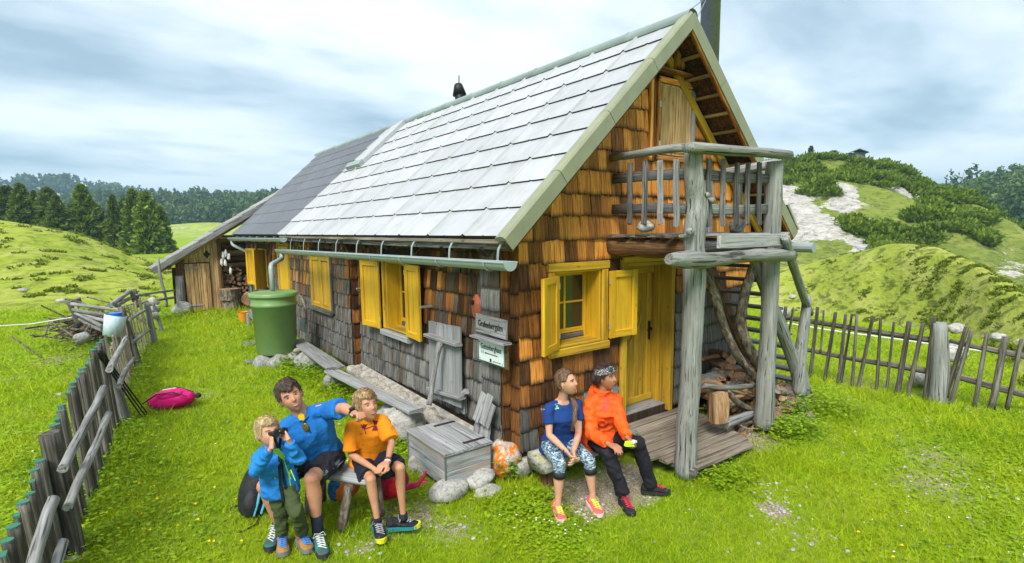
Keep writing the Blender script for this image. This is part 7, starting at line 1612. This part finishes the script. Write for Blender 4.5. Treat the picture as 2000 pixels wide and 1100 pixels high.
# ---- the small child --------------------------------------------------------
def build_child():
    S = 1.16; root = person('small blond child in blue zip jacket and olive trousers looking through binoculars', J(556, 1060, 4.6))
    tR, tL = onp(2, 553, 1088, -.21), onp(2, 606, 1080, -.21)
    P, N_ = J(545, 938, 4.58), J(530, 878, 4.50); SR, SL = J(506, 890, 4.47), J(557, 884, 4.50); HR, HL = J(533, 948, 4.56), J(560, 944, 4.58)
    KR, KL = J(549, 1002, 4.60), J(578, 998, 4.46); AR, AL = J(552, 1056, 4.66), J(592, 1050, 4.66); AR.z = tR.z+.10*S; AL.z = tL.z+.10*S
    ER, WR = J(499, 920, 4.32), J(531, 873, 4.24); EL, WL = J(585, 898, 4.40), J(563, 858, 4.28)
    b = MB(); torso(b, P, N_, SR, SL, HR, HL, S, scale_prof(TORSO_M, .55)); arm_tube(b, SR, ER, WR, .030*S); arm_tube(b, SL, EL, WL, .030*S); leg_tube(b, HR, KR, AR, .05*S); leg_tube(b, HL, KL, AL, .05*S)
    HC = J(524, 845, 4.42); F = (Vector(CAMP)-HC).normalized()+Vector(CR)*.55-Vector(CU)*.02; Mh = head_frame(HC, F, Vector((0, 0, 1))-Vector(CR)*.10); k = S*.90
    head(b, Mh, k, child=True); limb(b, [N_-(HC-N_)*.3, lerp(N_, HC, .3), lerp(N_, HC, .75)], [.048*S, .040*S, .040*S])
    Fh = Mh.to_3x3() @ Vector((0, 1, 0)); Xh = Mh.to_3x3() @ Vector((1, 0, 0)); Uh = Mh.to_3x3() @ Vector((0, 0, 1)); BCn = HC+Fh*.165*k+Uh*.005
    hand(b, WR, BCn+Xh*.045+Uh*.01, -Xh*1.+Fh*.0, S, 1, (.75, .75, .7, .65), .7, L=.125); hand(b, WL, BCn-Xh*.045+Uh*.01, Xh, S, -1, (.75, .75, .7, .65), .7, L=.125)
    body_mesh(b, SKIN2, root, .0052)
    hm = hair_mat('light_blond_hair', (.14, .09, .035), (.36, .26, .12), (.60, .48, .27)); hair(Mh, k, hm, root, short_hair(.021, .011, .54, .10, -.33), 12, .03)
    face(Mh, k, root, plain('pale_brow', (.32, .2, .1), .8), False, teeth=False)
    BJ = cloth('blue_fleece', (.02, .20, .58), (.016, .17, .50), 6); b = MB()
    torso(b, P, N_, SR, SL, HR, HL, S, [(-.42, .26, .20, 0), (-.25, .27, .21, 0)]+scale_prof(TORSO_M[2:-1], .74, .82)+[(1.0, .13, .13, 0), (1.14, .115, .115, 0)]); traps(b, P, N_, SR, SL, .042*S)
    for a, e, w_ in ((SR, ER, WR), (SL, EL, WL)):
        L1, L2 = e-a, w_-e; joint(b, a, .046*S); limb(b, [a-L1*.05, a+L1*.4, e, e+L2*.4, e+L2*.86], [.048*S, .046*S, .044*S, .041*S, .035*S]); joint(b, e, .046*S)
    jk = garment('jacket', b, BJ, root, .0085, 3, .008, 25, (11, 11, 14))
    X, Yv = Vector(CR), Vector(CU); LM = plain('lime_zip', (.35, .70, .04), .5); c = J(546, 905, 4.3)
    decal(jk, poly([(-.060, .10), (-.006, .10), (-.004, .0), (-.006, -.06)]), J(546, 900, 4.3), X, Yv, LM, root, 'shirt_front')
    for pts, C_ in (([(0, 0), (.008, 0), (.030, -.20), (.022, -.20)], (540, 905)), ([(0, 0), (.007, 0), (.012, -.16), (.005, -.16)], (544, 935)), ([(0, 0), (.007, .0), (.045, -.085), (.038, -.085)], (567, 918)), ([(0, 0), (.006, 0), (.0, -.08), (-.006, -.08)], (521, 930))):
        decal(jk, poly(pts), J(C_[0], C_[1], 4.3), X, Yv, LM, root, 'zip')
    TR = cloth('olive_trousers', (.045, .065, .025), (.06, .08, .03)); b = MB(); torso(b, P, N_, SR, SL, HR, HL, S, scale_prof(TORSO_M[:3], .62))
    for h, k_, a in ((HR, KR, AR), (HL, KL, AL)): L1, L2 = k_-h, a-k_; joint(b, h, .056*S); limb(b, [h-L1*.02, h+L1*.5, k_, k_+L2*.4, a+Vector((0, 0, .01))], [.060*S, .055*S, .049*S, .045*S, .045*S]); joint(b, k_, .050*S)
    garment('trousers', b, TR, root, .0085, 3, .009, 29, (12, 12, 18))
    TN = cloth('tan_shoe', (.36, .18, .05), (.24, .12, .04), 12); BLc = plain('blue_lace', (.05, .22, .60), .7)
    for A_, t_ in ((AR, tR), (AL, tL)): shoe(A_, t_, root, S, TN, plain('grey_sole', (.16, .17, .18), .7), BLc, .20, .03)
    # binoculars with strap: a thing of its own, held in the hands
    bn_ = empty('binoculars', BCn, 'small black binoculars held up to the child\'s eyes', 'binoculars'); Mb = Mh.copy(); Mb.translation = BCn
    for s in (-1, 1):
        b = MB(); b.lathe([(.0, -.05), (.018, -.05), (.020, -.015), (.022, .0), (.027, .03), (.029, .06), (.024, .062), (.0, .055)], 18, Mb @ T3((s*.034, 0, 0)) @ Matrix.Rotation(R_(-90), 4, 'X')); b.build('barrel', M_['black'], bn_, None, True)
    b = MB(); b.box((-.02, -.02, -.008), (.02, .03, .010), Mb); b.tube([Mb @ Vector((0, -.03, .012)), Mb @ Vector((0, .0, .012))], .010, 10); b.build('bridge', M_['black'], bn_)
    for e_ in (0, 1):
        pts = [BCn-Uh*.02+Xh*(.03 if e_ else -.03)]; b = MB(); rg = []
        bv = BVHTree.FromPolygons([v.co for v in jk.data.vertices], [tuple(f_.vertices) for f_ in jk.data.polygons])
        for (u, v) in (((546, 880), (547, 910), (549, 950), (553, 980)), ((548, 885), (550, 900), (555, 930), (562, 966)))[e_]:
            h = bv.ray_cast(Vector(CAMP), (J(u, v, 4.3)-Vector(CAMP)).normalized()); pts.append((h[0]-Vector(CF)*.012) if h[0] is not None else J(u, v, fdep(pts[-1])))
        for p in pts: rg.append([p-X*.011-Vector(CF)*.002, p+X*.011-Vector(CF)*.002, p+X*.011+Vector(CF)*.002, p-X*.011+Vector(CF)*.002])
        b.loft(rg); b.build('strap', M_['black'], bn_)
    return root
# ---- the young woman --------------------------------------------------------
def build_w1():
    S = 1.14; root = person('young woman with brown ponytail in navy T-shirt and patterned blue leggings', J(1090, 868, 5.8))
    P, N_ = J(1091, 864, 5.88), J(1098, 782, 5.74); SR, SL = J(1071, 800, 5.66), J(1128, 790, 5.76); HR, HL = J(1074, 870, 5.84), J(1110, 866, 5.90)
    KR, KL = J(1093, 906, 5.38), J(1151, 900, 5.50); tR, tL = onp(2, 1099, 1022, -.36), onp(2, 1174, 1011, -.36); AR, AL = J(1090, 985, 5.42), J(1158, 975, 5.54); AR.z = AL.z = -.36+.10*S
    ER, WR = J(1073, 850, 5.60), J(1106, 881, 5.36); EL, WL = J(1130, 846, 5.66), J(1120, 884, 5.38)
    b = MB(); torso(b, P, N_, SR, SL, HR, HL, S, scale_prof(TORSO_F, .9)); arm_tube(b, SR, ER, WR, .038*S); arm_tube(b, SL, EL, WL, .038*S); leg_tube(b, HR, KR, AR, .076*S); leg_tube(b, HL, KL, AL, .076*S)
    HC = J(1106, 746, 5.64); F = (Vector(CAMP)-HC).normalized()*.62+Vector(CR)*1.0+Vector(CU)*.0; Mh = head_frame(HC, F, Vector((0, 0, 1))-Vector(CR)*.10); k = S*.99
    head(b, Mh, k, female=True); limb(b, [N_-(HC-N_)*.3, lerp(N_, HC, .3), lerp(N_, HC, .75)], [.052*S, .044*S, .045*S])
    hand(b, WR, J(1122, 902, 5.26), Vector((0, 0, 1))*.3+Vector(CR), S, -1, (.35, .4, .4, .45), .4, L=.16); hand(b, WL, J(1122, 904, 5.28), -Vector(CR)-Vector(CF)*.2, S, 1, (.4, .4, .45, .5), .4, L=.16)
    body_mesh(b, SKIN2, root, .0055)
    hm = hair_mat('brown_hair', (.035, .018, .010), (.11, .06, .032), (.24, .15, .085))
    def f(d):
        fr = abs(math.atan2(d.x, d.y)); zl = .62 if fr < .6 else .62-.5*sstep(.6, 1.35, fr) if fr < 1.35 else .12-.6*sstep(1.4, 2.0, fr)
        if 1.2 < fr < 1.8 and d.z < .16: zl = max(zl, .16)
        t = sstep(zl-.03, zl+.06, d.z); return .012*t-.02*(1-t)
    hr = hair(Mh, k, hm, root, f, 20, .02, strands=700)
    b = MB(); pts = [Mh @ Vector((.0*k, -.10*k, .03*k)), Mh @ Vector((-.03*k, -.125*k, -.02*k)), J(1118, 778, 5.70), J(1124, 795, 5.55), J(1123, 820, 5.50), J(1118, 842, 5.48)]
    for i in range(9): o_ = [Vector((random.uniform(-1, 1), random.uniform(-1, 1), 0))*.012*S*(.4+j*.18) for j in range(6)]; b.tube([p+q for p, q in zip(pts, o_)], [.014*S, .018*S, .018*S, .016*S, .012*S, .003], 8)
    b.build('ponytail', hm, root, None, True); face(Mh, k, root, plain('dark_brow', (.07, .04, .03), .8), True, squint=.8)
    NV = cloth('navy_tshirt', (.012, .035, .16), (.012, .05, .20)); b = MB(); torso(b, P, N_, SR, SL, HR, HL, S, [(-.20, .37, .26, 0)]+scale_prof(TORSO_F[1:-2], 1.0, 1.03)+[(.97, .19, .14, 0)]); traps(b, P-(N_-P)*.0, lerp(P, N_, .95), SR, SL, .043*S)
    for a, e in ((SR, ER), (SL, EL)): L1 = e-a; joint(b, a, .050*S); limb(b, [a-L1*.05, a+L1*.3, a+L1*.56], [.051*S, .052*S, .056*S])
    sh_ = garment('tshirt', b, NV, root, .009, 3, .007, 35, (8, 8, 8)); X, Yv = Vector(CR), Vector(CU)
    decal(sh_, poly([(-.022, -.028), (.022, -.022), (.022, .028), (-.022, .022)]), J(1090, 800, 5.5), X, Yv, plain('pale_badge', (.45, .62, .55), .6), root, 'badge'); decal(sh_, poly([(-.012, -.016), (.012, -.014), (.012, .014), (-.012, .012)]), J(1090, 800, 5.5), X, Yv, plain('green_badge', (.10, .45, .20), .6), root, 'badge', .004)
    decal(sh_, poly([(-.035, -.012), (.03, .008), (.035, .018), (-.02, .006)]), J(1106, 796, 5.5), X, Yv, M_['white'], root, 'logo'); decal(sh_, tmesh('>>', .04), J(1060, 800, 5.5), X, Yv, plain('pale_blue_print', (.3, .45, .55), .6), root, 'logo')
    t = NT('patterned_leggings'); mp = t.n('ShaderNodeMapping', {'Scale': (26, 26, 95), 'Rotation': (.35, .2, 0)}); t.l(t.pos(), mp.inputs[0]); n = t.noise(mp.outputs[0], 1, 3, .6, .6); LG = t.fin(t.ramp(n, [(.40, (.02, .05, .09)), (.50, (.10, .20, .28)), (.56, (.50, .56, .60))]), .7, spec=.2)
    b = MB(); torso(b, P, N_, SR, SL, HR, HL, S, scale_prof(TORSO_F[:3], .95))
    for h, k_, a in ((HR, KR, AR), (HL, KL, AL)): L1, L2 = k_-h, a-k_; joint(b, h, .084*S); limb(b, [h, h+L1*.3, h+L1*.7, k_, k_+L2*.20], [.086*S, .082*S, .065*S, .057*S, .054*S]); joint(b, k_, .058*S)
    garment('leggings', b, LG, root, .0085, 3, .002, 39)
    for k_, a in ((KR, AR), (KL, AL)): L2 = a-k_; b = MB(); limb(b, [k_+L2*.19, k_+L2*.34], [.055*S, .054*S], 20); b.build('cuff', plain('black_cuff', (.012, .013, .016), .7), root, None, True)
    PK = cloth('coral_running_shoe', (.80, .13, .07), (.75, .10, .20), 30)
    for A_, t_ in ((AR, tR), (AL, tL)): shoe(A_, t_, root, S, PK, plain('pale_pink_sole', (.80, .55, .50), .5), plain('yellow_lace', (.70, .72, .10), .6), .26)
    b = MB(); D_ = WR-ER; b.tube([WR-D_*.05, WR-D_*.02], .025*S, 10); b.build('bracelet', M_['black'], root, None, True)
    b = MB(); b.ell(Mh @ Vector((.076*k, -.002*k, -.034*k)), (.005*k,)*3, nu=8, nv=6); b.build('earring', M_['white'], root)
    return root
# ---- the woman in orange ------------------------------------------------------
def build_w2():
    S = 1.14; root = person('dark-haired woman in orange rain jacket, black trousers and patterned headband', J(1175, 855, 5.9))
    P, N_ = J(1174, 852, 5.98), J(1176, 772, 5.84); SR, SL = J(1151, 792, 5.78), J(1204, 782, 5.86); HR, HL = J(1158, 858, 5.94), J(1194, 854, 6.0)
    KR, KL = J(1187, 884, 5.52), J(1246, 866, 5.66); tR, tL = onp(2, 1236, 1010, -.36), onp(2, 1309, 964, -.34); AR, AL = J(1216, 980, 5.62), J(1270, 950, 5.80); AR.z = AL.z = -.35+.10*S
    ER, WR = J(1156, 846, 5.68), J(1190, 868, 5.44); EL, WL = J(1212, 826, 5.72), J(1226, 856, 5.52)
    b = MB(); torso(b, P, N_, SR, SL, HR, HL, S, scale_prof(TORSO_F, .9)); arm_tube(b, SR, ER, WR, .038*S); arm_tube(b, SL, EL, WL, .038*S); leg_tube(b, HR, KR, AR, .07*S); leg_tube(b, HL, KL, AL, .07*S)
    HC = J(1184, 737, 5.76); F = (Vector(CAMP)-HC).normalized()*.75+Vector(CR)*.9-Vector(CU)*.08; Mh = head_frame(HC, F, Vector((0, 0, 1))-Vector(CR)*.05); k = S*.97
    head(b, Mh, k, female=True); limb(b, [N_-(HC-N_)*.3, lerp(N_, HC, .3), lerp(N_, HC, .75)], [.052*S, .046*S, .046*S])
    hand(b, WR, J(1206, 876, 5.34), Vector((0, 0, -1)), S, 1, (.3, .35, .4, .5), .4, L=.165); hand(b, WL, J(1236, 863, 5.42), Vector((0, 0, -1))-Vector(CR)*.5, S, 1, (.7, .75, .8, .8), .8, L=.165)
    body_mesh(b, SKIN3, root, .0055)
    hm = hair_mat('dark_hair', (.012, .008, .007), (.035, .02, .016), (.09, .05, .04))
    def f(d):
        fr = abs(math.atan2(d.x, d.y)); zl = .58 if fr < .7 else .58-.5*sstep(.7, 1.4, fr) if fr < 1.4 else .08-.5*sstep(1.5, 2.1, fr)
        t = sstep(zl-.03, zl+.06, d.z); return .020*t-.02*(1-t)
    hair(Mh, k, hm, root, f, 30, .12)
    b = MB(); b.ell(Mh @ Vector((0, -.125*k, -.02*k)), (.055*k, .05*k, .065*k), fn=lambda d: 1+.25*mnoise.noise(d*3)); b.build('hair_bun', hm, root, None, True)
    t = NT('black_white_headband'); n = t.noise(t.pos(), 34, 2, .5, 2.5); w_ = t.math('ABSOLUTE', t.math('SUBTRACT', n, .5)); HB = t.fin(t.ramp(w_, [(.012, (.7, .7, .68)), (.028, (.012, .012, .014))]), .8, spec=.2)
    def g_(d):
        az_ = math.atan2(d.x, d.y); zc = .60-.22*sstep(0, 2.6, abs(az_)); t_ = 1-sstep(.20, .26, abs(d.z-zc)); return .027*t_-.02*(1-t_)
    hair(Mh, k, HB, root, g_, 1, .0, name='headband', strands=0)
    for s in (-1, 1): b = MB(); b.ell((0, 0, 0), (.030*k, .008*k, .020*k), Mh @ T3((s*.034*k, .088*k, .090*k)) @ Matrix.Rotation(R_(35), 4, 'X')); b.build('sunglasses', plain('smoky_lens', (.04, .045, .03), .1), root, None, True)
    face(Mh, k, root, plain('black_brow', (.03, .02, .02), .8), False, lip=(.50, .12, .10), teeth=False, squint=.7)
    OJ = cloth('orange_rain_jacket', (.85, .11, .012), (.80, .09, .012), 4, .55); b = MB(); torso(b, P, N_, SR, SL, HR, HL, S, [(-.18, .38, .28, 0), (-.05, .39, .29, .01)]+scale_prof(TORSO_F[2:-2], 1.14, 1.15)+[(.97, .21, .17, 0), (1.06, .16, .15, .0), (1.13, .155, .15, 0)]); traps(b, P, N_, SR, SL, .056*S)
    for a, e, w_ in ((SR, ER, WR), (SL, EL, WL)):
        L1, L2 = e-a, w_-e; joint(b, a, .062*S); limb(b, [a-L1*.05, a+L1*.4, e, e+L2*.4, e+L2*.90], [.064*S, .060*S, .058*S, .054*S, .046*S]); joint(b, e, .060*S)
    fr = (SL-SR).cross(N_-P).normalized(); b.ell(N_-fr*.10*S+Vector((0, 0, -.01)), (.11*S, .06*S, .075*S))
    jk = garment('jacket', b, OJ, root, .009, 3, .010, 45, (9, 9, 12)); X, Yv = Vector(CR), Vector(CU); MG = plain('magenta_zip', (.65, .02, .28), .5)
    decal(jk, poly([(-.005, .13), (.005, .13), (.0, .0), (.012, -.10), (.006, -.17), (-.006, -.17), (.002, -.10), (-.010, .0)]), J(1185, 808, 5.6), X, Yv, MG, root, 'zip'); decal(jk, poly([(-.004, .05), (.004, .05), (.004, -.07), (-.004, -.07)]), J(1192, 788, 5.6), X, Yv, MG, root, 'zip')
    decal(jk, poly([(-.03, -.02), (.03, -.01), (.035, .02), (-.02, .02)]), J(1203, 760, 5.7), X, Yv, plain('grey_patch', (.10, .10, .12), .6), root, 'shoulder_patch')
    b = MB(); rg = ringsec(lerp(P, N_, 1.14), (SL-SR).normalized(), fr, .158*S, .150*S, 20, 1.); b.tube(rg+[rg[0]], .009*S, 6); b.build('collar', OJ, jk, None, True)
    BK = cloth('black_trousers', (.012, .012, .016), (.022, .020, .028)); b = MB(); torso(b, P, N_, SR, SL, HR, HL, S, scale_prof(TORSO_F[:3], .95))
    for h, k_, a in ((HR, KR, AR), (HL, KL, AL)): L1, L2 = k_-h, a-k_; joint(b, h, .082*S); limb(b, [h, h+L1*.5, k_, k_+L2*.4, k_+L2*.8, a+Vector((0, 0, -.01))], [.084*S, .076*S, .066*S, .064*S, .060*S, .064*S]); joint(b, k_, .067*S)
    garment('trousers', b, BK, root, .009, 3, .008, 49, (9, 9, 10))
    for A_, t_ in ((AR, tR), (AL, tL)): shoe(A_, t_, root, S, cloth('black_hiking_shoe', (.015, .016, .02), (.03, .032, .04), 20), plain('black_sole', (.02, .02, .02), .7), plain('red_lace', (.55, .03, .05), .6), .27)
    w_ = empty('snack_wrapper', J(1230, 866, 5.38), 'crumpled yellow-green snack wrapper in the woman\'s left hand', 'wrapper'); c = J(1230, 867, 5.38)
    b = MB(); b.ell(c, (.06, .045, .022), nu=14, nv=9, fn=lambda d: 1+.7*mnoise.noise(d*4)); b.build('foil', plain('lime_foil', (.45, .70, .03), .3), w_); b = MB(); b.ell(c+Vector(CR)*.045+Vector(CU)*.02, (.03, .025, .018), nu=12, nv=8, fn=lambda d: 1+.6*mnoise.noise(d*5)); b.build('bar', plain('silver_foil', (.5, .5, .52), .3), w_)
    return root
build_man(); build_boy(); build_child(); build_w1(); build_w2()

# ------------------------------------------------------------------ rucksacks and small things by the benches
def pack(name, c, r, mat, parent, M=None, fn=None): b = MB(); b.ell((0, 0, 0), r, (M or Matrix.Identity(4)), 24, 16, fn=fn or (lambda d: 1-.10*(abs(d.x)**3+abs(d.y)**3)+.10*mnoise.noise(d*2.2+Vector(c)))); b2 = MB(); b2.add([Vector(c)+Vector(v) for v in b.v], b.f); return b2.build(name, mat, parent, None, True)
PKM = cloth('pink_nylon', (.75, .01, .20), (.60, .008, .16), 8, .5); BKM = cloth('black_nylon', (.018, .019, .022), (.03, .03, .034), 8, .6); RDM = cloth('crimson_nylon', (.35, .008, .04), (.26, .006, .03), 8, .6)
c = gz(338, 800)+Vector((0, .1, .13)); r = empty('pink_rucksack', c, 'bright pink rucksack lying on the lawn by the fence', 'rucksack')
Mr = Matrix.Rotation(R_(-28), 4, 'Z') @ Matrix.Rotation(R_(-6), 4, 'Y'); pack('body', c, (.36, .20, .15), PKM, r, Mr); pack('pocket', c+Vector((-.02, -.05, .09)), (.22, .14, .08), PKM, r, Mr)
for s in (-.12, .1): b = MB(); b.tube([c+Mr @ Vector((x, s*1.0-.07, z)) for x, z in ((-.30, .04), (-.1, .145), (.12, .15), (.3, .06))], .010, 6); b.build('compression_strap', M_['black'], r)
b = MB(); b.box((-.08, -.05, .155), (.10, -.01, .168), T3(c) @ Mr); b.build('label_patch', M_['white'], r); pack('buckle', c+Vector((.33, -.1, .02)), (.05, .05, .04), BKM, r)
c = gz(508, 1006)+Vector((0, .12, .20)); r = empty('black_rucksack', c, 'black rucksack with light blue stripes standing behind the child', 'rucksack'); Mr = Matrix.Rotation(R_(35), 4, 'Z') @ Matrix.Rotation(R_(18), 4, 'Y')
pack('body', c, (.17, .16, .27), BKM, r, Mr); pack('front_pocket', c+Vector((-.04, -.10, -.06)), (.13, .09, .15), BKM, r, Mr)
for s in (-.045, .02): b = MB(); b.tube([c+Vector((s, -.17, -.16))+Vector((-.02, -.01, 0)), c+Vector((s+.02, -.19, -.04)), c+Vector((s+.06, -.16, .10))], .012, 6); b.build('stripe', plain('light_blue_stripe', (.10, .42, .58), .5), r)
b = MB(); b.tube([c+Vector((-.10, -.1, -.1)), gz(470, 994)+Vector((0, 0, .05)), gz(446, 998)+Vector((0, 0, .02))], [.016, .014, .005], 8); b.build('hip_strap', M_['black'], r); b = MB(); b.tube([c+Vector((0, -.14, -.18)), gz(500, 1028)+Vector((0, 0, .02)), gz(476, 1040)+Vector((0, 0, .015))], .007, 6); b.ell(gz(474, 1042)+Vector((0, 0, .02)), (.03, .015, .008)); b.build('strap_end', M_['black'], r)
c = onp(2, 768, 958, -.12)+Vector((0, .08, .06)); r = empty('crimson_rucksack', c, 'crimson rucksack lying under the bench behind the boy', 'rucksack'); Mr = Matrix.Rotation(R_(20), 4, 'Z')
pack('body', c, (.24, .17, .17), RDM, r, Mr); pack('pocket', c+Vector((.0, -.12, .0)), (.13, .08, .11), cloth('red_nylon', (.6, .01, .02), None, 8, .4), r, Mr); pack('lid', c+Vector((-.02, .0, .13)), (.18, .15, .07), BKM, r, Mr)
b = MB(); b.tube([onp(2, u, v, z) for u, v, z in ((790, 955, .0), (815, 948, .02), (828, 930, .08), (832, 920, .12))], [.022, .022, .018, .01], 8); b.build('shoulder_strap', RDM, r); b = MB(); b.tube([onp(2, u, v, z) for u, v, z in ((785, 948, -.1), (810, 944, -.1), (834, 942, -.08))], .010, 6); b.build('webbing', PKM, r)
c = onp(2, 678, 962, -.10)+Vector((.02, .10, .02)); r = empty('orange_bag', c, 'orange and blue bag lying under the rustic bench', 'bag'); pack('body', c, (.20, .12, .13), cloth('orange_nylon', (.8, .18, .01), None, 8), r, Matrix.Rotation(R_(25), 4, 'Z')); pack('net_pocket', c+Vector((-.12, -.04, .02)), (.08, .08, .12), cloth('blue_net', (.03, .20, .5), (.02, .03, .06), 60), r)
c = J(578, 868, 5.25); r = empty('plastic_bag', c, 'white and red plastic bag standing on the bench behind the man', 'bag'); pack('body', c, (.10, .08, .11), M_['white'], r); pack('top', c+Vector((-.06, .0, .10)), (.07, .06, .07), plain('red_print', (.6, .02, .03), .6), r)
